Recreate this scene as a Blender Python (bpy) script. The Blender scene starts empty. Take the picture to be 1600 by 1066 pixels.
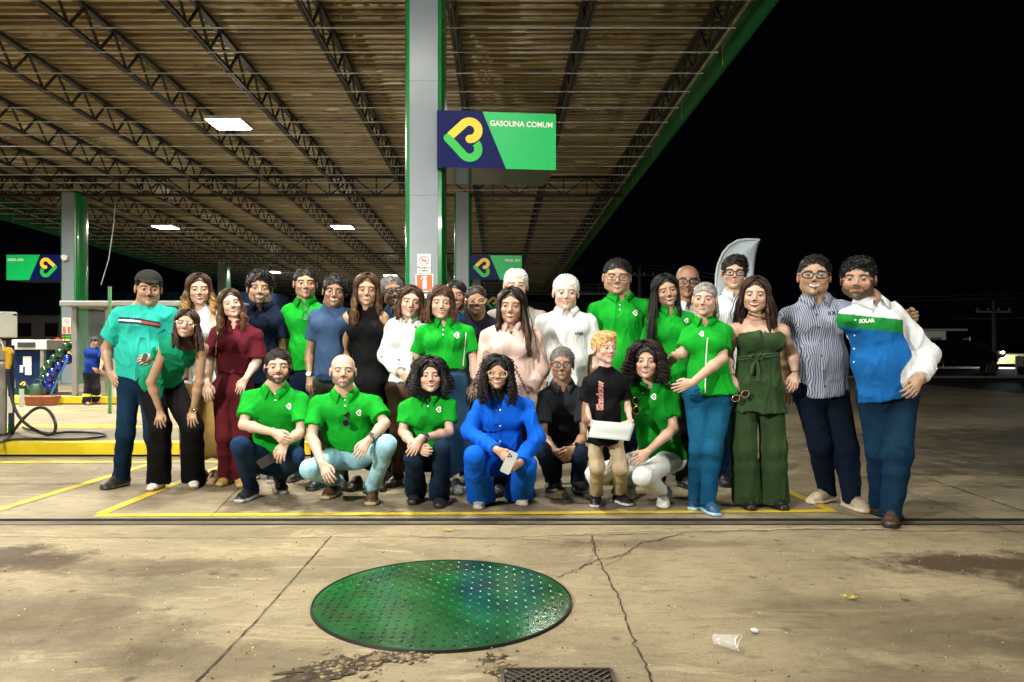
import bpy, bmesh, math, random, time
import numpy as np
from mathutils import Vector, Matrix
from mathutils.bvhtree import BVHTree
T0 = time.time()
random.seed(7)
rng = np.random.default_rng(7)
SC = bpy.context.scene
COL = SC.collection

# ------------------------------------------------------------------ camera
FX, VX, HY, CH = 1150.0, 778.0, 538.0, 1.18      # focal length in photo px, vanishing point, horizon, eye height
cd = bpy.data.cameras.new('camera')
cam = bpy.data.objects.new('camera', cd); COL.objects.link(cam)
cam.location = (0, 0, CH); cam.rotation_euler = (math.radians(90), 0, 0)
cd.sensor_width = 36; cd.lens = FX / 1600 * 36
cd.shift_x = (800 - VX) / 1600; cd.shift_y = (HY - 533) / 1600
cd.clip_end = 2000; cd.clip_start = 0.05
SC.camera = cam
# ------------------------------------------------------------------ world: night sky
w = bpy.data.worlds.new('World'); SC.world = w; w.use_nodes = True
bg = w.node_tree.nodes['Background']
bg.inputs[0].default_value = (0.25, 0.3, 0.55, 1); bg.inputs[1].default_value = 0.0022
SC.view_settings.view_transform = 'Standard'; SC.view_settings.look = 'None'
SC.view_settings.exposure = 0.0; SC.view_settings.gamma = 1
SC.cycles.use_denoising = True
SC.cycles.max_bounces = 6; SC.cycles.diffuse_bounces = 3; SC.cycles.glossy_bounces = 3
SC.cycles.transparent_max_bounces = 8
SC.cycles.sample_clamp_indirect = 6
SC.cycles.caustics_reflective = False; SC.cycles.caustics_refractive = False

def P(px, py, D):
    """the world point seen at photo pixel (px, py) at depth D metres"""
    return np.array([(px - VX) / FX * D, D, CH + (HY - py) / FX * D])
def GR(px, py):
    """the point of the ground seen at a photo pixel"""
    D = CH * FX / (py - HY)
    return np.array([(px - VX) / FX * D, D, 0.0])
V3 = lambda *a: np.array(a, float)
def nrm(v):
    v = np.asarray(v, float); return v / (np.linalg.norm(v) + 1e-9)
def lerp(a, b, t): return a + (b - a) * t

# ------------------------------------------------------------------ tags
def tag(o, label=None, cat=None, group=None, kind=None):
    if label: o['label'] = label
    if cat: o['category'] = cat
    if group: o['group'] = group
    if kind: o['kind'] = kind
    return o
def empty(name, loc, label=None, cat=None, group=None):
    o = bpy.data.objects.new(name, None); COL.objects.link(o)
    o.empty_display_size = 0.1
    o.location = Vector(loc); tag(o, label, cat, group); return o
def link(name, me, mat=None, parent=None):
    o = bpy.data.objects.new(name, me); COL.objects.link(o)
    if mat is not None: me.materials.append(mat)
    if parent is not None:
        o.parent = parent
        # vertices are in world space: undo the parent's place
        q = parent; off = Vector((0, 0, 0))
        while q is not None: off += q.location; q = q.parent
        o.location = -off
    return o
def mesh_from(name, V, F, smooth=True, col=None):
    me = bpy.data.meshes.new(name)
    V = np.asarray(V, np.float32)
    if isinstance(F, np.ndarray):
        n, k = F.shape
        me.vertices.add(len(V)); me.vertices.foreach_set('co', V.ravel())
        me.loops.add(n * k); me.loops.foreach_set('vertex_index', F.astype(np.int32).ravel())
        me.polygons.add(n); me.polygons.foreach_set('loop_start', np.arange(0, n * k, k, dtype=np.int32))
        me.update(calc_edges=True)
    else:
        me.from_pydata(V.tolist(), [], F); me.update()
    if smooth: me.polygons.foreach_set('use_smooth', np.ones(len(me.polygons), bool))
    if col is not None:
        a = me.color_attributes.new('Col', 'FLOAT_COLOR', 'POINT')
        c = np.ones((len(V), 4), np.float32); c[:, :3] = col
        a.data.foreach_set('color', c.ravel())
    return me

# ------------------------------------------------------------------ materials
def hexc(h):
    h = h.lstrip('#'); v = [int(h[i:i + 2], 16) / 255 for i in (0, 2, 4)]
    return tuple((x / 12.92 if x <= .04045 else ((x + .055) / 1.055) ** 2.4) for x in v)
MATS = {}
def mat(name, col=(.5, .5, .5), rough=.5, metal=0., var=.12, scale=6., bump=.0, bscale=60., attr=False, emit=None,
        es=0., sheen=0., coat=0., spec=.5, stretch=(1, 1, 1), alpha=None, dirt=0.):
    if name in MATS: return MATS[name]
    m = bpy.data.materials.new(name); m.use_nodes = True; nt = m.node_tree; N = nt.nodes; L = nt.links
    b = N['Principled BSDF']; MATS[name] = m
    b.inputs['Roughness'].default_value = rough; b.inputs['Metallic'].default_value = metal
    b.inputs['Specular IOR Level'].default_value = spec
    b.inputs['Sheen Weight'].default_value = sheen; b.inputs['Coat Weight'].default_value = coat
    tc = N.new('ShaderNodeNewGeometry')
    mp = N.new('ShaderNodeMapping'); mp.inputs['Scale'].default_value = stretch
    L.new(tc.outputs['Position'], mp.inputs['Vector'])
    nz = N.new('ShaderNodeTexNoise'); nz.inputs['Scale'].default_value = scale; nz.inputs['Detail'].default_value = 5
    L.new(mp.outputs[0], nz.inputs['Vector'])
    mr = N.new('ShaderNodeMapRange'); mr.inputs[1].default_value = .3; mr.inputs[2].default_value = .7
    mr.inputs[3].default_value = 1 - var; mr.inputs[4].default_value = 1 + var
    L.new(nz.outputs[0], mr.inputs[0])
    mx = N.new('ShaderNodeVectorMath'); mx.operation = 'SCALE'
    if attr:
        at = N.new('ShaderNodeAttribute'); at.attribute_name = 'Col'; L.new(at.outputs['Color'], mx.inputs[0])
    else: mx.inputs[0].default_value = col[:3]
    L.new(mr.outputs[0], mx.inputs['Scale']); out = mx.outputs[0]
    if dirt:
        n2 = N.new('ShaderNodeTexNoise'); n2.inputs['Scale'].default_value = scale * .35; n2.inputs['Detail'].default_value = 8
        L.new(mp.outputs[0], n2.inputs['Vector'])
        m2 = N.new('ShaderNodeMapRange'); m2.inputs[1].default_value = .5; m2.inputs[2].default_value = .7
        m2.inputs[4].default_value = dirt; L.new(n2.outputs[0], m2.inputs[0])
        mm = N.new('ShaderNodeMix'); mm.data_type = 'RGBA'; L.new(m2.outputs[0], mm.inputs[0])
        L.new(out, mm.inputs[6]); mm.inputs[7].default_value = (.06, .045, .03, 1); out = mm.outputs[2]
    L.new(out, b.inputs['Base Color'])
    if bump:
        bn = N.new('ShaderNodeTexNoise'); bn.inputs['Scale'].default_value = bscale; bn.inputs['Detail'].default_value = 4
        L.new(mp.outputs[0], bn.inputs['Vector'])
        bp = N.new('ShaderNodeBump'); bp.inputs['Strength'].default_value = bump; bp.inputs['Distance'].default_value = .01
        L.new(bn.outputs[0], bp.inputs['Height']); L.new(bp.outputs[0], b.inputs['Normal'])
    if emit:
        b.inputs['Emission Color'].default_value = (*emit, 1); b.inputs['Emission Strength'].default_value = es
    if alpha is not None: b.inputs['Alpha'].default_value = alpha
    return m

# ------------------------------------------------------------------ small mesh builder
class MB:
    def __init__(s): s.v = []; s.f = []
    def add(s, V, F):
        o = len(s.v); s.v += [tuple(map(float, p)) for p in V]; s.f += [tuple(i + o for i in f) for f in F]; return s
    def box(s, c, d, rz=0., bev=0.):
        x, y, z = [k / 2 for k in d]; cs, sn = math.cos(rz), math.sin(rz)
        V = []
        for sx, sy, sz in ((-1, -1, -1), (1, -1, -1), (1, 1, -1), (-1, 1, -1), (-1, -1, 1), (1, -1, 1), (1, 1, 1), (-1, 1, 1)):
            a, b_ = sx * x, sy * y; V.append((c[0] + a * cs - b_ * sn, c[1] + a * sn + b_ * cs, c[2] + sz * z))
        return s.add(V, [(0, 3, 2, 1), (4, 5, 6, 7), (0, 1, 5, 4), (1, 2, 6, 5), (2, 3, 7, 6), (3, 0, 4, 7)])
    def tube(s, pts, r, n=8, caps=True):
        pts = [np.asarray(p, float) for p in pts]; m = len(pts)
        rr = r if hasattr(r, '__len__') else [r] * m
        t = nrm(pts[1] - pts[0]); a = np.cross(t, (0, 0, 1))
        if np.linalg.norm(a) < 1e-3: a = np.cross(t, (1, 0, 0))
        a = nrm(a); V = []; F = []
        for i, p in enumerate(pts):
            t = nrm(pts[min(i + 1, m - 1)] - pts[max(i - 1, 0)])
            a = nrm(a - t * np.dot(a, t)); b_ = np.cross(t, a)
            for k in range(n):
                an = 2 * math.pi * k / n; V.append(p + rr[i] * (a * math.cos(an) + b_ * math.sin(an)))
        for i in range(m - 1):
            for k in range(n): F.append((i * n + k, i * n + (k + 1) % n, (i + 1) * n + (k + 1) % n, (i + 1) * n + k))
        if caps: F.append(tuple(range(n))[::-1]); F.append(tuple((m - 1) * n + k for k in range(n)))
        return s.add(V, F)
    def bar(s, p, q, wd, ht=None):
        p = np.asarray(p, float); q = np.asarray(q, float); ht = ht or wd
        t = nrm(q - p); a = np.cross(t, (0, 0, 1)); a = nrm(a) if np.linalg.norm(a) > 1e-3 else V3(1, 0, 0); b_ = np.cross(a, t)
        V = [c + sa * a * wd / 2 + sb * b_ * ht / 2 for c in (p, q) for sa, sb in ((-1, -1), (1, -1), (1, 1), (-1, 1))]
        return s.add(V, [(3, 2, 1, 0), (4, 5, 6, 7), (0, 1, 5, 4), (1, 2, 6, 5), (2, 3, 7, 6), (3, 0, 4, 7)])
    def lathe(s, prof, c, n=24):
        V = []; F = []; m = len(prof)
        for r, z in prof:
            for k in range(n):
                a = 2 * math.pi * k / n; V.append((c[0] + r * math.cos(a), c[1] + r * math.sin(a), c[2] + z))
        for i in range(m - 1):
            for k in range(n): F.append((i * n + k, i * n + (k + 1) % n, (i + 1) * n + (k + 1) % n, (i + 1) * n + k))
        F.append(tuple(range(n))[::-1]); F.append(tuple((m - 1) * n + k for k in range(n)))
        return s.add(V, F)
    def prism(s, poly, org, ux, uy, depth):
        """2-D polygon (list of x, y) at org along axes ux, uy, thickness depth along ux x uy"""
        org, ux, uy = map(lambda k: np.asarray(k, float), (org, ux, uy)); n = nrm(np.cross(ux, uy)); m = len(poly)
        V = [org + ux * x + uy * y for x, y in poly] + [org + ux * x + uy * y + n * depth for x, y in poly]
        F = [tuple(range(m))[::-1], tuple(range(m, 2 * m))] + [(i, (i + 1) % m, (i + 1) % m + m, i + m) for i in range(m)]
        return s.add(V, F)
    def build(s, name, m, parent=None, smooth=False, bevel=0.):
        me = mesh_from(name, s.v, s.f, smooth)
        o = link(name, me, m, parent)
        if smooth:
            try: me.set_sharp_from_angle(angle=math.radians(40))
            except Exception: pass
        if bevel:
            md = o.modifiers.new('bev', 'BEVEL'); md.width = bevel; md.segments = 2; md.limit_method = 'ANGLE'
        return o

def text_mesh(txt, size, bold=.0, align='LEFT', track=1.0):
    cu = bpy.data.curves.new('t', 'FONT'); cu.body = txt; cu.size = size; cu.offset = bold * size; cu.align_x = align
    cu.resolution_u = 3; cu.fill_mode = 'BOTH'; cu.space_character = track
    o = bpy.data.objects.new('t', cu); COL.objects.link(o)
    dg = bpy.context.evaluated_depsgraph_get(); me = bpy.data.meshes.new_from_object(o.evaluated_get(dg))
    V = np.array([v.co[:] for v in me.vertices]); F = [tuple(p.vertices) for p in me.polygons]
    bpy.data.objects.remove(o); bpy.data.curves.remove(cu); bpy.data.meshes.remove(me)
    return V, F
def lettering(txt, size, org, ux, uy, m, parent, name='lettering', bold=.02, align='LEFT', off=.003, sx=1., track=1.):
    V, F = text_mesh(txt, size, bold, align, track)
    ux, uy = nrm(ux), nrm(uy); n = nrm(np.cross(ux, uy))
    W = [np.asarray(org) + ux * v[0] * sx + uy * v[1] + n * off for v in V]
    return link(name, mesh_from(name, W, F, False), m, parent)

def stroke(path, wd, r0=True, r1=True):
    """outline of a thick stroke as 2-D vertices and faces"""
    path = [np.array(p, float) for p in path]; V = []; F = []
    for i, p in enumerate(path):
        t = path[min(i + 1, len(path) - 1)] - path[max(i - 1, 0)]; t /= np.linalg.norm(t)
        n = np.array([-t[1], t[0]]); V += [p + n * wd / 2, p - n * wd / 2]
    for i in range(len(path) - 1): F.append((2 * i, 2 * i + 1, 2 * i + 3, 2 * i + 2))
    for end, on in ((0, r0), (len(path) - 1, r1)):
        if not on: continue
        t = path[1] - path[0] if end == 0 else path[-2] - path[-1]
        a0 = math.atan2(-t[1], -t[0]); ring = []
        for k in range(1, 8):
            a = a0 - math.pi / 2 + math.pi * k / 8; ring.append(len(V)); V.append(path[end] + wd / 2 * np.array([math.cos(a), math.sin(a)]))
        A, B = (2 * end, 2 * end + 1)
        pa = V[A] - path[end]; first = V[ring[0]] - path[end]
        if np.dot(pa, first) < 0: A, B = B, A
        F.append(tuple([A] + ring + [B]))
    return V, F
def emblem_paths():
    """the two hooks of the heart emblem, unit height about 1, centred on 0"""
    S = 520.; cx, cy = 390., 420.
    g = lambda x, y: ((x - cx) / S, (cy - y) / S)
    yl = [g(240, 388), g(320, 312)]
    for k in range(0, 25):
        a = math.radians(135 - k / 24 * 225); yl.append(g(463 + 100 * math.cos(a), 315 - 100 * math.sin(a)))
    gr = [g(212, 412), g(300, 502)]
    for k in range(0, 20):
        a = math.radians(225 + k / 19 * 178); gr.append(g(462 + 100 * math.cos(a), 530 - 100 * math.sin(a)))
    return (stroke(yl, 94 / S, False, True), stroke(gr, 94 / S, True, False))
# ------------------------------------------------------------------ the canopy's lamps and added unseen ones (housings, glowing panels and their light)
SLOPE = 27 / 1150.
chord = lambda Y: CH + 4.42 - SLOPE * Y          # underside of the trusses
M_LAMP = mat('lamp_housing', (.55, .56, .55), rough=.5)
M_GLOW = mat('lamp_panel', (.9, .9, .85), rough=.5, emit=(1, .95, .84), es=60)
def canopy_light(X, Y, W, label, size=.66, spr=170, spill=.05):
    z = chord(Y) - .10; root = empty('canopy_light', (X, Y, z), label, 'ceiling light', 'square lamps under the canopy')
    MB().box((X, Y, z + .03), (size, size, .06)).build('housing', M_LAMP, root, bevel=.006)
    MB().box((X, Y, z - .006), (size - .05, size - .05, .008)).build('lamp_panel', M_GLOW, root)
    MB().tube([(X, Y, z + .06), (X, Y, z + .14)], .02).build('bracket', M_LAMP, root)
    l = bpy.data.lights.new('lamp', 'AREA'); l.shape = 'SQUARE'; l.size = size - .08; l.energy = W; l.color = (1, .94, .82); l.spread = math.radians(spr)
    o = bpy.data.objects.new('lamp', l); COL.objects.link(o); o.location = (X, Y, z - .03)
    l = bpy.data.lights.new('lamp_spill', 'POINT'); l.energy = max(W * spill, .01); l.shadow_soft_size = .12; l.color = (1, .94, .82)
    o = bpy.data.objects.new('lamp_spill', l); COL.objects.link(o); o.location = (X, Y, z - .14)
LP = [(-4.9, 13.4, 520, 'square canopy lamp glaring high on the left, the nearest one in view'),
      (.45, 13.4, 170, 'square canopy lamp hidden behind the GASOLINA COMUM sign'),
      (-10.7, 23.7, 380, 'square canopy lamp above the left column with the DIESEL sign'), (-5.0, 23.7, 380, 'square canopy lamp in the middle distance left of the centre column'),
      (-10.9, 35.6, 380, 'far square canopy lamp above the young man in navy'), (-5.4, 37., 380, 'far square canopy lamp just left of the centre column')]
for a in LP: canopy_light(*a)
canopy_light(-1.3, 5.6, 105, 'added unseen square canopy lamp overhead above the group', spr=105, spill=0)  # unseen, added for contact shadows; spot follows the centre column's glint
canopy_light(-4.9, 3.6, 210, 'added unseen square canopy lamp overhead to the left, above the drain channel')  # added out of view to light the group and left forecourt
canopy_light(.9, 3.6, 60, 'added unseen square canopy lamp overhead to the right, above the drain channel')  # another unseen lamp, added for frontal light
canopy_light(-9.5, 8.5, 560, 'added unseen square canopy lamp overhead above the near fuel pump')  # added out of view to brighten the left column and pumps
canopy_light(-10.7, 13.8, 900, 'added square canopy lamp just out of view above the farther fuel pump')  # unseen lamp added to light the left column's face
def added_flood(X, Y, z, tgt, W, label, col=(1, .95, .86)):  # tripod lamps added out of view to light the group from the front
    p = Vector((X, Y, z)); d = (Vector(tgt) - p).normalized(); q = d.to_track_quat('-Z', 'Y'); root = empty('added_tripod_floodlight', (X, Y, 0), label, 'floodlight', 'added unseen tripod floodlights beside the camera')
    def part(nm, c, dm, m):
        mb = MB().box((0, 0, 0), dm); mb.v = [tuple(p + q @ (Vector(v) + Vector(c))) for v in mb.v]; mb.build(nm, m, root)
    part('housing', (0, 0, .05), (.40, .30, .09), M_LAMP); part('lamp_panel', (0, 0, -.001), (.36, .26, .008), M_GLOW)
    MB().tube([(X, Y, z), (X, Y, .5)], .018, 8).build('mast', M_LAMP, root)
    for a_ in (0, 120, 240): MB().tube([(X, Y, .75), (X + .55 * math.cos(math.radians(a_)), Y + .55 * math.sin(math.radians(a_)), .01)], .012, 6).build('leg', M_LAMP, root)
    l = bpy.data.lights.new('lamp', 'AREA'); l.shape = 'RECTANGLE'; l.size = .22; l.size_y = .16; l.energy = W; l.color = col; l.spread = math.radians(100)
    o = bpy.data.objects.new('lamp', l); COL.objects.link(o); o.location = p + d * .03; o.rotation_euler = q.to_euler()
added_flood(-3.9, -.4, 3.5, (-.2, 5.7, 1.1), 225, 'added unseen floodlight on a tripod left of the camera')
added_flood(4.8, 1.4, 4.0, (1.2, 5.6, 1.1), 52, 'added unseen floodlight on a tripod right of the camera')
# ------------------------------------------------------------------ implicit surfaces
def sinnoise(Pt, freq, seed=0, oct=2):
    r = np.random.default_rng(seed); out = 0; amp = 1.; tot = 0
    for o in range(oct):
        acc = 0
        for _ in range(3):
            k = r.normal(size=3); k = k / np.linalg.norm(k) * freq; l = r.normal(size=3); l = l / np.linalg.norm(l) * freq * .8
            acc = acc + np.sin(Pt @ k + r.uniform(0, 6.3) + 1.3 * np.sin(Pt @ l + r.uniform(0, 6.3)))
        out = out + amp * acc / 3; tot += amp; amp *= .5; freq = freq * 2.1
    return out / tot
def smin(a, b, k):
    h = np.maximum(k - np.abs(a - b), 0) / k
    return np.minimum(a, b) - h * h * k * .25
class Field:
    def __init__(s): s.ops = []; s.lo = V3(9e9, 9e9, 9e9); s.hi = -s.lo; s.disp = None; s.amp = 0.
    def _b(s, p, r): s.lo = np.minimum(s.lo, np.asarray(p) - r); s.hi = np.maximum(s.hi, np.asarray(p) + r)
    def seg(s, p0, p1, r0, r1=None, u=None, k=.02, sub=False, clip=None, tag=None):
        p0 = np.asarray(p0, float); p1 = np.asarray(p1, float); r1 = r0 if r1 is None else r1
        a0, b0 = r0 if hasattr(r0, '__len__') else (r0, r0); a1, b1 = r1 if hasattr(r1, '__len__') else (r1, r1)
        d = p1 - p0; L2 = float(d @ d); dn = nrm(d) if L2 > 1e-10 else V3(0, 0, 1)
        u = V3(1, 0, 0) if u is None else np.asarray(u, float)
        u = u - dn * (u @ dn)
        if np.linalg.norm(u) < 1e-3: u = np.cross(dn, V3(0, 1, 0))
        u = nrm(u); v = np.cross(dn, u)
        if not sub: s._b(p0, max(a0, b0)); s._b(p1, max(a1, b1))
        iso = abs(a0 - b0) < 1e-6 and abs(a1 - b1) < 1e-6
        f = np.float32
        def fn(X):
            R = X - p0.astype(f); t = np.clip((R @ d.astype(f)) / max(L2, 1e-10), 0, 1) if L2 > 1e-10 else np.zeros(len(X), f)
            R = R - t[:, None] * d.astype(f)
            if iso: return np.sqrt((R * R).sum(1)) - (a0 + (a1 - a0) * t)
            a = a0 + (a1 - a0) * t; b = b0 + (b1 - b0) * t; m = np.minimum(a, b)
            ru, rv, rw = R @ u.astype(f), R @ v.astype(f), R @ dn.astype(f)
            q = np.sqrt((ru / a) ** 2 + (rv / b) ** 2 + (rw / m) ** 2)
            g = np.sqrt((ru / a ** 2) ** 2 + (rv / b ** 2) ** 2 + (rw / m ** 2) ** 2) + 1e-9
            return np.where(q > .3, q * (q - 1) / g, -m * .7)
        s.ops.append((fn, k, sub, clip, tag)); return s
    def ell(s, c, A, r, k=.02, sub=False, clip=None, tag=None):
        c = np.asarray(c, float); A = np.asarray(A, float); r = np.asarray(r, float)   # A columns = axes
        if not sub: s._b(c, r.max())
        f = np.float32
        def fn(X):
            Q = ((X - c.astype(f)) @ A.astype(f)); q = np.sqrt(((Q / r) ** 2).sum(1)); g = np.sqrt(((Q / r ** 2) ** 2).sum(1)) + 1e-9
            return np.where(q > .3, q * (q - 1) / g, -r.min() * .7)
        s.ops.append((fn, k, sub, clip, tag)); return s
    def cut(s, p, n, k=.004):
        """remove everything on the side n points to"""
        p = np.asarray(p, np.float32); n = nrm(n).astype(np.float32)
        s.ops.append((lambda X: -((X - p) @ n), k, True, None, None)); return s
    def one(s, op, X):
        d = op[0](X)
        if op[3] is not None:
            for p, n in op[3]: d = np.maximum(d, (X - np.asarray(p, np.float32)) @ np.asarray(n, np.float32))
        return d
    def grid(s, h, lo=None, hi=None, keep=None):
        lo = s.lo - .03 if lo is None else np.maximum(lo, s.lo - .03); hi = s.hi + .03 if hi is None else np.minimum(hi, s.hi + .03)
        B = 8; nb = np.maximum(np.ceil((hi - lo) / (h * B)).astype(int), 1); n = nb * B
        ctr = np.stack(np.meshgrid(*[np.arange(k) for k in nb], indexing='ij'), -1).reshape(-1, 3)
        C = (lo + (ctr * B + (B - 1) / 2) * h).astype(np.float32)
        Rb = h * B * .5 * 1.7321
        D = np.full(len(C), 9., np.float32); cs = []
        for op in s.ops:
            d = s.one(op, C); cs.append(d)
            D = np.maximum(D, -d) if op[2] else np.minimum(D, d)
        # sub ops near the surface can only raise, unions only lower: keep a generous band
        Du = np.full(len(C), 9., np.float32)
        for op, d in zip(s.ops, cs):
            if not op[2]: Du = np.minimum(Du, d)
        kmax = max(o[1] for o in s.ops)
        act = (np.abs(D) < Rb + kmax * .5 + s.amp + .004) | ((D > 0) & (Du < Rb + kmax * .3))
        idx = np.flatnonzero(act)
        if len(idx) == 0: return np.zeros((0, 3)), np.zeros((0, 4), int)
        loc = np.stack(np.meshgrid(*[np.arange(B)] * 3, indexing='ij'), -1).reshape(-1, 3)
        X = (lo + (ctr[idx][:, None, :] * B + loc[None]) * h).astype(np.float32)     # (M,512,3)
        M = len(idx); W = np.full((M, 512), 9., np.float32)
        for op, d in zip(s.ops, cs):
            sel = np.flatnonzero(d[idx] < Rb + op[1] + s.amp + .01)
            if len(sel) == 0: continue
            v = s.one(op, X[sel].reshape(-1, 3)).reshape(len(sel), 512).astype(np.float32)
            if op[2]: W[sel] = -smin(-W[sel], v, op[1]) if op[1] > 0 else np.maximum(W[sel], -v)
            else: W[sel] = smin(W[sel], v, op[1])
        if s.disp is not None:
            near = np.abs(W) < s.amp + 2 * h; W[near] -= s.disp(X[near]).astype(np.float32)
        G = np.where(D < 0, np.float32(-1), np.float32(1)).reshape(nb)
        G = np.repeat(np.repeat(np.repeat(G, B, 0), B, 1), B, 2)
        Gv = G.reshape(nb[0], B, nb[1], B, nb[2], B).transpose(0, 2, 4, 1, 3, 5)
        bi = ctr[idx]; Gv[bi[:, 0], bi[:, 1], bi[:, 2]] = W.reshape(M, B, B, B)
        V, Q = surfnet(G, lo, h)
        if keep is not None and len(Q):
            c = V[Q].mean(1); Q = Q[keep(c)]
            used = np.zeros(len(V), bool); used[Q.ravel()] = True
            mp = np.cumsum(used) - 1; V = V[used]; Q = mp[Q]
        return V, Q
def surfnet(G, lo, h):
    I = G < 0; n = np.array(G.shape); S = np.zeros(n - 1, np.uint8)
    offs = [(i, j, k) for i in (0, 1) for j in (0, 1) for k in (0, 1)]
    for i, j, k in offs: S += I[i:n[0] - 1 + i, j:n[1] - 1 + j, k:n[2] - 1 + k]
    cell = np.argwhere((S > 0) & (S < 8))
    if len(cell) == 0: return np.zeros((0, 3)), np.zeros((0, 4), int)
    val = np.stack([G[cell[:, 0] + i, cell[:, 1] + j, cell[:, 2] + k] for i, j, k in offs], 1)
    acc = np.zeros((len(cell), 3)); cnt = np.zeros(len(cell)); O = np.array(offs, float)
    for a in range(8):
        for b in range(a + 1, 8):
            if np.abs(O[a] - O[b]).sum() != 1: continue
            va, vb = val[:, a], val[:, b]; m = (va < 0) != (vb < 0)
            t = np.where(m, va / np.where(m, va - vb, 1), 0)
            acc[m] += O[a] + (O[b] - O[a]) * t[m, None]; cnt += m
    V = lo + (cell + acc / cnt[:, None]) * h
    vid = np.full(n - 1, -1, np.int32); vid[cell[:, 0], cell[:, 1], cell[:, 2]] = np.arange(len(cell))
    Qs = []
    for ax in range(3):
        a1, a2 = (ax + 1) % 3, (ax + 2) % 3
        sl0 = [slice(None)] * 3; sl1 = [slice(None)] * 3
        sl0[ax] = slice(0, n[ax] - 1); sl1[ax] = slice(1, n[ax])
        for a in (a1, a2): sl0[a] = slice(1, n[a] - 1); sl1[a] = slice(1, n[a] - 1)
        ch = I[tuple(sl0)] != I[tuple(sl1)]
        e = np.argwhere(ch); base = e.copy(); base[:, a1] += 1; base[:, a2] += 1
        ins = I[base[:, 0], base[:, 1], base[:, 2]]
        def cid(d1, d2):
            q = base.copy(); q[:, a1] -= d1; q[:, a2] -= d2; return vid[q[:, 0], q[:, 1], q[:, 2]]
        q = np.stack([cid(1, 1), cid(0, 1), cid(0, 0), cid(1, 0)], 1)
        q[~ins] = q[~ins][:, ::-1]; Qs.append(q)
    Q = np.concatenate(Qs); Q = Q[(Q >= 0).all(1)]
    return V, Q
def merge(parts):
    Vs, Qs, o = [], [], 0
    for V, Q in parts:
        if len(Q) == 0: continue
        Vs.append(V); Qs.append(Q + o); o += len(V)
    return np.concatenate(Vs), np.concatenate(Qs)
# ------------------------------------------------------------------ people
M_SKIN = mat('skin', rough=.42, var=.05, scale=30, bump=.12, bscale=300, attr=True, spec=.5)
M_SKIN.node_tree.nodes['Principled BSDF'].inputs['Subsurface Weight'].default_value = 0.0
M_CLOTH = mat('cloth', rough=.82, var=.07, scale=14, bump=.25, bscale=55, attr=True, spec=.1)
M_SATIN = mat('smooth_cloth', rough=.5, var=.06, scale=10, bump=.15, bscale=30, attr=True, spec=.3)
def creases(m, sc=10., d=.010, st=(1, 1, .5), stg=1.):
    nt = m.node_tree; N = nt.nodes; L = nt.links; b = N['Principled BSDF']; g = N.new('ShaderNodeNewGeometry'); mp = N.new('ShaderNodeMapping'); mp.inputs['Scale'].default_value = st; mp.inputs['Rotation'].default_value = (.3, .5, .4)
    L.new(g.outputs['Position'], mp.inputs[0]); n = N.new('ShaderNodeTexNoise'); n.noise_type = 'RIDGED_MULTIFRACTAL'; n.inputs['Scale'].default_value = sc; n.inputs['Detail'].default_value = 2.5; n.inputs['Distortion'].default_value = .6
    L.new(mp.outputs[0], n.inputs['Vector']); bp = N.new('ShaderNodeBump'); bp.inputs['Strength'].default_value = stg; bp.inputs['Distance'].default_value = d; L.new(n.outputs[0], bp.inputs['Height'])
    old = b.inputs['Normal'].links[0].from_node if b.inputs['Normal'].links else None
    if old: L.new(bp.outputs[0], old.inputs['Normal'])
    else: L.new(bp.outputs[0], b.inputs['Normal'])
    return m
creases(M_CLOTH); creases(M_SATIN)
M_DENIM = mat('denim', rough=.85, var=.22, scale=9, bump=.5, bscale=110, attr=True, spec=.1)
creases(M_DENIM, 9., .008, (1, 1, .8))
M_HAIR = mat('hair', rough=.36, var=.3, scale=40, bump=.3, bscale=160, attr=True, spec=.3)
M_LEATHER = mat('leather', rough=.45, var=.1, scale=20, bump=.15, bscale=150, attr=True)
M_FRAME = mat('spectacle_frame', (.012, .012, .014), rough=.3, var=0)
M_WIRE = mat('spectacle_wire', (.55, .45, .3), rough=.3, metal=.8, var=0)
M_LENS = mat('spectacle_lens', (.8, .85, .9), rough=.05, var=0, alpha=.05, spec=.2)
M_DARKLENS = mat('dark_lens', (.01, .01, .012), rough=.08, var=0)
M_WHITE = mat('white_print', (.85, .86, .84), rough=.6, var=.02)
M_GOLD = mat('gold_metal', (.75, .52, .2), rough=.25, metal=1., var=.1)
M_STEEL = mat('polished_steel', (.6, .6, .6), rough=.25, metal=1., var=.1)
M_BLACK = mat('black_plastic', (.012, .012, .014), rough=.35, var=.1)

SK = dict(fair=(.62, .42, .33), light=(.54, .345, .25), tan=(.42, .25, .16), brown=(.29, .16, .098), deep=(.22, .11, .062))
HC = dict(black=(.008, .007, .007), dark=(.014, .009, .007), brown=(.045, .02, .01), choc=(.03, .014, .009), blonde=(.30, .17, .06),
          grey=(.22, .21, .2), white=(.72, .7, .66), saltp=(.12, .11, .105), honey=(.14, .07, .025), kid=(.62, .40, .17))
UP = V3(0, 0, 1); FR = V3(0, -1, 0)

def rotm(yaw, pitch, roll):
    y, p, r = [math.radians(k) for k in (yaw, pitch, roll)]
    Rz = np.array([[math.cos(y), -math.sin(y), 0], [math.sin(y), math.cos(y), 0], [0, 0, 1]])
    Rx = np.array([[1, 0, 0], [0, math.cos(p), -math.sin(p)], [0, math.sin(p), math.cos(p)]])
    Ry = np.array([[math.cos(r), 0, math.sin(r)], [0, 1, 0], [-math.sin(r), 0, math.cos(r)]])
    return Ry @ Rz @ Rx

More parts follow.
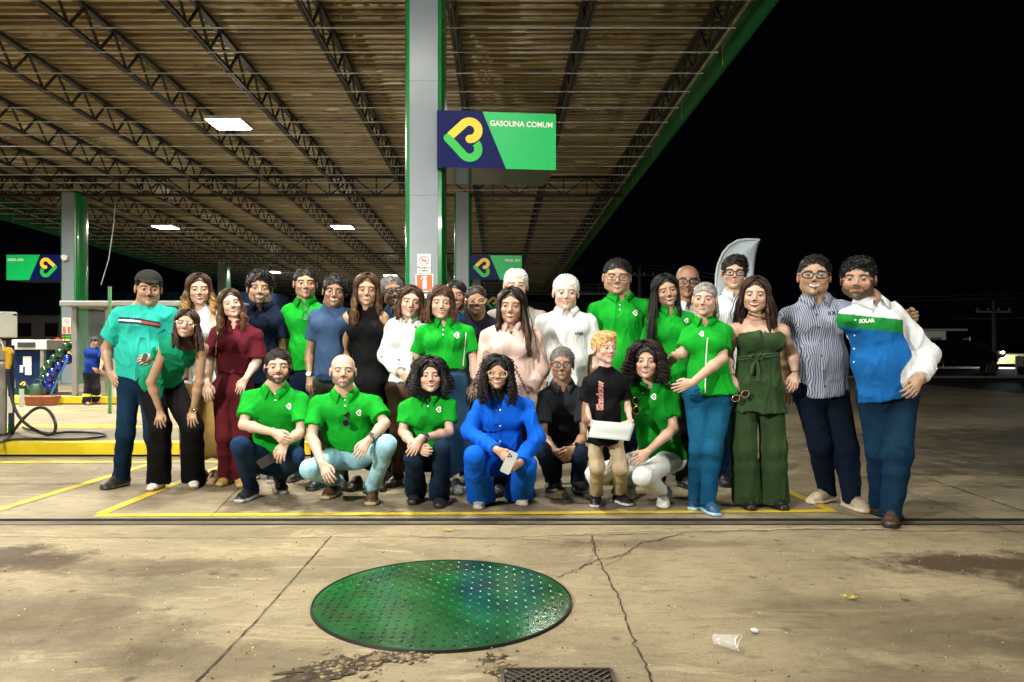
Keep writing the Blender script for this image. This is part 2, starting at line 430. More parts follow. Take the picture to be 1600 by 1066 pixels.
def head_field(f, c, R, s, wf, jaw, opn, o):
    """skull, face, ears in head space: x image right, y away, z up, origin between the eyes' level and skull centre"""
    W = lambda x, y, z: c + s * (R @ V3(x * wf, y, z))
    E_ = lambda x, y, z, rx, ry, rz, k=.012, sub=False: f.ell(W(x, y, z), R, V3(rx * wf, ry, rz) * s, k * s, sub)
    E_(0, .012, .034, .073, .094, .081)
    E_(0, -.018, -.03, .060 * jaw, .066, .078, .03)
    E_(0, -.045, -.082, .034 * jaw, .036, .030, .025)
    for q in (-1, 1):
        E_(q * .044 * jaw, -.004, -.062, .017, .03, .022, .03)
        E_(q * .036, -.058, -.03, .023, .022, .02, .02)
    E_(0, -.068, .026, .048, .016, .012, .02)
    for q in (-1, 1): E_(q * .031, -.094, .0, .017, .014, .0115, .010, True)
    nw = o.get('nw', 1.); nl = o.get('nl', 0.)
    f.seg(W(0, -.082, .010), W(0, -.102, -.027 - nl), .0072 * s, .0100 * s * nw, k=.012 * s)
    for q in (-1, 1): f.seg(W(q * .012 * nw, -.090, -.034 - nl), W(q * .010 * nw, -.096, -.034 - nl), .0076 * s, .007 * s, k=.006 * s)
    # lips
    for q in (-1, 1):
        f.seg(W(0, -.090, -.0555), W(q * .022, -.079, -.056 + (.006 if opn >= 0 else 0)), .0060 * s, .003 * s, k=.006 * s)
        f.seg(W(0, -.087, -.070 - opn * .3), W(q * .021, -.078, -.062), .0068 * s, .003 * s, k=.006 * s)
    E_(0, -.072, -.101, .018, .016, .013, .015)
    if opn > 0: E_(0, -.094, -.0625, .019, .006, opn * .55, .003, True)
    for q in (-1, 1):
        f.seg(W(q * .021, -.096, -.032), W(q * .036, -.086, -.062), .0028 * s, k=.007 * s, sub=True)
        f.ell(W(q * .031, -.0735, -.0), R, V3(.0135, .0135, .0125) * s, .0015 * s)
        if o.get('ears', 1):
            f.ell(W(q * .0775, .008, -.008), rotm(0, 0, 0) @ R, V3(.009, .02, .031) * s, .008 * s)
            f.ell(W(q * .087, .002, -.004), R, V3(.006, .009, .016) * s, .006 * s, True)

def face_color(X, c, R, s, wf, sk, o):
    L = ((X - c) @ R) / s; L[:, 0] /= wf; x, y, z = L[:, 0], L[:, 1], L[:, 2]; ax = np.abs(x)
    C = np.tile(np.array(sk), (len(X), 1)); sk = np.array(sk)
    near = (np.abs(z) < .14) & (ax < .1) & (y < .13)
    C *= (1 + .05 * sinnoise(X, 90, 3))[:, None]
    def mix(m, col, a=1.):
        m = np.clip(m, 0, 1) * near * a; C[:] = C * (1 - m[:, None]) + np.array(col) * m[:, None]
    fr = (y < -.04)
    g = lambda cx, cz, r: np.exp(-(((ax - cx) ** 2 + (z - cz) ** 2) / r ** 2))
    red = sk * np.array([1.12, .72, .66])
    mix(g(.042, -.032, .018) * fr, red, .55); mix(g(0, -.032, .011) * fr, red, .4)
    mix(g(.031, -.014, .010) * fr, sk * .72, .35)
    mix(((ax > .072) & (np.abs(z + .008) < .035)).astype(float), red, .3)
    opn = o.get('open', .0082); wm = .0305 * o.get('mw', 1)
    zc = -.0625 + (5.5 * x ** 2 if o.get('smile', 1) else 0)
    t = np.clip(1 - (x / wm) ** 2, 0, 1); gap = opn * np.sqrt(t); dz = z - zc
    lip = o.get('lip', sk * np.array([.98, .58, .54]))
    lm = fr & (ax < wm) & (y < -.06)
    mix(lm & (dz < gap + .0055 * t + .001) & (dz > -gap - .0075 * t - .001), lip, .9)
    if opn > .001:
        mix(lm & (np.abs(dz) < gap) & (ax < wm * .93), (.11, .035, .03))
        mix(lm & (dz < gap * .95) & (dz > -gap * .55) & (ax < wm * .84), (.62, .58, .52))
    else: mix(lm & (np.abs(dz) < .0012), sk * .3)
    bw = o.get('brow', .0034); bc = o.get('browc', o['hc'])
    zb = .0195 + .004 * np.clip((ax - .014) / .018, 0, 1) - np.clip((ax - .036), 0, 1) * .45
    mix(fr & (ax > .0125) & (ax < .053) & (np.abs(z - zb) < bw * (1.15 - .6 * np.clip((ax - .03) / .025, 0, 1))), bc, .85)
    # beard and moustache
    b = o.get('beard'); be = o.get('beardc', o['hc'])
    ra = o.get('bearda', .93)
    nlip = ~(lm & (dz < gap + .0055 * t) & (dz > -gap - .0075 * t))
    must = fr & (ax < .031 + .006 * (z < -.052)) & (z < -.0435 - .0 * ax) & (z > -.0575 + 3 * x ** 2) & nlip
    must = must & (z < -.043 - np.clip(ax - .006, 0, 1) * .15)
    jawm = (z < -.058) & nlip & (z > -.118 - .25 * np.clip(-y - .03, 0, .1)) & (y < -.01) | (ax > .046 + np.clip(z + .0, -.1, 0) * .12) & (z < -.004) & (z > -.1) & (y < .005) & (y > -.06)
    if b in ('full', 'stubble', 'goatee'): mix(must, be, ra)
    if b == 'must': mix(must, be, .9)
    if o.get('nosb'): jawm = jawm & (z < -.034)
    jawm = jawm & (z > -.118) & ~((z < -.10) & (y > -.03))
    if b in ('full', 'stubble'): mix(jawm & ~((ax > .012) & (ax < .03) & (z > -.073)), be, ra)
    if b == 'goatee': mix((z < -.068) & (z > -.118) & (ax < .034) & fr & nlip, be, ra); mix((ax > .028) & (ax < .036) & fr & (z < -.05) & (z > -.08), be, ra)
    # eyes
    dx = ax - .031; sq = o.get('eye', 1.); he = np.clip(.0050 * sq * (1 - (dx / .0168) ** 2), 0, 1); ez = z + .0005 + .03 * dx
    em = fr & (np.abs(dx) < .0168) & (y < -.055)
    mix(em & (ez > -he - .0010) & (ez < he + .0026), (.03, .018, .012), .75)
    mix(em & (np.abs(ez) < he), (.42, .39, .36))
    gx = o.get('gaze', 0.) * .005
    irc = o.get('iris', (.03, .014, .007)); xi = np.where(x > 0, x - .031, x + .031) - gx
    mix(em & (xi ** 2 + (ez - .0006) ** 2 < .0078 ** 2) & (np.abs(ez) < he), irc)
    mix(em & (xi ** 2 + (ez - .0006) ** 2 < .0024 ** 2) & (np.abs(ez) < he), (.004, .003, .003))
    mix(em & ((xi + .0015) ** 2 + (ez - .0025) ** 2 < .0011 ** 2), (.9, .9, .9))  # small white catchlight painted into each eye
    mix(fr & (((ax - .0065) ** 2 + ((z + .0405)) ** 2) < .0031 ** 2) & (y < -.085), sk * .25)
    if o.get('old'):
        dk = sk * np.array([.62, .5, .45])
        for zz in (.052, .064, .076): mix(fr & (ax < .045) & (np.abs(z - zz - .003 * np.sin(x * 90 + zz * 300)) < .0011), dk, .5)
        for q in (1.,): mix(fr & (np.abs(ax - (.020 + (-.030 - z) * .55)) < .0016) & (z < -.028) & (z > -.072), dk, .75)
        mix(fr & (np.abs(z + .013 + .1 * np.abs(dx)) < .0012) & (np.abs(dx) < .013), dk, .6)
    if o.get('scalp'): # shaved hair shadow
        mix((z > .05 - .0 * y) & (y > -.052 - .3 * (z - .05)) | (y > -.02) & (z > -.02) & (ax > .06), np.array(o['scalp']), .55)
    if o.get('tan2') is not None: pass
    return C

# ---- hair
def tubes(strands, r, n=4):
    """strands (S, T, 3); r radius at each T or scalar"""
    St = np.asarray(strands, float); S, T, _ = St.shape
    tg = np.gradient(St, axis=1); tg /= np.linalg.norm(tg, axis=2, keepdims=True) + 1e-9
    a = np.cross(tg, V3(.2, .9, .15)); a /= np.linalg.norm(a, axis=2, keepdims=True) + 1e-9; b = np.cross(tg, a)
    rr = np.broadcast_to(np.asarray(r, float), (S, T)) if not np.isscalar(r) else np.full((S, T), r)
    an = np.arange(n) * 2 * math.pi / n
    V = St[:, :, None, :] + rr[:, :, None, None] * (a[:, :, None] * np.cos(an)[None, None, :, None] + b[:, :, None] * np.sin(an)[None, None, :, None])
    idx = np.arange(S * T * n).reshape(S, T, n); nx = np.roll(idx, -1, 2)
    Q = np.stack([idx[:, :-1], nx[:, :-1], nx[:, 1:], idx[:, 1:]], -1).reshape(-1, 4)
    return V.reshape(-1, 3), Q

def strand_colors(St, n, col, r, tip=None):
    S, T, _ = St.shape; k = r.uniform(.55, 1.6, (S, 1, 1)); c = np.array(col)[None, None] * k * np.ones((S, T, 1))
    if tip is not None:
        t = np.clip((np.linspace(0, 1, T) - .35) / .5, 0, 1)[None, :, None]; c = c * (1 - t) + np.array(tip)[None, None] * k * t
    return np.repeat(c[:, :, None, :], n, 2).reshape(-1, 3)

def build_hair(c, R, s, wf, style, col, o, seed):
    r = np.random.default_rng(seed)
    Wm = lambda L: c + s * ((np.asarray(L) * V3(wf, 1, 1)) @ R.T)
    W = lambda x, y, z: Wm(V3(x, y, z))
    f = Field(); col = np.array(col); parts = []; cols = []
    tip = o.get('tip'); h = .0035 * s
    if style in ('short', 'curlyshort', 'quiff', 'thinwhite', 'fringewhite', 'kid'):
        vol = dict(short=-.003, curlyshort=.006, quiff=.002, thinwhite=-.005, fringewhite=-.004, kid=.004)[style] + o.get('vol', 0)
        f.ell(W(0, .016, .038), R, V3((.079 + vol) * wf, .098 + vol, .089 + vol) * s, .01)
        if style in ('curlyshort', 'quiff', 'kid'): f.ell(W(.01, -.035, .095), R, V3(.055 * wf, .05, .032) * s, .02)
        hl = o.get('hairline', 0.)
        f.ell(W(0, -.125, -.02 + hl), R, V3(.0665 * wf, .085, .098) * s, .006, True)
        if style == 'fringewhite': f.ell(W(0, -.03, .118), R, V3(.045 * wf, .075, .036) * s, .02, True)
        if style == 'thinwhite': f.ell(W(0, -.085, .10), R, V3(.045 * wf, .045, .03) * s, .02, True)
        for q in (-1, 1): f.ell(W(q * .088, -.005, -.03), R, V3(.026, .036, .036) * s, .004, True)
        f.cut(W(0, 0, -.055), R @ V3(0, -.15, -1))
        f.cut(W(0, -.058, .0), R @ V3(0, -1, -.55), .01)
        f.amp = .006 * s
        k = 260 if style == 'curlyshort' else 330
        if style == 'curlyshort': f.disp = lambda X: s * .0048 * np.abs(sinnoise(X, k / s, seed, 2))
        else:
            cmb = np.cross(nrm(V3(*o.get('comb', (.5, .35, .25)))), V3(.1, -.5, .85)); f.disp = lambda X: s * (.0030 * np.abs(np.sin(((X - c) @ R) @ cmb / s * 330 + 3.5 * sinnoise(X, 38, seed))) + .0018 * sinnoise(X, 120, seed + 2))
        V, Q = f.grid(h); parts.append((V, Q)); cols.append(col * (1 + .35 * sinnoise(V, 300, seed + 1))[:, None])
        # tufts
        if len(V):
            n = 1000; cen = W(0, .01, .035)
            cand = V[r.integers(0, len(V), n)]
            nv = cand - cen; nv /= np.linalg.norm(nv, axis=1, keepdims=True)
            comb = R @ V3(*o.get('comb', (.5, .35, .25))); d = nv * (.35 if style == 'curlyshort' else .12) + comb + r.normal(size=(n, 3)) * (.6 if style == 'curlyshort' else .22)
            d /= np.linalg.norm(d, axis=1, keepdims=True); ln = (.020 if style == 'curlyshort' else .009 if 'white' in style else .014) * s * r.uniform(.6, 1.2, (n, 1))
            t = np.linspace(0, 1, 5)[None, :, None]
            St = cand[:, None] + d[:, None] * ln[:, None] * t + nv[:, None] * .004 * s * np.sin(t * 3.1) - UP * .004 * t ** 2
            parts.append(tubes(St, (.0030 * s * np.array([1, 1, .8, .6, .3]))[None], 3)); cols.append(strand_colors(St, 3, col, r))
    if style in ('tied',):
        f.ell(W(0, .014, .038), R, V3(.0765 * wf, .1, .086) * s, .01)
        f.ell(W(0, -.128, -.016), R, V3(.064 * wf, .085, .094) * s, .006, True)
        for q in (-1, 1): f.ell(W(q * .088, -.01, -.035), R, V3(.026, .036, .036) * s, .004, True)
        f.cut(W(0, 0, -.075), R @ V3(0, -.3, -1))
        fm = 260; ux_ = r.uniform(-1, 1, fm); a_ = ux_ * 1.25
        A0 = np.stack([.070 * np.sin(a_), -.080 * np.cos(a_) + .012, .036 + .058 * np.cos(a_ * .9)], 1) - V3(0, .014, .036); A1 = np.array([0, .095, .01]) + r.normal(size=(fm, 3)) * .012
        t = np.linspace(0, 1, 16)[None, :, None]; Lb = A0[:, None] * (1 - t) + A1[:, None] * t + V3(0, 0, .09) * np.sin(t * 3.14159) * np.cos(a_)[:, None, None] + V3(.06, 0, 0) * np.sin(t * 3.14159) * np.sin(a_)[:, None, None]
        nn = np.sqrt(((Lb / V3(.0775, .101, .087)) ** 2).sum(2, keepdims=True)); Lb = Lb / nn * r.uniform(.985, 1.02, (fm, 1, 1)) + V3(0, .014, .036)
        St = Wm(Lb.reshape(-1, 3)).reshape(fm, 16, 3); parts.append(tubes(St, .0026 * s, 3)); cols.append(strand_colors(St, 3, col, r))
        if o.get('pony'): f.seg(W(o['pony'] * .05, .08, .0), W(o['pony'] * .085, .05, -.11), .03 * s, .015 * s)
        f.amp = .004 * s
        f.disp = lambda X: s * .0026 * np.abs(np.sin(((X - c) @ R)[:, 0] / s * 420 + 2 * sinnoise(X, 50, seed)))
        V, Q = f.grid(h * .85); parts.append((V, Q)); cols.append(col * (1 + .6 * sinnoise(V, 250, seed + 1))[:, None])
    if style in ('long', 'wavy', 'curly', 'bob', 'fringebob'):
        ln = o.get('len', .30); lw = o.get('wave', dict(long=.003, wavy=.012, curly=.0, bob=.003, fringebob=.004)[style])
        vol = o.get('vol', .0) + (.02 if style == 'curly' else .002)
        rx, ry, rz = .083 + vol, .102 + vol, .091 + vol * .7
        C0 = V3(0, .014, .036)
        f.ell(W(*C0), R, V3((rx - .009) * wf, ry - .009, rz - .009) * s, .01)
        f.ell(W(0, -.125, -.022 + o.get('hairline', 0)), R, V3((.064 if style != 'curly' else .062) * wf, .092, .102) * s, .008, True)
        dn = R.T @ (-UP)      # straight down, in head space
        dn = nrm(dn * .8 + V3(0, 0, -1) * .2)
        bl = min(ln, .42)
        f.seg(W(0, .045, .02), Wm(V3(0, .07, -.02) + dn * bl * .8), (.075 * s * wf, .045 * s), ((.07 + vol) * s, .03 * s), u=R[:, 0], k=.02)
        for q in (-1, 1):
            f.seg(W(q * (rx - .014), .0, .03), Wm(V3(q * (rx - .006), -.0, -.02) + dn * bl * .35), (.016 * s, .035 * s), (.02 * s, .032 * s), u=R[:, 0], k=.015)
            f.seg(Wm(V3(q * (rx - .006), -.0, -.02) + dn * bl * .35), Wm(V3(q * (rx - .0), -.01, -.02) + dn * bl * .85), (.02 * s, .032 * s), (.012 * s, .02 * s), u=R[:, 0], k=.015)
        f.amp = .007
        fq = 150 if style == 'curly' else 60
        f.disp = lambda X: s * (.006 * np.abs(sinnoise(X, fq, seed)) if style == 'curly' else .003 * np.abs(np.sin(((X - c) @ R) @ V3(1, .6, .05) / s * 300 + 3 * sinnoise(X, 20, seed))))
        V, Q = f.grid(h * 1.2); parts.append((V, Q)); cc = col * (1 + .5 * sinnoise(V, 120, seed + 1))[:, None]
        if tip is not None:
            t = np.clip(-((V - c) @ R[:, 2]) / s / ln, 0, 1)[:, None]; cc = cc * (1 - t) + np.array(tip) * .6 * t
        cols.append(cc)
        n = o.get('n', 460 if style == 'curly' else 560); T = 60 if style == 'curly' else 26
        part = o.get('part', .012)
        phi = np.radians(o.get('open_deg', 40) + (180 - o.get('open_deg', 40)) * r.random(n) ** 1.5) * np.where(r.random(n) < .5, -1, 1)
        th0 = r.uniform(.0, .25, n); y0 = -.060 * np.cos(phi) * r.uniform(.1, 1.1, n)
        st = np.stack([part + .012 * np.sign(phi) * r.random(n), y0 + .01, np.full(n, rz)], 1)
        lvl = -.02 + .03 * r.normal(size=n) * 0
        ff_ = (r.random(n) < .34) & (np.abs(phi) < 1.6); sx_ = r.uniform(.0, .056, n) * np.sign(phi)
        st[ff_] = np.stack([part * .5 + sx_, -.070 + .02 * np.abs(sx_) / .05, .062 - .012 * (np.abs(sx_) / .05) + r.uniform(0, .012, n)], 1)[ff_]
        eq = np.stack([rx * np.sin(phi), -ry * np.cos(phi), np.full(n, -.02) + 0 * lvl], 1)
        # front strands hang beside the cheek, not over it
        eq[:, 0] = np.sign(eq[:, 0]) * np.maximum(np.abs(eq[:, 0]), .066)
        eq[:, 1] = np.maximum(eq[:, 1], -.052)
        t1 = np.linspace(0, 1, T // 3)
        L1 = st[:, None] * (1 - t1)[None, :, None] + eq[:, None] * t1[None, :, None]
        nn = np.sqrt(((L1 / V3(rx, ry, rz)) ** 2).sum(2, keepdims=True)) + 1e-6
        sh = r.uniform(.97, 1.08, (n, 1, 1)) if style != 'curly' else r.uniform(.99, 1.10, (n, 1, 1)); L1 = L1 / nn * sh
        L1 = L1 + C0 * np.linspace(1, 1, len(t1))[None, :, None]
        end = L1[:, -1]
        T2 = T - len(t1); t2 = np.linspace(0, 1, T2 + 1)[1:][None, :, None]
        le = (ln * r.uniform(.75, 1.05, n))[:, None, None]
        fx = np.where(phi > 0, o.get('front_r', 1), o.get('front_l', 1))
        fwd = np.where(np.abs(phi) < 1.9, -.055 * fx, .01)[:, None, None] * np.clip(ln / .3, 0, 1)
        out = np.sign(end[:, :1])[:, None] * o.get('flare', .012)
        L2 = end[:, None] + dn * (le * t2) + V3(0, 1, 0) * (fwd * np.clip((t2 * ln - .08) / .15, 0, 1)) + V3(1, 0, 0) * out * np.sin(t2 * 2.2)
        L = np.concatenate([L1, L2], 1)
        if o.get('lean'): L[:, len(t1):, 0] += o['lean'] * (t2[:, :, 0] ** 1.2)
        tt = np.linspace(0, 1, T)[None, :]; ph = r.uniform(0, 6.3, (n, 1))
        if style == 'curly':
            tot = .13 + ln; w_ = 2 * math.pi * tot / .034; A = .0105 * np.clip(tt * 5, 0, 1) * r.uniform(.7, 1.3, (n, 1))
            L[:, :, 0] += A * np.cos(w_ * tt + ph); L[:, :, 1] += A * np.sin(w_ * tt + ph)
            L += r.normal(size=(n, 1, 3)) * np.where(r.random((n, 1, 1)) < .15, .028, .013) * np.linspace(0, 1, T)[None, :, None]
        else:
            w_ = 2 * math.pi * (.13 + ln) / o.get('period', .11); lock = np.round(phi * 5) * 1.3
            A = lw * np.clip(tt * 2.2 - .6, 0, 1)
            L[:, :, 0] += A * np.cos(w_ * tt + lock[:, None] + .2 * ph); L[:, :, 1] += A * np.sin(w_ * tt + lock[:, None] + .2 * ph)
            L += r.normal(size=(n, 1, 3)) * np.where(r.random((n, 1, 1)) < .10, .016, .004) * np.linspace(0, 1, T)[None, :, None]
        St = Wm(L.reshape(-1, 3)).reshape(n, T, 3)
        rad = (.0042 if style == 'curly' else .0036) * s * np.interp(np.linspace(0, 1, T), [0, .1, .8, 1], [.6, 1, .9, .35])
        parts.append(tubes(St, rad[None], 4)); cols.append(strand_colors(St, 4, col, r, tip))
        if style == 'fringebob' or o.get('bangs'):
            m = 70; ph2 = np.radians(r.uniform(-52, 52, m)); t = np.linspace(0, 1, 10)[None, :, None]
            a0 = np.stack([.02 * np.sin(ph2), np.full(m, -.0), np.full(m, rz)], 1); a1 = np.stack([rx * .9 * np.sin(ph2), -ry * np.cos(ph2) * 1.0, np.full(m, .012) + r.uniform(-.004, .012, m)], 1)
            Lb = a0[:, None] * (1 - t) + a1[:, None] * t; nn = np.sqrt(((Lb / V3(rx, ry, rz)) ** 2).sum(2, keepdims=True)); Lb = Lb / nn * 1.0 + C0
            St = Wm(Lb.reshape(-1, 3)).reshape(m, 10, 3); parts.append(tubes(St, (.004 * s * np.linspace(1, .4, 10))[None], 4)); cols.append(strand_colors(St, 4, col, r))
    V, Q = merge(parts); return V, Q, np.concatenate([k for k, p in zip(cols, parts) if len(p[1])])

def hand(f, wr, d, pn, tsgn, s, curl, splay=.12, k=.004):
    d = nrm(d); pn = nrm(pn - d * (pn @ d)); lat = nrm(np.cross(d, pn)) * tsgn        # lat points to the thumb
    c = lambda a, b, e: wr + s * (d * a + lat * b + pn * e)
    f.seg(c(-.02, 0, 0), c(.02, 0, 0), (.026 * s, .019 * s), (.028 * s, .016 * s), u=lat, k=.008)
    f.seg(c(.02, .002, 0), c(.078, 0, .003), (.028 * s, .015 * s), (.037 * s, .0125 * s), u=lat, k=.01)
    for i, (b, ln, st) in enumerate(((.0285, .072, .082), (.0095, .080, .087), (-.0095, .075, .084), (-.027, .058, .076))):
        p = c(st, b, .002); dd = nrm(d + lat * splay * (1.2 - .9 * i) / 1.3); r0 = (.0090, .0092, .0088, .0078)[i] * s
        ang = 0.
        for j, fr in enumerate((.46, .30, .24)):
            ang += curl[j] if hasattr(curl, '__len__') else curl * (.8, 1.1, .8)[j]
            q = p + s * ln * fr * (dd * math.cos(ang) + pn * math.sin(ang))
            f.seg(p, q, r0 * (1, .92, .86)[j], r0 * (.92, .86, .74)[j], k=k * .6); p = q
    p0 = c(.018, .022, .004); p1 = c(.052, .045, .014); p2 = c(.078, .050, .022); p3 = c(.098, .046, .027)
    f.seg(p0, p1, .0135 * s, .0115 * s, k=.012); f.seg(p1, p2, .0108 * s, .0098 * s, k=k); f.seg(p2, p3, .0098 * s, .0078 * s, k=k)
    return wr + s * (d * .09 + pn * .012)

def folds(amp, dirs=(1, 1, 1), freq=18, seed=1):
    dirs = np.array(dirs, float)
    def fn(X):
        a = sinnoise(X * dirs, freq, seed, 2); b = sinnoise(X * dirs[[0, 1, 2]], freq * 2.3, seed + 5, 1)
        return amp * ((1 - np.abs(a)) ** 5 * 1.9 - .45 + .8 * (1 - np.abs(b)) ** 5 - .15)
    return fn

def shoe(name, root, an, toe, s, upper, sole, style='sneaker', height=.0):
    d = nrm(V3(math.sin(math.radians(toe)), -math.cos(math.radians(toe)), 0)); u = np.cross(UP, d); f = Field()
    g = V3(an[0], an[1], height)
    q = lambda a, b, z: g + s * (d * a + u * b + UP * z)
    f.seg(q(-.045, 0, .045), q(-.02, 0, .075), .036 * s, .04 * s, k=.02)
    f.seg(q(-.045, 0, .042), q(.10, 0, .036), (.036 * s, .036 * s), (.045 * s, .03 * s), u=u, k=.02)
    f.seg(q(.0, 0, .075), q(.10, 0, .045), .034 * s, .024 * s, k=.03)
    f.seg(q(.10, 0, .034), q(.155, -.003, .028), (.045 * s, .03 * s), (.036 * s, .022 * s), u=u, k=.02)
    th = .030 if style == 'sneaker' else .02
    f.seg(q(-.048, 0, .012), q(.10, 0, .012), (.043 * s, .018 * s), (.052 * s, .016 * s), u=u, k=.004)
    f.seg(q(.10, 0, .012), q(.162, -.002, .014), (.052 * s, .016 * s), (.040 * s, .014 * s), u=u, k=.008)
    f.cut(g + UP * .002, -UP, .002); f.cut(q(0, 0, .115), UP)
    V, Q = f.grid(.0042)
    z = (V[:, 2] - g[2]) / s; C = np.where((z < th)[:, None], np.array(sole), np.array(upper)); 
    me = mesh_from(name, V, Q, col=C * (1 + .1 * sinnoise(V, 60, 3))[:, None]); o = link(name, me, M_LEATHER, root)
    mb = MB()
    for i in range(4):
        a = .045 + i * .018; z = .100 - i * .0085
        mb.tube([q(a - .01, -.022, z - .008), q(a, 0, z + .002), q(a + .01, .022, z - .008)], .0028 * s, 5)
        mb.tube([q(a - .01, .022, z - .008), q(a, 0, z + .002), q(a + .01, -.022, z - .008)], .0028 * s, 5)
    lc = tuple(np.clip(np.array(upper) * .5 + .02, 0, 1)) if sum(upper) > .6 else tuple(np.array(upper) * 1.5 + .01)
    if style != 'plain': mb.build('laces', mat('laces_%02x%02x' % (int(lc[0] * 255), int(lc[2] * 255)), lc, rough=.8), o, True)
    return o

M_GREYF = mat('grey_wire', (.06, .055, .05), rough=.35, metal=.3)
def glasses(root, c, R, s, wf, kind):
    W = lambda x, y, z: c + s * (R @ V3(x * wf, y, z)); mb = MB(); ml = MB()
    th, hw, hh, m = dict(thick=(.0036, .0265, .0185, M_FRAME), wire=(.0019, .0265, .0175, M_WIRE), slim=(.0027, .027, .015, M_FRAME), clear=(.0034, .029, .0235, mat('honey_frame', (.55, .33, .16), rough=.3)), rim=(.0020, .026, .017, M_GREYF))[kind]
    for q in (-1, 1):
        ring = []
        for k in range(20):
            a = 2 * math.pi * k / 20; ca, sa = math.cos(a), math.sin(a)
            x = hw * np.sign(ca) * abs(ca) ** .65; z = hh * np.sign(sa) * abs(sa) ** .65
            ring.append(W(q * .0335 + x, -.1015 + abs(q * .0335 + x) * .13, -.003 + z))
        mb.tube(ring + [ring[0]], th * s, 6)
        ml.add(ring, [tuple(range(20))])
        mb.tube([W(q * .060, -.0935, .004), W(q * .078, -.06, .006), W(q * .081, .0, .004)], th * s * .9, 6)
    mb.tube([W(-.008, -.100, .002), W(0, -.1035, .005), W(.008, -.100, .002)], th * s, 6)
    o = mb.build('glasses', m, root, True); ml.build('lens', M_LENS, o, True)

class Ray:
    def __init__(s, obj):
        s.t = BVHTree.FromPolygons(np.array([v.co[:] for v in obj['me'].vertices]).tolist(), [tuple(p.vertices) for p in obj['me'].polygons])
    def hit(s, px, py):
        o = Vector((0, 0, CH)); d = Vector(P(px, py, 1.) - V3(0, 0, CH)).normalized()
        h = s.t.ray_cast(o, d); return (np.array(h[0]), np.array(h[1])) if h[0] is not None else (None, None)
def project(ray, V2, F, name, m, parent, off=.003, one=False):
    """lay a flat shape given in photo pixels onto the cloth"""
    out = []; ok = []
    for x, y in V2:
        p, n = ray.hit(x, y)
        if p is None: out.append(V3(0, 0, 0)); ok.append(False)
        else: out.append(p + n * off); ok.append(True)
    F = [f for f in F if all(ok[i] for i in f)]
    if one and F:
        runs = [[F[0]]]
        for f in F[1:]:
            if set(f) & set(runs[-1][-1]): runs[-1].append(f)
            else: runs.append([f])
        F = max(runs, key=len)
    if not F: return None
    me = mesh_from(name, out, F, True); return link(name, me, m, parent)
def ribbon2(path, wd, n=None):
    path = [np.array(p, float) for p in path]
    if n:
        seg = [np.linalg.norm(path[i + 1] - path[i]) for i in range(len(path) - 1)]; cum = np.r_[0, np.cumsum(seg)]
        tt = np.linspace(0, cum[-1], n); path = [np.array([np.interp(t, cum, [p[0] for p in path]), np.interp(t, cum, [p[1] for p in path])]) for t in tt]
    return stroke(path, wd, False, False)
def put_logo(ray, x, y, size, parent):
    o = None
    for V, F in emblem_paths():
        V2 = [(x + v[0] * size, y - v[1] * size) for v in V]
        q = project(ray, V2, F, 'emblem', M_WHITE, parent if o is None else parent)
    return o
def put_text(ray, txt, x, y, size, m, parent, rot=0., bold=.02, sx=1.):
    V, F = text_mesh(txt, size, bold); cs, sn = math.cos(rot), math.sin(rot)
    return project(ray, [(x + (v[0] * sx * cs - v[1] * sn), y - (v[0] * sx * sn + v[1] * cs)) for v in V], F, 'lettering', m, parent)

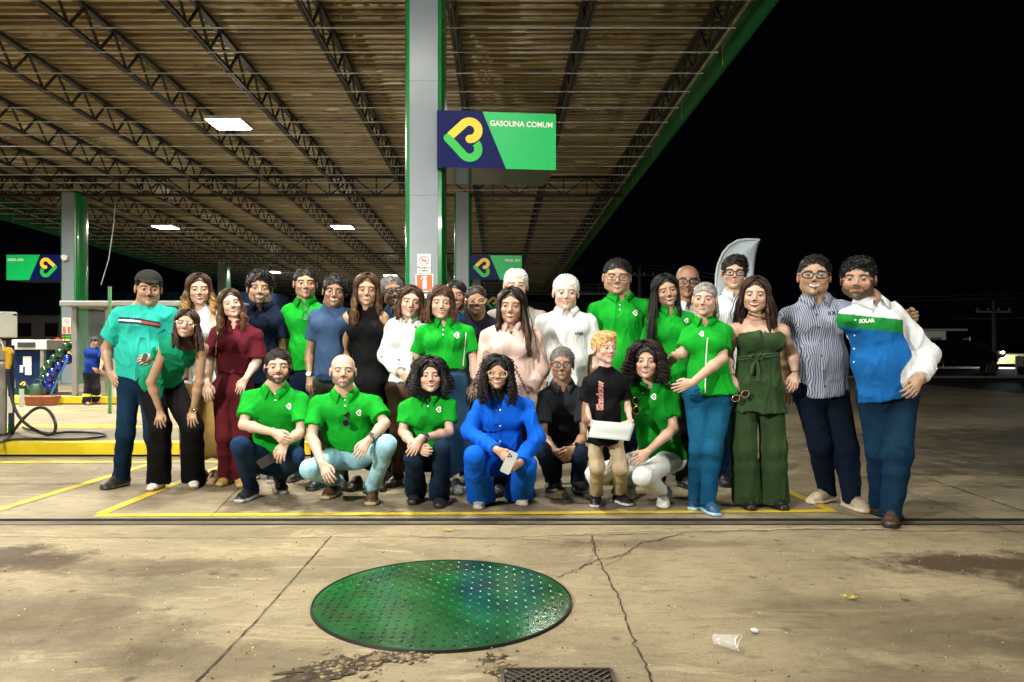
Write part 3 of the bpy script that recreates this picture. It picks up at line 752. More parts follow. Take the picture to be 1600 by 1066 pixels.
def person(label, D, head, sh, rot=(0, 0, 0), skin='tan', hair=('short', 'black'), top=None, bottom=None, hip=None, arms=(None, None), legs=None,
           hd=0., shd=(0., 0.), hipd=0., face={}, ho={}, sex='m', wf=1.11, jaw=1., glass=None, belly=0., thick=1., group=None, shoes=None,
           nd=None, seed=None, hsc=1., feet=None, bs=None, look=.9, cat='person', name='person', low=False):
    t0 = time.time(); seed = int(head[0] * 7 + head[1]) if seed is None else seed
    hx, htop, hchin = head; Dh = D + hd
    s = (hchin - htop) / FX * Dh / .236 * hsc
    c = P(hx, htop + (hchin - htop) * .53, Dh - .04); R = rotm(rot[0] - math.degrees(math.atan2(c[0], c[1])) * look, rot[1] + math.degrees(math.atan2(c[2] - CH, c[1])) * .7 * look, rot[2])
    sk = np.array(SK[skin]); face = dict(face); hc = HC.get(hair[1], (.02, .015, .01)); face.setdefault('hc', HC['dark'] if sum(hc) > .5 else hc)
    pr = np.random.default_rng(seed + 11); wf = wf * pr.uniform(.965, 1.03); jaw = jaw * pr.uniform(.94, 1.06); face['nw'] = pr.uniform(.85, 1.25); face.setdefault('mw', pr.uniform(.9, 1.12)); face.setdefault('brow', (.0042 if sex == 'm' else .0032) * pr.uniform(.8, 1.2)); face['nl'] = pr.uniform(-.004, .004)
    k = (.45 * s + .55 if bs is None else bs)      # the person's overall body scale
    TA, TB = P(sh[0], sh[1], D + shd[0]), P(sh[2], sh[3], D + shd[1])
    u = nrm(TB - TA); inn = .045 * k
    S = [TA + u * inn - UP * .058 * k, TB - u * inn - UP * .058 * k]
    mid = (S[0] + S[1]) / 2
    Nb = lerp(mid + UP * .090 * k, c, .17) if nd is None else nd; + V3(0, .025, 0)
    wS = np.linalg.norm(S[1] - S[0])
    if hip is None: hip = ((sh[0] + sh[2]) / 2, (sh[1] + sh[3]) / 2 + .50 * k / D * FX)
    H = P(hip[0], hip[1], D + hipd); 
    spine = nrm(Nb - H); fr = nrm(np.cross(u, spine));
    fr = fr if fr[1] < 0 or abs(fr[1]) < .3 else -fr
    wom = sex == 'f'
    root = empty(name, (D * (sh[0] + sh[2] - 2 * VX) / 2 / FX, D, 0), label, cat, group)
    # ---------------- skeleton of arms
    A = []
    for i in (0, 1):
        a = arms[i]
        if a is None:
            e = S[i] + V3((-.05, .05)[i], .12, -.27) * k; wri = e + V3((.02, -.02)[i], .10, -.22) * k
            A.append(dict(e=e, w=wri, h=wri + V3(0, .05, -.1), o={}))
        else:
            ex, ey, ed = a[0]; wx, wy, wd = a[1]; gx, gy, gd = a[2]
            A.append(dict(e=P(ex, ey, D + ed), w=P(wx, wy, D + wd), h=P(gx, gy, D + gd), o=a[3] if len(a) > 3 else {}))
    hu = u if legs is None else u
    hw = (.078 if not wom else .085) * k
    # ---------------- legs
    LG = []
    if legs is None:
        for q in (-1, 1):
            hj = H + V3(q * hw, 0, 0)
            ax_ = hj[0] + q * .01 if feet is None else GR(*feet[(q + 1) // 2])[0]
            ay = D + .02 if feet is None else GR(*feet[(q + 1) // 2])[1]
            an = V3(ax_, ay, .09 * k); kn = lerp(hj, an, .5) + V3(0, -.02, 0)
            LG.append(dict(h=hj, k=kn, a=an, toe=q * 12))
    else:
        for i, q in ((0, -1), (1, 1)):
            lg = legs[i]; kx, ky, kd = lg[0]; 
            an = GR(*lg[1]) + UP * (.09 * k + lg[3] if len(lg) > 3 else .09 * k)
            LG.append(dict(h=H + V3(q * hw, 0, 0), k=P(kx, ky, D + kd), a=an, toe=lg[2]))
    # ---------------- skin
    f = Field(); nr = (.0485 if not wom else .042) * k * (thick ** .5)
    head_field(f, c, R, s, wf, jaw, face.get('open', .0082), face)
    f.seg(c + R @ V3(0, .035, -.055) * s, Nb, (nr * .95, nr * .95), (nr * 1.1, nr), k=.014 * k)
    f.seg(Nb, mid - spine * .03 * k, (nr * 1.5, nr), (wS * .40, .058 * k), u=u, k=.04 * k)
    for i in (0, 1):
        cv = 1. if not top or top['kind'] in ('strapless', 'sleeveless') else .78
        f.seg(Nb - UP * .015, S[i], .030 * k * cv, .043 * k * cv, k=.04 * k)
        f.ell(S[i], np.eye(3), V3(.048, .05, .052) * k * thick ** .5 * cv, .03 * k)
    chest = lerp(H, Nb, .70); waist = lerp(H, Nb, .36)
    tk = .60 if top and top['kind'] not in ('strapless',) else 1.
    tw = .86 if top and top['kind'] not in ('strapless',) else 1.; f.seg(mid - spine * .05 * k, chest, (wS * .44 * tw, .075 * k * tk), (wS * .42 * tw, .092 * k * tk), u=u, k=.03)
    f.seg(chest, waist, (wS * .42, .092 * k * tk), (wS * .34, .08 * k * tk), u=u, k=.03)
    f.seg(waist, H, (wS * .34, .08 * k * tk), (.11 * k, .08 * k), u=u, k=.03)
    sleeve = (top or {}).get('sleeve', 0.)
    tags = []
    for i in (0, 1):
        a = A[i]; th = thick ** .6
        cva = .80 if top and top['kind'] not in ('strapless', 'sleeveless') else 1.
        f.seg(S[i], a['e'], .042 * k * th * cva, .034 * k * th, k=.02 * k)
        m1 = lerp(a['e'], a['w'], .3)
        f.seg(a['e'], m1, .034 * k * th, .036 * k * th, k=.02 * k); f.seg(m1, a['w'], .036 * k * th, .0225 * k * th, k=.02 * k)
        if arms[i] is not None and not a['o'].get('nohand'):
            dv = nrm(a['h'] - a['w']); pn = np.array(a['o'].get('pn', (0, 1, 0)), float)
            ts = (1 if i == 0 else -1) * a['o'].get('flip', 1)
            hand(f, a['w'], dv, pn, ts, k * (.98 if not wom else .9), a['o'].get('curl', .35), a['o'].get('splay', .12))
            a['hc'] = a['w'] + dv * .09 * k
    if (bottom or {}).get('bare'):
        for l in LG:
            kn = lerp(l['k'], l['a'], .0); f.seg(l['k'], lerp(l['k'], l['a'], .35), .05 * k, .052 * k, k=.03); f.seg(lerp(l['k'], l['a'], .35), l['a'], .052 * k, .032 * k, k=.02)
            td = V3(math.sin(math.radians(l['toe'])), -math.cos(math.radians(l['toe'])), 0)
            f.seg(l['a'], l['a'] + td * .12 * k - UP * .05 * k, .033 * k, .028 * k, k=.02); f.seg(l['a'] - UP * .04 * k - td * .03 * k, l['a'] + td * .15 * k - UP * .06 * k, .03 * k, (.038 * k, .018 * k), u=np.cross(td, UP), k=.03)
    hb = (c - V3(.115, .15, .15) * s, c + V3(.115, .15, .14) * s)
    inb = lambda X, m: ((X > hb[0] - m) & (X < hb[1] + m)).all(1)
    hs_ = [a['hc'] for a in A if 'hc' in a]
    inh = lambda X, r_: np.any([np.linalg.norm(X - q, axis=1) < r_ for q in hs_], axis=0) if hs_ else np.zeros(len(X), bool)
    hr = .13 * k
    pt = [f.grid(.0024 * s if not low else .006, hb[0], hb[1])]
    pt.append(f.grid(.0075, keep=lambda X: ~inb(X, -.004) & ~inh(X, hr - .006)))
    for q in hs_: pt.append(f.grid(.0033, q - hr - .01, q + hr + .01, keep=lambda X, q=q: (np.linalg.norm(X - q, axis=1) < hr) & ~inb(X, -.004)))
    V, Q = merge(pt)
    C = face_color(V, c, R, s, wf, sk, face)
    nail = face.get('nails')
    body = link('body', mesh_from('body', V, Q, col=C), M_SKIN, root)
    out = dict(root=root, c=c, R=R, s=s, S=S, N=Nb, H=H, A=A, L=LG, u=u, fr=fr, mid=mid, body=body)
    # ---------------- hair
    if hair[0] != 'none':
        V, Q, C = build_hair(c, R, s, wf, hair[0], hc, ho, seed)
        out['hair'] = link('hair', mesh_from('hair', V, Q, col=np.clip(C, .001, 1)), M_HAIR, root)
    if glass: glasses(root, c, R, s, wf, glass)
    # ---------------- top
    if top:
        t = .012 * k + top.get('loose', 0.); g = Field(); kind = top['kind']; bz = P(hip[0], top.get('hem', hip[1] + 12), D + hipd); 
        fat = 1 + belly * .25
        hemc = lerp(H, Nb, ((bz - H) @ (Nb - H)) / ((Nb - H) @ (Nb - H)))
        up_w = wS * (.46 if kind not in ('sleeveless', 'strapless') else .42)
        ch_w = wS * .425 + t * .7; wa_w = (wS * (.335 if wom else .40) + t * .8) * (1 + .22 * belly); hp_w = (hw + (.066 if wom else .056) * k * thick ** .5 + t) * (1 + .12 * belly)
        ch_d = .098 * k * thick ** .5 + t * .6; wa_d = (.080 if wom else .090) * k * (1 + .25 * belly) + t; hp_d = .105 * k * (1 + .15 * belly) + t
        vst = V3(0, 0, 0)
        g.seg(Nb - UP * .02 * k, mid - spine * .02 * k, (nr * 1.35, nr * 1.1), (up_w, .075 * k), u=u, k=.05)
        if kind not in ('sleeveless', 'strapless'):
            for i in (0, 1): g.seg(Nb - UP * .022 * k, S[i] + UP * .002, .040 * k, .050 * k, k=.04 * k)
        elif kind == 'sleeveless':
            for i in (0, 1): g.seg(Nb - UP * .026 * k, lerp(Nb, S[i], .78), .040 * k, .050 * k, k=.05 * k)
        g.seg(mid - spine * .03 * k, chest, (up_w, .082 * k), (ch_w, ch_d), u=u, k=.05)
        g.seg(chest, waist, (ch_w, ch_d), (wa_w, wa_d), u=u, k=.05)
        g.seg(waist, H, (wa_w, wa_d), (hp_w, hp_d), u=u, k=.05)
        low_ = hemc - spine * .03; flare = top.get('flare', 1.)
        if (hemc - H) @ spine < 0: g.seg(H, low_, (hp_w, hp_d), (hp_w * flare, hp_d * flare), u=u, k=.05)
        if belly: g.ell(lerp(H, Nb, .30) + fr * .045 * k * belly, np.stack([u, fr, spine], 1), V3(.13 + .02 * belly, .085 + .035 * belly, .16) * k, .06)
        if wom:
            for q in (-1, 1): g.ell(lerp(H, Nb, .66) + fr * .066 * k * top.get('bust', 1.) + u * q * .072 * k, np.stack([u, fr, spine], 1), V3(.066, .058, .062) * k * top.get('bust', 1.), .035)
        else:
            for q in (-1, 1): g.ell(lerp(H, Nb, .74) + fr * .055 * k + u * q * .07 * k, np.stack([u, fr, spine], 1), V3(.08, .05, .06) * k, .05)
        cuffs = []
        if kind not in ('sleeveless', 'strapless'):
            for i in (0, 1):
                a = A[i]; sl = sleeve; th = thick ** .6; r0 = (.050 if not wom else .043) * k * th + t * .4
                if sl <= 1:
                    e = lerp(S[i], a['e'], sl); n = nrm(a['e'] - S[i]); r1 = top.get('cuff', (.058 if not wom else .052) * k * th + t * .5)
                    g.seg(S[i], e + n * .02, r0, r1, k=.03 * k, clip=[(e, n)]); cuffs.append((e, n, r1))
                else:
                    fl = sl - 1; e = lerp(a['e'], a['w'], fl); n = nrm(a['w'] - a['e']); r1 = .043 * k * th + t * .7
                    g.seg(S[i], a['e'], r0, r1, k=.03 * k)
                    bc = .034 * k + t * .5
                    m_ = lerp(a['e'], e, .55); g.seg(a['e'], m_, r1, r1 * .95, k=.03 * k)
                    g.seg(m_, e + n * .015, r1 * .95, bc, k=.02 * k, clip=[(e, n)]); g.seg(lerp(a['e'], e, .86), e + n * .02, bc, bc, k=.004, clip=[(e, n)])
        g.cut(hemc, -spine, .006)
        nk = top.get('neck', 'polo')
        if kind == 'strapless':
            nk = ''; topc = lerp(H, Nb, top.get('topf', .80)); g.cut(topc, spine, .01)
            for q in (-1, 1): pass
            g.ell(topc + fr * .12 * k, np.eye(3), V3(.022, .06, .03) * k, .02, True)
        else:
            nd_ = nrm(c - Nb)
            rr = nr * 1.12 + .004
            g.seg(Nb - UP * .0 * k + fr * .012, Nb + nd_ * .16 * k, rr, rr * 1.15, k=.008, sub=True)
            if nk in ('polo', 'v', 'shirt'):
                dp = top.get('vdepth', .075) * k
                for z_, r_ in ((.0, .030), (.35, .022), (.7, .013), (1., .005)):
                    g.seg(Nb + fr * .05 * k - UP * dp * z_, Nb + fr * .16 * k - UP * (dp * z_ + .005), r_ * k, r_ * k, k=.006, sub=True)
            if nk == 'crew': g.seg(Nb + fr * .02 * k + spine * .012, Nb + fr * .065 * k + spine * .03, .043 * k, .043 * k, k=.01, sub=True)
            if nk == 'scoop': g.seg(Nb + fr * .03 * k - spine * .02 * k, Nb + fr * .13 * k - spine * .015 * k, .060 * k, .060 * k, k=.01, sub=True)
            if kind == 'sleeveless':
                for i, q in ((0, -1), (1, 1)): g.ell(S[i] + u * q * .050 * k - spine * .02, np.stack([u, fr, spine], 1), V3(.048, .09, .085) * k, .012, True)
        ff = folds(top.get('fold', .0058), top.get('fdir', (1., 1., .55)), top.get('ff', 17), seed)
        g.amp = .014; ctr = (waist, spine)
        g.disp = ff
        V, Q = g.grid(.0068)
        base = np.array(top['col'])
        C = np.tile(base, (len(V), 1)) if 'colfn' not in top else top['colfn'](V, out)
        o = link('shirt' if kind not in ('sleeveless', 'strapless', 'dress') else top.get('name', 'blouse'), mesh_from('shirt', V, Q, col=C), top.get('mat', M_CLOTH), root)
        out['top'] = o; out['me'] = o.data; ray = Ray(out); out['ray'] = ray
        # collar
        if nk in ('polo', 'shirt'):
            rr = nr * 1.16 + .004
            cl = top.get('collar', 1.); rows = [[], [], []]; na = 29
            for j in range(na):
                an_ = math.radians(20 + 320 * j / (na - 1)); cz, sz = math.cos(an_), math.sin(an_)
                dr = fr * cz * 1.1 + u * sz; base = Nb + dr * rr + spine * (.004 - .034 * max(0, cz) + .016 * max(0, -cz)) * k + fr * .004
                wt = math.exp(-(min(j, na - 1 - j)) / 2.2); q = 1 if sz > 0 else -1
                rows[0].append(base - dr * .004); rows[1].append(base + spine * .020 * k + dr * .007 * k)
                tg_ = base + dr * .040 * k * cl - spine * .02 * k; tip_ = Nb + u * q * .050 * k * cl + fr * .10 * k - UP * .068 * cl * k
                tg_ = tg_ * (1 - wt) + tip_ * wt; nn_ = ray.t.find_nearest(Vector(tg_))
                rows[2].append(np.array(nn_[0]) + np.array(nn_[1]) * .007)
            rm = []
            for a_, b_ in zip(rows[1], rows[2]):
                m_ = lerp(a_, b_, .5); nn_ = ray.t.find_nearest(Vector(m_)); q_ = np.array(nn_[0]) + np.array(nn_[1]) * .010
                rm.append(q_ if (m_ - q_) @ np.array(nn_[1]) < 0 else m_)
            rows.insert(2, rm)
            V = np.concatenate([np.array(r_) for r_ in rows]); Q = np.array([(a_ * na + j, a_ * na + j + 1, (a_ + 1) * na + j + 1, (a_ + 1) * na + j) for a_ in range(3) for j in range(na - 1)])
            cc = np.array(top.get('collarc', top['col']))
            co = link('collar', mesh_from('collar', V, Q, col=np.tile(cc, (len(V), 1))), top.get('mat', M_CLOTH), root)
            md = co.modifiers.new('sol', 'SOLIDIFY'); md.thickness = .004; md.offset = 0
        if top.get('ribc') is not None or kind == 'tee':
            mb = MB(); rr = nr * 1.12 + .006; pts = []
            dn_ = .0 if nk == 'crew' else .02
            for j in range(25):
                an_ = 2 * math.pi * j / 24; cz = math.cos(an_)
                pts.append(Nb + fr * (cz * rr * 1.25 + .012) + u * math.sin(an_) * rr * 1.1 - UP * (.032 * k * max(0, cz) ** 1.5) + UP * .012)
        out['bulge'] = 0
    # ---------------- bottom
    if bottom:
        b = bottom; kind = b['kind']; g = Field(); thk = thick ** .6; ease = b.get('ease', .012)
        waistc = lerp(H, Nb, b.get('rise', .16)); ww = (wS * .36 + .01) * (1 + .12 * belly)
        g.seg(waistc, H, (ww, .095 * k * (1 + .15 * belly)), (hw + .064 * k * thk, .098 * k * thk + ease * .5), u=V3(1, 0, 0), k=.05, clip=[(waistc, spine)])
        if kind == 'skirt':
            hz = b['hemz']; fl = b.get('flare', .1); bot = V3(b.get('x', (LG[0]['a'][0] + LG[1]['a'][0]) / 2), (LG[0]['a'][1] + LG[1]['a'][1]) / 2, hz)
            g.seg(H, bot, (hw + .07 * k, .11 * k), (hw + .07 * k + fl, .12 * k + fl * .6), u=V3(1, 0, 0), k=.05); g.cut(bot, -UP, .006)
            g.disp = lambda X: .010 * np.sin(X[:, 0] * 48 + 2 * sinnoise(X, 4, seed)) * np.clip((H[2] - X[:, 2]) / .4, 0, 1); g.amp = .012
        else:
            rt, rk, ra = [q_ * .87 for q_ in b.get('r', (.090, .062, .056))]; hemz = b.get('hemz', .05)
            for l in LG:
                g.ell(l['h'], np.eye(3), V3(rt, rt * 1.05, rt) * k * thk, .05)
                kn = l['k']; g.seg(l['h'], kn, rt * k * thk + ease * .3, rk * k * thk + ease * .3, k=.03)
                cf = lerp(kn, l['a'], .35); d2 = nrm(l['a'] - kn); e = l['a'] + d2 * .06
                g.seg(kn, cf, rk * k * thk + ease * .3, (rk * .55 + ra * .45) * k * thk + ease * .3, k=.03)
                g.seg(cf, e, (rk * .55 + ra * .45) * k * thk + ease * .3, ra * k + ease * .3, k=.02)
            g.cut(V3(0, 0, hemz), -UP, .004)
            f1 = folds(b.get('fold', .0055), b.get('fdir', (1.1, 1.1, .9)), b.get('ff', 13), seed + 3); g.amp = .018
            kz = [l['k'] for l in LG]; az = [l['a'] for l in LG]
            def dsp(X):
                wgt = .35
                for p, r_ in [(q, .14) for q in kz] + [(q, .2) for q in az] + [(l['h'], .12) for l in LG]:
                    wgt = np.maximum(wgt, np.exp(-((X - p) ** 2).sum(1) / r_ ** 2) * 1.3)
                return f1(X) * wgt
            g.disp = dsp
        V, Q = g.grid(.0078); base = np.array(b['col']); C = np.tile(base, (len(V), 1))
        if b.get('mat') is M_DENIM:      # worn, lighter fronts of the thighs and knees
            for l in LG:
                m = lerp(l['h'], l['k'], .6); wr = np.exp(-((V - m) ** 2).sum(1) / .15 ** 2) * b.get('fade', .5)
                C = C * (1 + wr[:, None] * np.array([1.4, .9, .6]))
        nm = b.get('name', 'trousers')
        out['bottom'] = link(nm, mesh_from(nm, V, Q, col=C), b.get('mat', M_CLOTH), root)
    if shoes:
        for l in LG: shoe('shoe', root, l['a'], l['toe'], k * (1.0 if not wom else .9), shoes[0], shoes[1], shoes[2] if len(shoes) > 2 else 'sneaker')
    ua = [np.linalg.norm(A[i]['e'] - S[i]) / k for i in (0, 1)]; fa = [np.linalg.norm(A[i]['e'] - A[i]['w']) / k for i in (0, 1)]
    lt = [np.linalg.norm(l['h'] - l['k']) / k for l in LG]; ls = [np.linalg.norm(l['a'] - l['k']) / k for l in LG]
    print('PERSON %-34s k=%.2f H=%.2f ua=%.2f %.2f fa=%.2f %.2f th=%.2f %.2f sh=%.2f %.2f spine=%.2f wS=%.2f t=%.1fs' % (label[:34], k, c[2] + .12 * k, *ua, *fa, *lt, *ls, np.linalg.norm(Nb - H) / k, wS / k, time.time() - t0))
    return out
def watch(out, i, f=.9, m=M_BLACK, face=M_STEEL, r=.027):
    a = out['A'][i]; k = out['s']; d = nrm(a['w'] - a['e']); p = lerp(a['e'], a['w'], f); mb = MB(); q = np.cross(d, V3(0, 1, 0)); q = nrm(q); v = np.cross(d, q)
    ring = [p + (q * math.cos(t) + v * math.sin(t)) * (r + .003) * k for t in np.linspace(0, 2 * math.pi, 17)]
    mb.tube(ring, .007 * k, 6); o = mb.build('watch', m, out['root'], True)
    n = nrm(V3(0, -1, .3) - d * (V3(0, -1, .3) @ d)); cpt = p + n * (r + .006) * k; mb = MB()
    mb.tube([cpt, cpt + n * .01 * k], .019 * k, 16); mb.build('watch_face', face, o, True)
def bangle(out, i, f=.95, m=M_GOLD, r=.026, t=.003, name='bracelet'):
    a = out['A'][i]; k = out['s']; d = nrm(a['w'] - a['e']); p = lerp(a['e'], a['w'], f); mb = MB(); q = nrm(np.cross(d, V3(0, 1, 0))); v = np.cross(d, q)
    mb.tube([p + (q * math.cos(x) + v * math.sin(x)) * (r + .004) * k for x in np.linspace(0, 2 * math.pi, 17)], t * k, 6); mb.build(name, m, out['root'], True)
# ------------------------------------------------------------------ ground
def ground_mat(name, c1, c2, dark, stain_shade_col, scale=1.2, rough=.75, spots=True, stains_and_shade=()):
    m = bpy.data.materials.new(name); m.use_nodes = True; nt = m.node_tree; N = nt.nodes; L = nt.links; b = N['Principled BSDF']
    g = N.new('ShaderNodeNewGeometry'); pos = g.outputs['Position']
    def noise(s, d=6, rgh=.6, dist=0., st=None):
        n = N.new('ShaderNodeTexNoise'); n.inputs['Scale'].default_value = s; n.inputs['Detail'].default_value = d; n.inputs['Roughness'].default_value = rgh; n.inputs['Distortion'].default_value = dist
        if st:
            mp = N.new('ShaderNodeMapping'); mp.inputs['Scale'].default_value = st; L.new(pos, mp.inputs[0]); L.new(mp.outputs[0], n.inputs['Vector'])
        else: L.new(pos, n.inputs['Vector'])
        return n.outputs[0]
    def rng_(x, a, b_, c=0., d=1.):
        r = N.new('ShaderNodeMapRange'); L.new(x, r.inputs[0]); r.inputs[1].default_value = a; r.inputs[2].default_value = b_; r.inputs[3].default_value = c; r.inputs[4].default_value = d; return r.outputs[0]
    def mix(f, a, b_):
        x = N.new('ShaderNodeMix'); x.data_type = 'RGBA'; L.new(f, x.inputs[0])
        for v, i in ((a, 6), (b_, 7)):
            if isinstance(v, tuple): x.inputs[i].default_value = (*v, 1)
            else: L.new(v, x.inputs[i])
        return x.outputs[2]
    def mul(a, b_):
        x = N.new('ShaderNodeMath'); x.operation = 'MULTIPLY'
        for v, i in ((a, 0), (b_, 1)):
            if isinstance(v, float): x.inputs[i].default_value = v
            else: L.new(v, x.inputs[i])
        return x.outputs[0]
    col = mix(rng_(noise(scale, 8, .65, .4), .35, .65), c1, c2)
    col = mix(rng_(noise(scale * .5, 10, .7, .8, (1, 2.2, 1)), .48, .68, 0, .85), col, dark)
    col = mix(rng_(noise(scale * 7, 6, .75, .2, (1, 2.5, 1)), .50, .70, 0, .7), col, dark)
    col = mix(rng_(noise(scale * 2.2, 8, .75, 1.2, (.6, 2.0, 1)), .56, .64, 0, .5), col, tuple(min(k * 1.45, 1) for k in c1))
    col = mix(rng_(noise(105, 3, .6), .58, .70, 0, .75), col, tuple(k * .35 for k in c1))
    col = mix(rng_(noise(85, 3, .6), .38, .28, 0, .6), col, tuple(min(k * 1.7, 1) for k in c1))
    if spots:
        v = N.new('ShaderNodeTexVoronoi'); v.inputs['Scale'].default_value = 5.5
        mp = N.new('ShaderNodeMapping'); mp.inputs['Scale'].default_value = (1, 1, 1); L.new(pos, mp.inputs[0]); L.new(mp.outputs[0], v.inputs['Vector'])
        col = mix(mul(rng_(v.outputs['Distance'], .16, .07), rng_(noise(.9, 3), .48, .6)), col, stain_shade_col)
    for (sx, sy, rx, ry, amt) in stains_and_shade:
        mp = N.new('ShaderNodeMapping'); mp.inputs['Location'].default_value = (-sx / rx, -sy / ry, 0); mp.inputs['Scale'].default_value = (1 / rx, 1 / ry, 0); L.new(pos, mp.inputs[0])
        ln = N.new('ShaderNodeVectorMath'); ln.operation = 'LENGTH'; L.new(mp.outputs[0], ln.inputs[0])
        ad = N.new('ShaderNodeMath'); ad.operation = 'ADD'; L.new(ln.outputs['Value'], ad.inputs[0]); L.new(rng_(noise(3.5, 8, .7), .3, .7, -.5, .5), ad.inputs[1])
        col = mix(rng_(ad.outputs[0], 1.0, .55, 0, amt), col, stain_shade_col)
    L.new(col, b.inputs['Base Color']); b.inputs['Specular IOR Level'].default_value = .35
    L.new(rng_(noise(scale * 3, 5), .3, .7, rough - .12, rough + .12), b.inputs['Roughness'])
    bp = N.new('ShaderNodeBump'); bp.inputs['Strength'].default_value = .8; bp.inputs['Distance'].default_value = .007
    ad = N.new('ShaderNodeMath'); ad.operation = 'ADD'; L.new(noise(45, 8, .7), ad.inputs[0]); L.new(mul(noise(5, 6, .6), 1.5), ad.inputs[1])
    L.new(ad.outputs[0], bp.inputs['Height']); L.new(bp.outputs[0], b.inputs['Normal']); return m
M_G1 = ground_mat('worn_concrete', (.31, .255, .155), (.20, .168, .10), (.10, .08, .046), (.060, .040, .020), 1.0,
                  stains_and_shade=((-2.9, 4.05, .8, .30, 1.), (2.6, 3.95, .75, .22, 1.), (2.95, 3.6, .5, .3, .9), (-1.7, 3.0, .5, .35, .35), (2.9, 3.85, .55, .35, .7), (3.3, 3.3, .45, .4, .6), (1.6, 2.5, .7, .3, .4), (-1.9, 3.9, .9, .2, .6), (-2.2, 3.2, .9, .35, .45), (1.9, 3.1, .9, .5, .45), (-1.0, 2.75, .5, .2, .5), (.9, 4.35, .8, .12, .5)))
M_G2 = ground_mat('forecourt_concrete', (.32, .265, .17), (.20, .17, .11), (.14, .115, .07), (.06, .05, .035), .8, stains_and_shade=((7.5, 8.0, 4.5, 3.0, .75), (4.6, 7.0, 1.6, .5, .6), (.2, 5.6, 2.6, .5, .45), (7.5, 9.5, 3., 1., .5), (6.0, 14, 5., 2.2, .5)))  # broad right-hand patches paint light falloff into the slab colour
M_G3 = ground_mat('dark_yard', (.05, .052, .035), (.035, .035, .026), (.02, .02, .015), (.015, .015, .012), .3)
def sheet(name, x0, y0, x1, y1, z, m, kind='structure', nx=1):
    o = MB().add([(x0, y0, z), (x1, y0, z), (x1, y1, z), (x0, y1, z)], [(0, 1, 2, 3)]).build(name, m); tag(o, kind=kind); return o
sheet('ground', -400, -60, 400, 600, -.30, M_G3)
def slab_(name, x0, y0, x1, y1, z, m, t=.25):
    o = MB().box(((x0 + x1) / 2, (y0 + y1) / 2, z - t / 2), (x1 - x0, y1 - y0, t)).build(name, m); tag(o, kind='structure'); return o
YC0, YC1 = 4.80, 4.98
slab_('pavement', -30, -12, 40, YC0, 0, M_G1)
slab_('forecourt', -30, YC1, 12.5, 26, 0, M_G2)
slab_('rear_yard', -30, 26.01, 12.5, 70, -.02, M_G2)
slab_('side_yard', 12.51, YC1, 60, 26, -.01, M_G3)
slab_('road', 12.51, 26.5, 400, 36, -.02, mat('asphalt', (.045, .045, .045), rough=.8, var=.3, scale=.5, bump=.4))
slab_('kerb_strip', 12.51, 26.01, 200, 26.49, .05, mat('pale_kerb', (.3, .29, .25), rough=.8, var=.2))
# drain channel between the two slabs
M_STL = mat('drain_steel', (.05, .045, .038), rough=.5, metal=.5, var=.4, scale=3, bump=.3)
dc = empty('drain_channel', (0, 4.89, 0)); tag(dc, kind='structure')
MB().box((5, 4.89, -.16), (70, .178, .1)).build('channel_floor', mat('channel_dirt', (.035, .028, .018), rough=.95, var=.5, bump=.6), dc)
MB().box((5, 4.815, -.04), (70, .028, .088)).build('steel_rail', M_STL, dc); MB().box((5, 4.967, -.04), (70, .024, .086)).build('steel_rail', M_STL, dc)
MB().box((5, 4.889, -.035), (70, .085, .06)).build('channel_cover', mat('cover_concrete', (.10, .085, .055), rough=.9, var=.4, scale=4, bump=.5), dc)
# joints and cracks: thin dark strips let into the slab
M_JT = mat('joint_dirt', (.03, .022, .013), rough=1., var=.5, scale=20)
def strip(path, w0, name, m, z=.0045, jit=0., label=None, kind='structure', n=None, seed=1):
    r = random.Random(seed); pts = [GR(*p)[:2] for p in path]
    if jit:
        q = [pts[0]]
        for a, b in zip(pts, pts[1:]):
            m_ = max(2, int(np.linalg.norm(b - a) / .035))
            for i in range(1, m_ + 1):
                p = lerp(a, b, i / m_); q.append(p + (np.array([r.gauss(0, jit), r.gauss(0, jit)]) if i < m_ else 0))
        pts = q
    V, F = [], []
    for i, p in enumerate(pts):
        t = pts[min(i + 1, len(pts) - 1)] - pts[max(i - 1, 0)]; t /= np.linalg.norm(t) + 1e-9; nn = np.array([-t[1], t[0]])
        w_ = w0 * (r.uniform(.35, 1.3) if jit else 1); V += [(*(p + nn * w_ / 2), z), (*(p - nn * w_ / 2), z)]
    F = [(2 * i, 2 * i + 1, 2 * i + 3, 2 * i + 2) for i in range(len(pts) - 1)]
    o = MB().add(V, F).build(name, m); tag(o, label, None, None, kind); return o
strip([(518, 838), (470, 892), (400, 972), (300, 1074)], .007, 'slab_joint', M_JT, jit=.0015)
strip([(925, 838), (932, 868), (962, 925), (985, 990), (1024, 1076)], .008, 'slab_joint', M_JT, jit=.004, seed=3)
strip([(0, 840), (330, 842), (640, 840), (800, 842), (930, 850)], .006, 'slab_crack', M_JT, jit=.006, seed=4)
strip([(640, 838), (760, 843), (860, 838), (980, 836), (1100, 832), (1260, 828), (1600, 832)], .008, 'slab_crack', M_JT, jit=.008, seed=5)
strip([(868, 903), (905, 890), (940, 874), (972, 868), (1000, 850), (1060, 836)], .008, 'slab_crack', M_JT, jit=.008, seed=6)
strip([(905, 892), (930, 868), (925, 845)], .005, 'slab_crack', M_JT, jit=.008, seed=7); strip([(945, 886), (985, 866), (975, 850)], .004, 'slab_crack', M_JT, jit=.008, seed=8)
strip([(1256, 690), (1440, 745), (1600, 800)], .012, 'slab_joint', M_JT, z=.0047, jit=.002); strip([(1230, 705), (1420, 770), (1600, 838)], .008, 'slab_joint', M_JT, z=.0047, jit=.002)
strip([(1200, 655), (1400, 690), (1600, 735)], .012, 'slab_joint', M_JT, z=.0047); strip([(0, 757), (160, 757)], .01, 'slab_joint', M_JT, z=.0047)
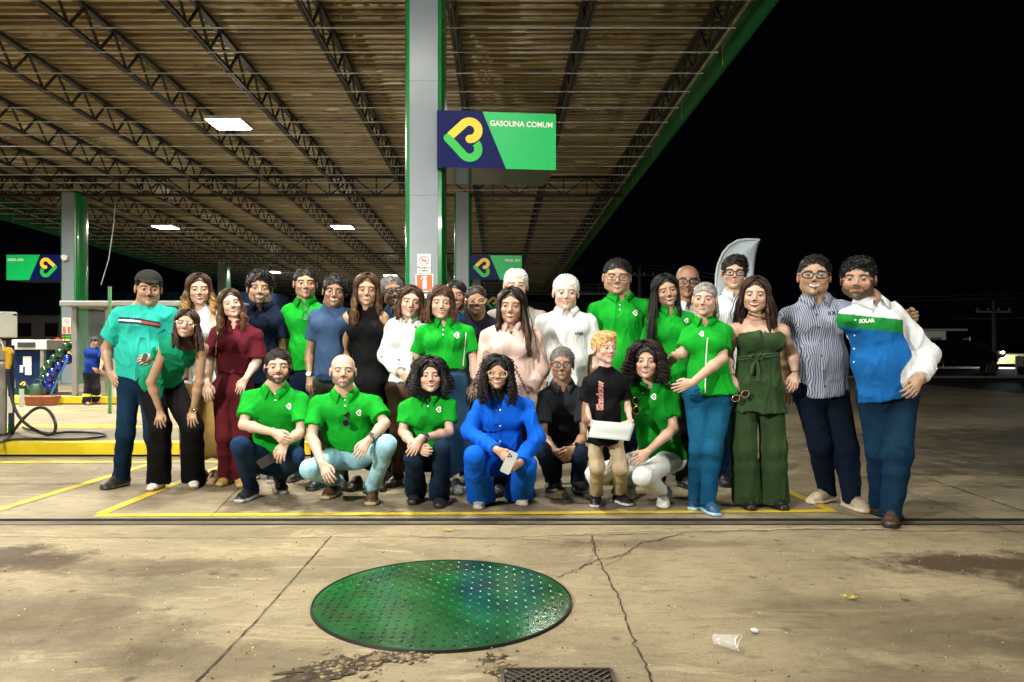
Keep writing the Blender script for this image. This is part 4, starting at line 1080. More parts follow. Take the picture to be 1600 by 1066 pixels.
strip([(330, 808), (420, 715)], .006, 'slab_joint', M_JT, z=.0047)
strip([(1375, 760), (1600, 762)], .01, 'slab_joint', M_JT, z=.0047, jit=.002)
M_SPL = mat('spilled_mortar', (.42, .38, .29), rough=.95, var=.3, scale=30, bump=.5)
strip([(1180, 829), (1260, 826), (1380, 827), (1440, 831)], .022, 'mortar_smear', M_SPL, z=.0042, jit=.006, seed=11)
strip([(880, 836), (1000, 830), (1180, 828)], .010, 'mortar_smear', M_SPL, z=.0042, jit=.006, seed=12)
# painted yellow lines
M_YEL = mat('road_yellow', (.62, .46, .02), rough=.65, var=.3, scale=5, dirt=.5)
def yline(path, w): return strip(path, w, 'painted_line', M_YEL, z=.0041)
yline([(150, 806), (737, 803), (1306, 799)], .075); yline([(158, 803.5), (274, 756), (395, 712)], .085); yline([(-30, 806), (150, 751), (240, 724)], .085)
yline([(-60, 723), (470, 722)], .10); yline([(32, 647), (180, 637)], .10); yline([(20, 664.5), (180, 664.5)], .10); yline([(1118, 717), (1229, 767), (1296, 797)], .075); yline([(-40, 740), (0, 738)], .08)
# broken edge by the manhole, rubble
M_DIRT = mat('broken_earth', (.05, .036, .02), rough=1., var=.6, scale=25, bump=1., bscale=50)
r = random.Random(5)
def blob(cx, cy, rx, ry, rot, z, seed, name, m):
    rr = random.Random(seed); c = GR(cx, cy); V = [(c[0], c[1], z)]; n = 40
    for i in range(n):
        a = 2 * math.pi * i / n; q = rr.uniform(.6, 1.15); x, y = rx * q * math.cos(a), ry * q * math.sin(a)
        V.append((c[0] + x * math.cos(rot) - y * math.sin(rot), c[1] + x * math.sin(rot) + y * math.cos(rot), z))
    o = MB().add(V, [(0, i + 1, (i + 1) % n + 1) for i in range(n)]).build(name, m); tag(o, kind='structure'); return o
blob(545, 1040, .26, .075, .42, .0040, 1, 'broken_patch', M_DIRT); blob(610, 1030, .13, .035, .1, .0043, 2, 'broken_patch', M_DIRT); blob(478, 1064, .17, .07, .5, .0046, 6, 'broken_patch', M_DIRT); blob(775, 1040, .05, .10, .15, .0042, 3, 'broken_patch', M_DIRT)
strip([(760, 1022), (778, 1050), (798, 1075)], .012, 'slab_crack', M_JT, jit=.006, seed=14, z=.005); strip([(470, 1070), (540, 1040), (590, 1020)], .03, 'slab_crack', M_JT, z=.0052, jit=.01, seed=15)
def rock(mb, c, s, rr):
    V = []; n = 0
    bm = bmesh.new(); bmesh.ops.create_icosphere(bm, subdivisions=1, radius=1)
    sc = (rr.uniform(.7, 1.3), rr.uniform(.6, 1.1), rr.uniform(.35, .7))
    for v in bm.verts: k = rr.uniform(.75, 1.15); V.append((c[0] + v.co.x * s * sc[0] * k, c[1] + v.co.y * s * sc[1] * k, c[2] + v.co.z * s * sc[2] * k))
    mb.add(V, [tuple(v.index for v in f.verts) for f in bm.faces]); bm.free()
M_RUB = mat('rubble', (.20, .155, .09), rough=.95, var=.4, scale=25, bump=.6)
mb = MB()
for cx, cy, rx, ry, n in ((540, 1045, 70, 20, 90), (615, 1027, 60, 9, 55), (780, 1038, 25, 22, 60)):
    for _ in range(n):
        p = GR(r.gauss(cx, rx * .5), r.gauss(cy, ry * .5)); rock(mb, (p[0], p[1], .004), r.choice((.004, .006, .009, .014)), r)
for (x, y, s_) in ((585, 1034, .035), (632, 1028, .026), (560, 1030, .02), (782, 1028, .025), (769, 1045, .03)): rock(mb, (*GR(x, y)[:2], .004), s_, r)
tag(mb.build('rubble', M_RUB), 'crumbled concrete bits round the lower rim of the green cover', 'rubble', kind='stuff')
mb = MB(); mw = MB()
for _ in range(420):
    y = 845 + 225 * r.random() ** 1.3; x = r.uniform(-20, 1620); p = GR(x, y)
    if (p[0] + .254) ** 2 + (p[1] - 3.4) ** 2 < .38: continue
    rock(mb if r.random() < .6 else mw, (p[0], p[1], .001), r.choice((.0025, .0035, .005)), r)
tag(mb.build('dark_grit', mat('dark_grit', (.03, .025, .018), rough=1.)), 'dark specks of grit scattered over the near pavement', 'grit', kind='stuff')
tag(mw.build('pale_grit', mat('pale_grit', (.5, .44, .32), rough=1.)), 'pale specks of grit scattered over the near pavement', 'grit', kind='stuff')
# ------------------------------------------------------------------ manhole cover
mc = V3(-.254, 3.40, 0); root = empty('manhole_cover', mc, 'large round green tread-plate manhole cover in the foreground pavement', 'manhole cover')
RM = .593
m_mh = mat('green_paint', (.004, .068, .016), rough=.22, var=.5, scale=5, bump=.2, bscale=30, dirt=.35)
mb = MB(); mb.lathe([(RM - .010, 0), (RM - .010, .0105), (.3, .0115), (.001, .0115)], mc, 96); mb.build('cover_plate', m_mh, root, True)
mb = MB(); n = 96
prof = [(RM - .006, .001), (RM - .006, .0125), (RM - .001, .0125), (RM + .003, .001)]
V = [(mc[0] + q * math.cos(2 * math.pi * k / n), mc[1] + q * math.sin(2 * math.pi * k / n), z) for q, z in prof for k in range(n)]
mb.add(V, [(i * n + k, i * n + (k + 1) % n, (i + 1) * n + (k + 1) % n, (i + 1) * n + k) for i in range(3) for k in range(n)]); mb.build('rim', mat('rim_black', (.012, .014, .010), rough=.5, metal=.3), root, True)
mb = MB(); sp = .042
for i in range(-15, 16):
    for j in range(-15, 16):
        x, y = i * sp, j * sp
        if x * x + y * y > (RM - .035) ** 2: continue
        a = math.radians(45 if (i + j) % 2 else -45) + .06; c_, s_ = math.cos(a), math.sin(a); L_, W_, H_ = .013, .0035, .0026
        loc = [(-L_, 0, 0), (0, -W_, 0), (L_, 0, 0), (0, W_, 0), (-L_ * .5, 0, H_), (0, 0, H_ * 1.1), (L_ * .5, 0, H_)]
        V = [(mc[0] + x + u_ * c_ - v_ * s_, mc[1] + y + u_ * s_ + v_ * c_, .0112 + w_) for u_, v_, w_ in loc]
        mb.add(V, [(0, 1, 5, 4), (1, 2, 6, 5), (2, 3, 5, 6), (3, 0, 4, 5)])
tag(mb.build('tread_bars', m_mh, root, True), kind='stuff')
# iron grating
gc = GR(872, 1062); root = empty('drain_grating', gc, 'rusty square iron grating at the bottom edge below the green cover', 'drain grate')
m_ir = mat('cast_iron', (.075, .062, .045), rough=.6, metal=.4, var=.4, scale=15, bump=.4)
MB().box((gc[0], gc[1] - .10, -.002), (.39, .34, .010)).build('plate', mat('grate_dark', (.02, .017, .013), rough=.9), root)
mb = MB()
for i in range(-7, 8):
    for sgn in (1, -1):
        c_ = i * .034; p0 = np.array([c_ - .3, -.3 * sgn]); d_ = np.array([1, sgn]); ts = []
        a0 = max(-.185 - p0[0], ((-.16 - p0[1]) / sgn) if sgn > 0 else ((.16 - p0[1]) / sgn)); a1 = min(.185 - p0[0], ((.16 - p0[1]) / sgn) if sgn > 0 else ((-.16 - p0[1]) / sgn))
        if a1 > a0 + .02:
            q0, q1 = p0 + d_ * a0, p0 + d_ * a1; mb.bar((gc[0] + q0[0], gc[1] - .10 + q0[1], .0065 + .001 * (sgn > 0)), (gc[0] + q1[0], gc[1] - .10 + q1[1], .0065 + .001 * (sgn > 0)), .006, .005)
mb.build('lattice', m_ir, root)
mb = MB()
for a, b in (((-.195, -.17), (.195, -.17)), ((-.195, .17), (.195, .17)), ((-.195, -.163), (-.195, .163)), ((.195, -.163), (.195, .163))):
    mb.bar((gc[0] + a[0], gc[1] - .10 + a[1], .005), (gc[0] + b[0], gc[1] - .10 + b[1], .005), .012, .012)
mb.build('frame', m_ir, root)
# litter
m_pl = mat('clear_plastic', (.85, .87, .85), rough=.05, var=.02, alpha=.12)
p = GR(1133, 1014); V = []; F = []; n = 28; rr = random.Random(3)
for i in range(9):
    t = i / 8; rad = .024 + .013 * t
    for k in range(n):
        a = 2 * math.pi * k / n; q = rad * (1 + .10 * math.sin(3 * a + 4 * t) * t + .05 * math.sin(9 * a) * t); sq = .80
        V.append((p[0] - .045 + .095 * t + .008 * math.sin(a * 2) * t, p[1] + q * math.cos(a), .030 + .002 + q * math.sin(a) * sq))
F = [(i * n + k, i * n + (k + 1) % n, (i + 1) * n + (k + 1) % n, (i + 1) * n + k) for i in range(8) for k in range(n)] + [tuple(range(n))]
a_ = math.radians(-28); V = [(p[0] + (x - p[0]) * math.cos(a_) - (y - p[1]) * math.sin(a_), p[1] + (x - p[0]) * math.sin(a_) + (y - p[1]) * math.cos(a_), z) for x, y, z in V]
root = empty('plastic_cup', p, 'crushed clear plastic cup lying on the pavement at the lower right', 'plastic cup')
o = MB().add(V, F).build('cup_wall', m_pl, root, True); md = o.modifiers.new('s', 'SOLIDIFY'); md.thickness = .0008
MB().tube([V[8 * n + k] for k in range(n)] + [V[8 * n]], .0018, 6, False).build('cup_rim', mat('cup_rim', (.9, .9, .88), rough=.3), root, True)
mb = MB(); p = GR(1178, 990); rock(mb, (p[0], p[1], .012), .020, rr); rock(mb, (p[0] + .008, p[1], .010), .014, rr)
tag(mb.build('paper_scrap', mat('scrap_white', (.85, .85, .83), rough=.7), None, True), 'small crumpled white paper scrap beyond the plastic cup', 'paper scrap')
m_lf = mat('yellow_leaf', (.50, .36, .02), rough=.6, var=.3, scale=40)
def leaf(px, py, s_, label, seed):
    rr = random.Random(seed); p = GR(px, py); mb = MB()
    for q in range(5):
        a = rr.uniform(-.4, .4); c = (p[0] + rr.uniform(-s_, s_), p[1] + rr.uniform(-.3, .3) * s_, .006 + .003 * q); V = []
        for t in range(7):
            u_ = t / 6; wd = s_ * .28 * math.sin(math.pi * u_); x = (u_ - .5) * s_ * 1.3; z = .008 * math.sin(u_ * 5 + q)
            for sg in (-1, 1): V.append((c[0] + x * math.cos(a) - sg * wd * math.sin(a), c[1] + x * math.sin(a) + sg * wd * math.cos(a), c[2] + abs(z)))
        mb.add(V, [(2 * t, 2 * t + 1, 2 * t + 3, 2 * t + 2) for t in range(6)])
    tag(mb.build('dry_leaf', m_lf, None, True), label, 'leaf')
leaf(1328, 938, .028, 'curled yellow leaf on the bare pavement at the right', 1); leaf(697, 831, .03, 'small yellow leaf just in front of the drain channel', 2); leaf(390, 1025, .015, 'tiny brown leaf near the joint left of the green cover', 4)
# ------------------------------------------------------------------ islands
M_YK = mat('kerb_yellow', (.80, .62, .02), rough=.5, var=.15, scale=4, dirt=.25)
M_IS = mat('island_top', (.22, .19, .13), rough=.8, var=.3, scale=3, bump=.4)
def island(x0, x1, y0, y1, label):
    root = empty('pump_island', ((x0 + x1) / 2, (y0 + y1) / 2, 0), label, 'kerb')
    MB().box(((x0 + x1) / 2, (y0 + y1) / 2, .072), (x1 - x0 - .3, y1 - y0 - .3, .142)).build('island_top', M_IS, root)
    mb = MB()
    for c, d in ((((x0 + x1) / 2, y0 + .075, .085), (x1 - x0, .15, .125)), (((x0 + x1) / 2, y1 - .075, .085), (x1 - x0, .15, .125)), ((x0 + .075, (y0 + y1) / 2, .085), (.15, y1 - y0 - .3, .125)), ((x1 - .075, (y0 + y1) / 2, .085), (.15, y1 - y0 - .3, .125))): mb.box(c, d)
    mb.build('kerb_edge', M_YK, root)
    MB().box(((x0 + x1) / 2, (y0 + y1) / 2, .012), (x1 - x0 - .04, y1 - y0 - .04, .022)).build('kerb_foot', M_BLK2, root)
M_BLK2 = mat('dark_base', (.012, .012, .010), rough=.8)
island(-9.0, -.15, 7.72, 9.3, 'near yellow-edged concrete pump island behind the group'); island(-13.2, -6.4, 14.4, 20.3, 'farther yellow-edged pump island carrying the left column')
# ------------------------------------------------------------------ columns
M_CG = mat('column_grey', (.22, .26, .29), rough=.33, var=.06, scale=2, bump=.05, spec=.5)
M_CGR = mat('column_green', (.006, .20, .045), rough=.25, var=.12, scale=2, coat=.3)
def column(x, Y, zt, label, dep=.62):
    root = empty('canopy_column', (x, Y, 0), label, 'column', 'green and grey columns of the canopy')
    mb = MB(); mb.box((x, Y + dep / 2, zt / 2 + .075), (.318, dep, zt - .15)); mb.build('grey_face', M_CG, root)
    for q in (-1, 1):
        poly = [(0, .0)]; n = 10
        poly = [(q * (.159 + .002 + .072 * math.sin(math.pi * k / n) ** .7 if 0 < k < n else q * 0 + .161 * 1) if False else q * (.161 + .073 * max(0, math.sin(math.pi * k / n)) ** .55), -.0 + dep * .5 - (dep * .5 - .01) * math.cos(math.pi * k / n)) for k in range(n + 1)]
        if q < 0: poly = poly[::-1]
        mb = MB().prism(poly, (x, Y, .15), (1, 0, 0), (0, 1, 0), zt - .15); mb.build('green_side', M_CGR, root, True)
    for z in (2.86, 4.15):
        if z < zt: MB().box((x, Y - .0008, z), (.318, .002, .006)).build('panel_seam', mat('seam_dark', (.12, .13, .13), rough=.6), root)
    return root
C1 = column(-.837, 8.3, 6.0, 'tall centre column with green rounded sides rising behind the group')
C2 = column(-.93, 19.2, 5.15, 'grey and green column standing behind the centre one, holding a DIESEL S500 sign')
C3 = column(-11.22, 19.2, 5.15, 'left column with green side, DIESEL S500 sign and small dome camera')
C4 = column(-12.4, 33., 4.85, 'distant slim column behind the young woman in maroon'); column(-.95, 33.3, 4.85, 'farthest column on the centre line, hidden behind the nearer ones')
# ------------------------------------------------------------------ fuel signs
M_NAVY = mat('sign_navy', (.003, .008, .085), rough=.4, var=.05, spec=.15); M_SGRN = mat('sign_green', (.006, .50, .12), rough=.35, var=.03, spec=.4)
M_SGRN2 = mat('sign_green_dark', (.003, .055, .015), rough=.2, var=.05, spec=.25); M_EY = mat('emblem_yellow', (.90, .62, .03), rough=.4, var=.03); M_EG = mat('emblem_green', (.02, .50, .06), rough=.4, var=.03)
M_LET = mat('sign_lettering', (.85, .88, .85), rough=.5, var=.01); M_SBOT = mat('sign_soffit', (.006, .005, .010), rough=.06, var=.1, spec=.4)
def fuel_sign(org, ang, word, label, mir=False, W_=1.34, H_=.633, dep=.85, tsz=.088, sx=1.):
    ux = V3(math.cos(ang), math.sin(ang), 0); uz = V3(0, 0, 1); n = V3(math.sin(ang), -math.cos(ang), 0)      # n to the viewer
    root = empty('fuel_sign', org, label, 'sign'); X = (lambda a: W_ - a) if mir else (lambda a: a)
    def quad(pts, off, name, m):
        pts = pts[::-1] if mir else pts
        V = [org + ux * X(a) + uz * b + n * off for a, b in pts]; return MB().add(V, [tuple(range(len(V)))]).build(name, m, root)
    V = []
    for d_ in (0, dep):
        for a, b in ((0, 0), (W_, 0), (W_, H_), (0, H_)): V.append(org + ux * a + uz * b - n * d_)
    MB().add(V, [(5, 4, 7, 6), (0, 3, 7, 4), (1, 5, 6, 2), (3, 2, 6, 7)]).build('casing', M_SGRN2, root)
    bt, bb = .505 * W_ / 1.34, .772 * W_ / 1.34
    quad([(0, 0), (bb, 0), (bt, H_), (0, H_)], 0, 'navy_panel', M_NAVY); quad([(bb, 0), (W_, 0), (W_, H_), (bt, H_)], 0, 'green_panel', M_SGRN)
    for nm, a0, a1, m in (('navy_soffit', 0, bb, M_SBOT), ('green_soffit', bb, W_, M_SGRN2)):
        q = [org + ux * X(a0), org + ux * X(a1), org + ux * X(a1) - n * dep, org + ux * X(a0) - n * dep]; q = q if mir else q[::-1]; MB().add(q, [(0, 1, 2, 3)]).build(nm, m, root)
    for (V2, F), m, nm in zip(emblem_paths(), (M_EY, M_EG), ('emblem_yellow_hook', 'emblem_green_hook')):
        s_ = H_ * 520 / 650; F2 = [f[::-1] for f in F] if mir else F
        V = [org + ux * X(.291 * W_ / 1.34 + v[0] * s_) + uz * (H_ * .50 + v[1] * s_) + n * (.003 if m is M_EY else .0045) for v in V2]
        MB().add(V, F2).build(nm, m, root)
    if word:
        al = 'RIGHT' if not mir else 'LEFT'; a = W_ - .035 if not mir else .035
        lettering(word, tsz, org + ux * a + uz * (H_ - .155 * H_ / .633), ux, uz, M_LET, root, bold=.022, align=al, off=.004, sx=sx * .93)
    mb = MB()
    for a in (.1, W_ - .1):
        for b in (.03, H_ - .03): mb.tube([org + ux * a + uz * b, org + ux * a + uz * b + n * .004], .0035, 6)
    mb.build('rivet', M_STL, root)
z0 = lambda py, Y: CH + (HY - py) / FX * Y
fuel_sign(V3((683 - VX) / FX * 8.17, 8.17, z0(261, 8.17)), math.radians(6.6), 'GASOLINA COMUM', 'large GASOLINA COMUM sign with heart emblem on the centre column', tsz=.086)
fuel_sign(V3((735 - VX) / FX * 19.1, 19.1, z0(437, 19.1)), math.radians(3), 'DIESEL S500', 'DIESEL S500 sign with the heart emblem at its left, behind the centre column', tsz=.085)
fuel_sign(V3((8 - VX) / FX * 19.1, 19.15, z0(437.5, 19.1)), math.radians(0), 'DIESEL S500', 'mirrored DIESEL S500 sign left of the left column', mir=True, W_=1.40, H_=.66, tsz=.085)
fuel_sign(V3((757 - VX) / FX * 33, 33.1, z0(487, 33)), 0, '', 'small farthest heart emblem sign glimpsed between two heads', tsz=.085, W_=1.5, H_=.75)
# ------------------------------------------------------------------ placards
M_PW = mat('placard_white', (.80, .80, .76), rough=.5, var=.02); M_RED = mat('placard_red', (.62, .05, .015), rough=.5, var=.03); M_OR = mat('placard_orange', (.80, .12, .02), rough=.5, var=.03); M_INK = mat('ink', (.02, .02, .02), rough=.7)
def panel(root, x0, y0, x1, y1, D, name, m, t=.004):
    a, b = P(x0, y1, D), P(x1, y0, D); return MB().box(((a[0] + b[0]) / 2, D + t / 2, (a[2] + b[2]) / 2), (b[0] - a[0], t, b[2] - a[2])).build(name, m, root)
def nosmoke(x0, y0, x1, y1, D, label, words=True):
    root = empty('no_smoking_sign', P((x0 + x1) / 2, y1, D), label, 'sign'); panel(root, x0, y0, x1, y1, D - .006, 'board', M_PW)
    s_ = (x1 - x0) / 21.; k = D / FX; c = P((x0 + x1) / 2, y0 + 10.5 * s_, D - .008); R_ = 7.6 * s_ * k; mb = MB(); V = []; n = 32
    for q in (R_, R_ * .84): V += [(c[0] + q * math.cos(2 * math.pi * i / n), c[1], c[2] + q * math.sin(2 * math.pi * i / n)) for i in range(n)]
    mb.add(V, [(i, (i + 1) % n, (i + 1) % n + n, i + n) for i in range(n)]).build('ring', M_RED, root)
    mb = MB(); mb.bar(c + V3(-R_ * .55, -.001, .0), c + V3(R_ * .4, -.001, .0), .001, R_ * .2); mb.bar(c + V3(R_ * .46, -.001, 0), c + V3(R_ * .6, -.001, 0), .001, R_ * .2)
    mb.tube([c + V3(R_ * .5, -.001, R_ * .15), c + V3(R_ * .3, -.001, R_ * .35), c + V3(R_ * .45, -.001, R_ * .5), c + V3(R_ * .2, -.001, R_ * .62)], R_ * .035, 4); mb.build('cigarette', M_INK, root)
    MB().bar(c + V3(-R_ * .62, -.003, R_ * .62), c + V3(R_ * .62, -.003, -R_ * .62), .001, R_ * .15).build('slash', M_RED, root)
    if words:
        for i, t in enumerate(('PROIBIDO', 'FUMAR')): lettering(t, 4.6 * s_ * k, P((x0 + x1) / 2, y0 + (23 + 4.6 * i) * s_, D - .0065), (1, 0, 0), (0, 0, 1), M_INK, root, bold=.02, align='CENTER', off=.002)
def extsign(x0, y0, x1, y1, D, label):
    root = empty('extinguisher_sign', P((x0 + x1) / 2, y1, D), label, 'sign'); panel(root, x0, y0, x1, y1, D - .006, 'board', M_PW); w_ = (x1 - x0) * .06; panel(root, x0 + w_, y0 + w_, x1 - w_, y1 - w_, D - .009, 'red_field', M_OR)
    cx = (x0 + x1) / 2 + (x1 - x0) * .02; h_ = y1 - y0; k = (x1 - x0)
    poly = [(-.12, .15), (.12, .15), (.12, .62), (.09, .70), (.04, .72), (.04, .78), (.14, .82), (.14, .86), (-.06, .87), (-.2, .80), (-.26, .68), (-.22, .67), (-.14, .76), (-.04, .79), (-.04, .72), (-.09, .70), (-.12, .62)]
    V = [P(cx + a * k, y1 - b * h_, D - .0115) for a, b in poly]; MB().add(V, [tuple(range(len(V)))[::1]]).build('pictogram', M_PW, root)
nosmoke(652, 397, 673, 427, 8.295, 'PROIBIDO FUMAR no-smoking placard on the centre column'); extsign(649.5, 428, 677, 456, 8.295, 'orange fire extinguisher placard under the no-smoking one on the centre column')
root = empty('price_board', P(663, 490, 8.29), 'green and yellow notice low on the centre column', 'sign'); panel(root, 652, 458, 676, 500, 8.289, 'board', M_SGRN2)
panel(root, 654, 459, 674, 466, 8.286, 'white_band', M_PW); panel(root, 654, 476, 674, 484, 8.286, 'yellow_band', M_EY)
nosmoke(97.5, 496.5, 110.5, 509.5, 19.19, 'small no-smoking placard on the left column', False); extsign(97.5, 510, 110.5, 521.5, 19.19, 'small red extinguisher placard on the left column')
root = empty('price_board', P(103, 558, 19.19), 'dark fuel price list with coloured rows on the left column', 'sign'); panel(root, 96.5, 523, 110.5, 560, 19.186, 'board', M_INK)
for i, m in enumerate((M_EG, M_EY, M_EG, M_EY, M_EG, M_EY)): panel(root, 101.5, 524.5 + i * 5, 110, 527.5 + i * 5, 19.182, 'price_row', m)
for i in range(6): panel(root, 97.5, 524.5 + i * 5, 100.3, 527.5 + i * 5, 19.182, 'price_tag', M_PW if i % 2 else M_OR)
root = empty('security_camera', P(101, 402, 19.1), 'small white dome camera on the left column', 'camera'); c = P(101, 402, 19.12)
MB().lathe([(.001, -.10), (.06, -.08), (.085, -.03), (.09, .03), (.06, .06)], c, 16).build('dome', M_PW, root, True); MB().tube([c + V3(0, .08, 0), c + V3(0, 0, 0)], .03).build('bracket', M_PW, root)
# ------------------------------------------------------------------ canopy
M_TR = mat('truss_steel', (.018, .016, .014), rough=.55, metal=.2, var=.4, scale=6); M_ROD = mat('rod_steel', (.42, .46, .46), rough=.45, metal=.1, var=.3)
def roof_mat():
    m = mat('roof_sheet', (.3, .24, .15), rough=.42, metal=.25, var=.25, scale=1.4, stretch=(1, 3, 1)); nt = m.node_tree; N = nt.nodes; L = nt.links; b = N['Principled BSDF']
    g = N.new('ShaderNodeNewGeometry')
    def ns(s, st, d=6):
        mp = N.new('ShaderNodeMapping'); mp.inputs['Scale'].default_value = st; L.new(g.outputs['Position'], mp.inputs[0]); n = N.new('ShaderNodeTexNoise'); n.inputs['Scale'].default_value = s; n.inputs['Detail'].default_value = d; L.new(mp.outputs[0], n.inputs['Vector']); return n.outputs[0]
    def rg(x, a, b_, c, d):
        r_ = N.new('ShaderNodeMapRange'); L.new(x, r_.inputs[0]); r_.inputs[1].default_value = a; r_.inputs[2].default_value = b_; r_.inputs[3].default_value = c; r_.inputs[4].default_value = d; return r_.outputs[0]
    def mx(f, a, b_):
        x = N.new('ShaderNodeMix'); x.data_type = 'RGBA'; L.new(f, x.inputs[0])
        for v, i in ((a, 6), (b_, 7)):
            if isinstance(v, tuple): x.inputs[i].default_value = (*v, 1)
            else: L.new(v, x.inputs[i])
        return x.outputs[2]
    c = mx(rg(ns(1., (.35, 5.3, 1)), .35, .65, 0, 1), (.42, .345, .21), (.19, .14, .075))
    c = mx(rg(ns(1., (1.6, 11, 1)), .56, .66, 0, .8), c, (.12, .075, .035)); c = mx(rg(ns(1., (1.1, 9, 1), 4), .66, .70, 0, .85), c, (.68, .64, .52))  # the pale dashes are white reflections painted into the sheet colour
    L.new(c, b.inputs['Base Color']); return m
root = empty('canopy', (-5.8, 20, chord(20)), 'huge flat steel canopy with dark trusses under brown corrugated sheets', 'canopy')
XL, XR, Y0, Y1 = -15.0, 3.28, -5., 47.
V = []; F = []; pitch = .19; y = Y0; prof = []
while y < Y1:
    for dy, dz in ((0, 0), (.060, 0), (.075, .062), (.175, .062)): prof.append((y + dy, dz))
    y += pitch
for yy, dz in prof:
    z = chord(yy) + .50 + dz; V += [(XL, yy, z), (XR, yy, z)]
F = [(2 * i, 2 * i + 2, 2 * i + 3, 2 * i + 1) for i in range(len(prof) - 1)]
MB().add(V, F).build('roof_sheet', roof_mat(), root)
xs = [-14.5, -12.75, -11.0, -9.2, -7.4, -5.66, -4.10, -2.45, -.60, 1.17, 2.98]
nd = .763; ys = np.arange(Y0 + .2, Y1, nd)
for x in xs:
    mb = MB(); a, b = ys[0], ys[-1]
    mb.bar((x - .02, a, chord(a)), (x - .02, b, chord(b)), .035, .045); mb.bar((x + .03, a, chord(a)), (x + .03, b, chord(b)), .035, .045)
    mb.bar((x, a, chord(a) + .44), (x, b, chord(b) + .44), .09, .06)
    for yy in ys[:-1]:
        if yy < 5: continue
        m_ = yy + nd * .5; mb.bar((x, yy, chord(yy) + .02), (x, m_, chord(m_) + .42), .032, .032); mb.bar((x, m_, chord(m_) + .42), (x, yy + nd, chord(yy + nd) + .02), .032, .032)
    mb.build('truss', M_TR, root)
for yy in ys[ys > 6]:
    mb = MB(); mb.tube([(XL + .1, yy, chord(yy) - .025), (XR - .15, yy, chord(yy) - .025)], .010 if yy < 25 else .012, 5); mb.build('tie_rod', M_ROD, root)
for yy in (8.55, 19.5, 33.4, 46.5):
    mb = MB(); zb, zt = chord(yy) - .02, chord(yy) + .47
    zb -= .0
    for z in (zb, zt): mb.bar((XL, yy, z), (XR, yy, z), .07, .07)
    for i, x in enumerate(np.arange(XL, XR - .3, .62)):
        mb.bar((x, yy, zb), (x, yy, zt), .035, .035); a, b = (zb, zt) if i % 2 else (zt, zb); mb.bar((x, yy + .002, a), (min(x + .62, XR), yy + .002, b), .035, .035)
    mb.build('girder', M_TR, root)
M_FAS = mat('fascia_green', (.004, .105, .03), rough=.3, var=.12, scale=1.5, spec=.3); M_FIN = mat('fascia_edge', (.42, .36, .25), rough=.5, var=.2)
def fascia(x, sgn, nm):
    mb = MB(); t = .05; zb, zt = -.12, .62
    V = []
    for yy in (Y0, Y1):
        c0 = chord(yy); V += [(x, yy, c0 + zb), (x + sgn * t, yy, c0 + zb), (x + sgn * t, yy, c0 + zt), (x, yy, c0 + zt)]
    mb.add(V, [(0, 1, 2, 3), (7, 6, 5, 4), (0, 4, 5, 1), (1, 5, 6, 2), (2, 6, 7, 3), (3, 7, 4, 0)]); mb.build('fascia', M_FAS, root)
    mb = MB(); xi = x - sgn * .02; mb.bar((xi, Y0, chord(Y0) + .29), (xi, Y1, chord(Y1) + .29), .03, .03); mb.build('fascia_trim', M_FIN, root)
    mb = MB()
    for yy in np.arange(6, Y1, 2.4): mb.box((x - sgn * .003, yy, chord(yy) + .08), (.004, .012, .34))
    mb.build('fascia_joint', M_FIN, root)
fascia(3.30, 1, 'r'); fascia(-15.02, -1, 'l')
mb = MB(); mb.box(((XL + XR) / 2, Y1 + .03, chord(Y1) + .25), (XR - XL, .05, .74)); mb.build('fascia', M_FAS, root)
mb = MB(); p = [P(500, 60, 12.5), P(560, 50, 12.2), P(628, 5, 11.8)]; mb.tube(p, .006, 5); p = [P(165, 400, 18.5), P(178, 340, 18.6), P(180, 320, 18.8)]
mb.tube([P(158, 445, 18.9), P(170, 405, 18.7), P(178, 350, 18.6), P(180, 318, 18.8)], .012, 5); mb.build('loose_cable', M_ROD, root)
# ------------------------------------------------------------------ near pump (cut by the left edge)
M_SIL = mat('brushed_silver', (.42, .42, .40), rough=.35, metal=.6, var=.15, scale=8, dirt=.3); M_PWH = mat('pump_white', (.62, .62, .57), rough=.45, var=.08, dirt=.15); M_PNV = mat('pump_navy', (.006, .02, .075), rough=.25, var=.1, coat=.3)
M_HOSE = mat('black_hose', (.018, .018, .017), rough=.5, var=.2); M_NZ = mat('nozzle_yellow', (.75, .42, .02), rough=.45, var=.1)
root = empty('fuel_pump', (-5.8, 8.2, .15), 'silver fuel pump with white head at the left edge of the near island', 'fuel pump')
MB().box((-5.86, 8.35, .57), (.78, .42, .84)).build('cabinet', M_SIL, root, bevel=.03); MB().box((-5.84, 8.37, 1.11), (.72, .34, .23)).build('neck', M_SIL, root, bevel=.015)
MB().box((-5.86, 8.33, 1.40), (.98, .5, .29)).build('head', M_PWH, root, bevel=.015); MB().box((-5.50, 8.28, .50), (.012, .004, .10)).build('label_plate', M_PW, root)
MB().box((-5.425, 8.37, .66), (.06, .46, 1.02)).build('side_panel', M_PNV, root, bevel=.01); MB().box((-5.425, 8.135, .215), (.062, .004, .12)).build('green_foot', M_SGRN2, root)
panel(root, 5, 622, 12, 648, 8.13, 'sticker', M_PW); panel(root, 21, 610, 28, 640, 8.13, 'sticker', M_PW); panel(root, 8, 489, 13, 492, 8.075, 'latch', M_INK)
root.rotation_euler = (0, 0, math.radians(33)); root.location.x -= .07
f_ = P(13, 575, 8.05)
nz = empty('fuel_nozzle', f_, 'yellow fuel nozzle hanging on the near pump', 'fuel nozzle'); mb = MB(); q = lambda x, y, d=8.02: P(x, y, d)
mb.tube([q(6, 546), q(14, 549), q(19, 553)], [.03, .045, .03], 10); mb.tube([q(14, 552), q(13, 566), q(12, 576)], [.035, .032, .026], 10); mb.build('grip', M_NZ, nz, True)
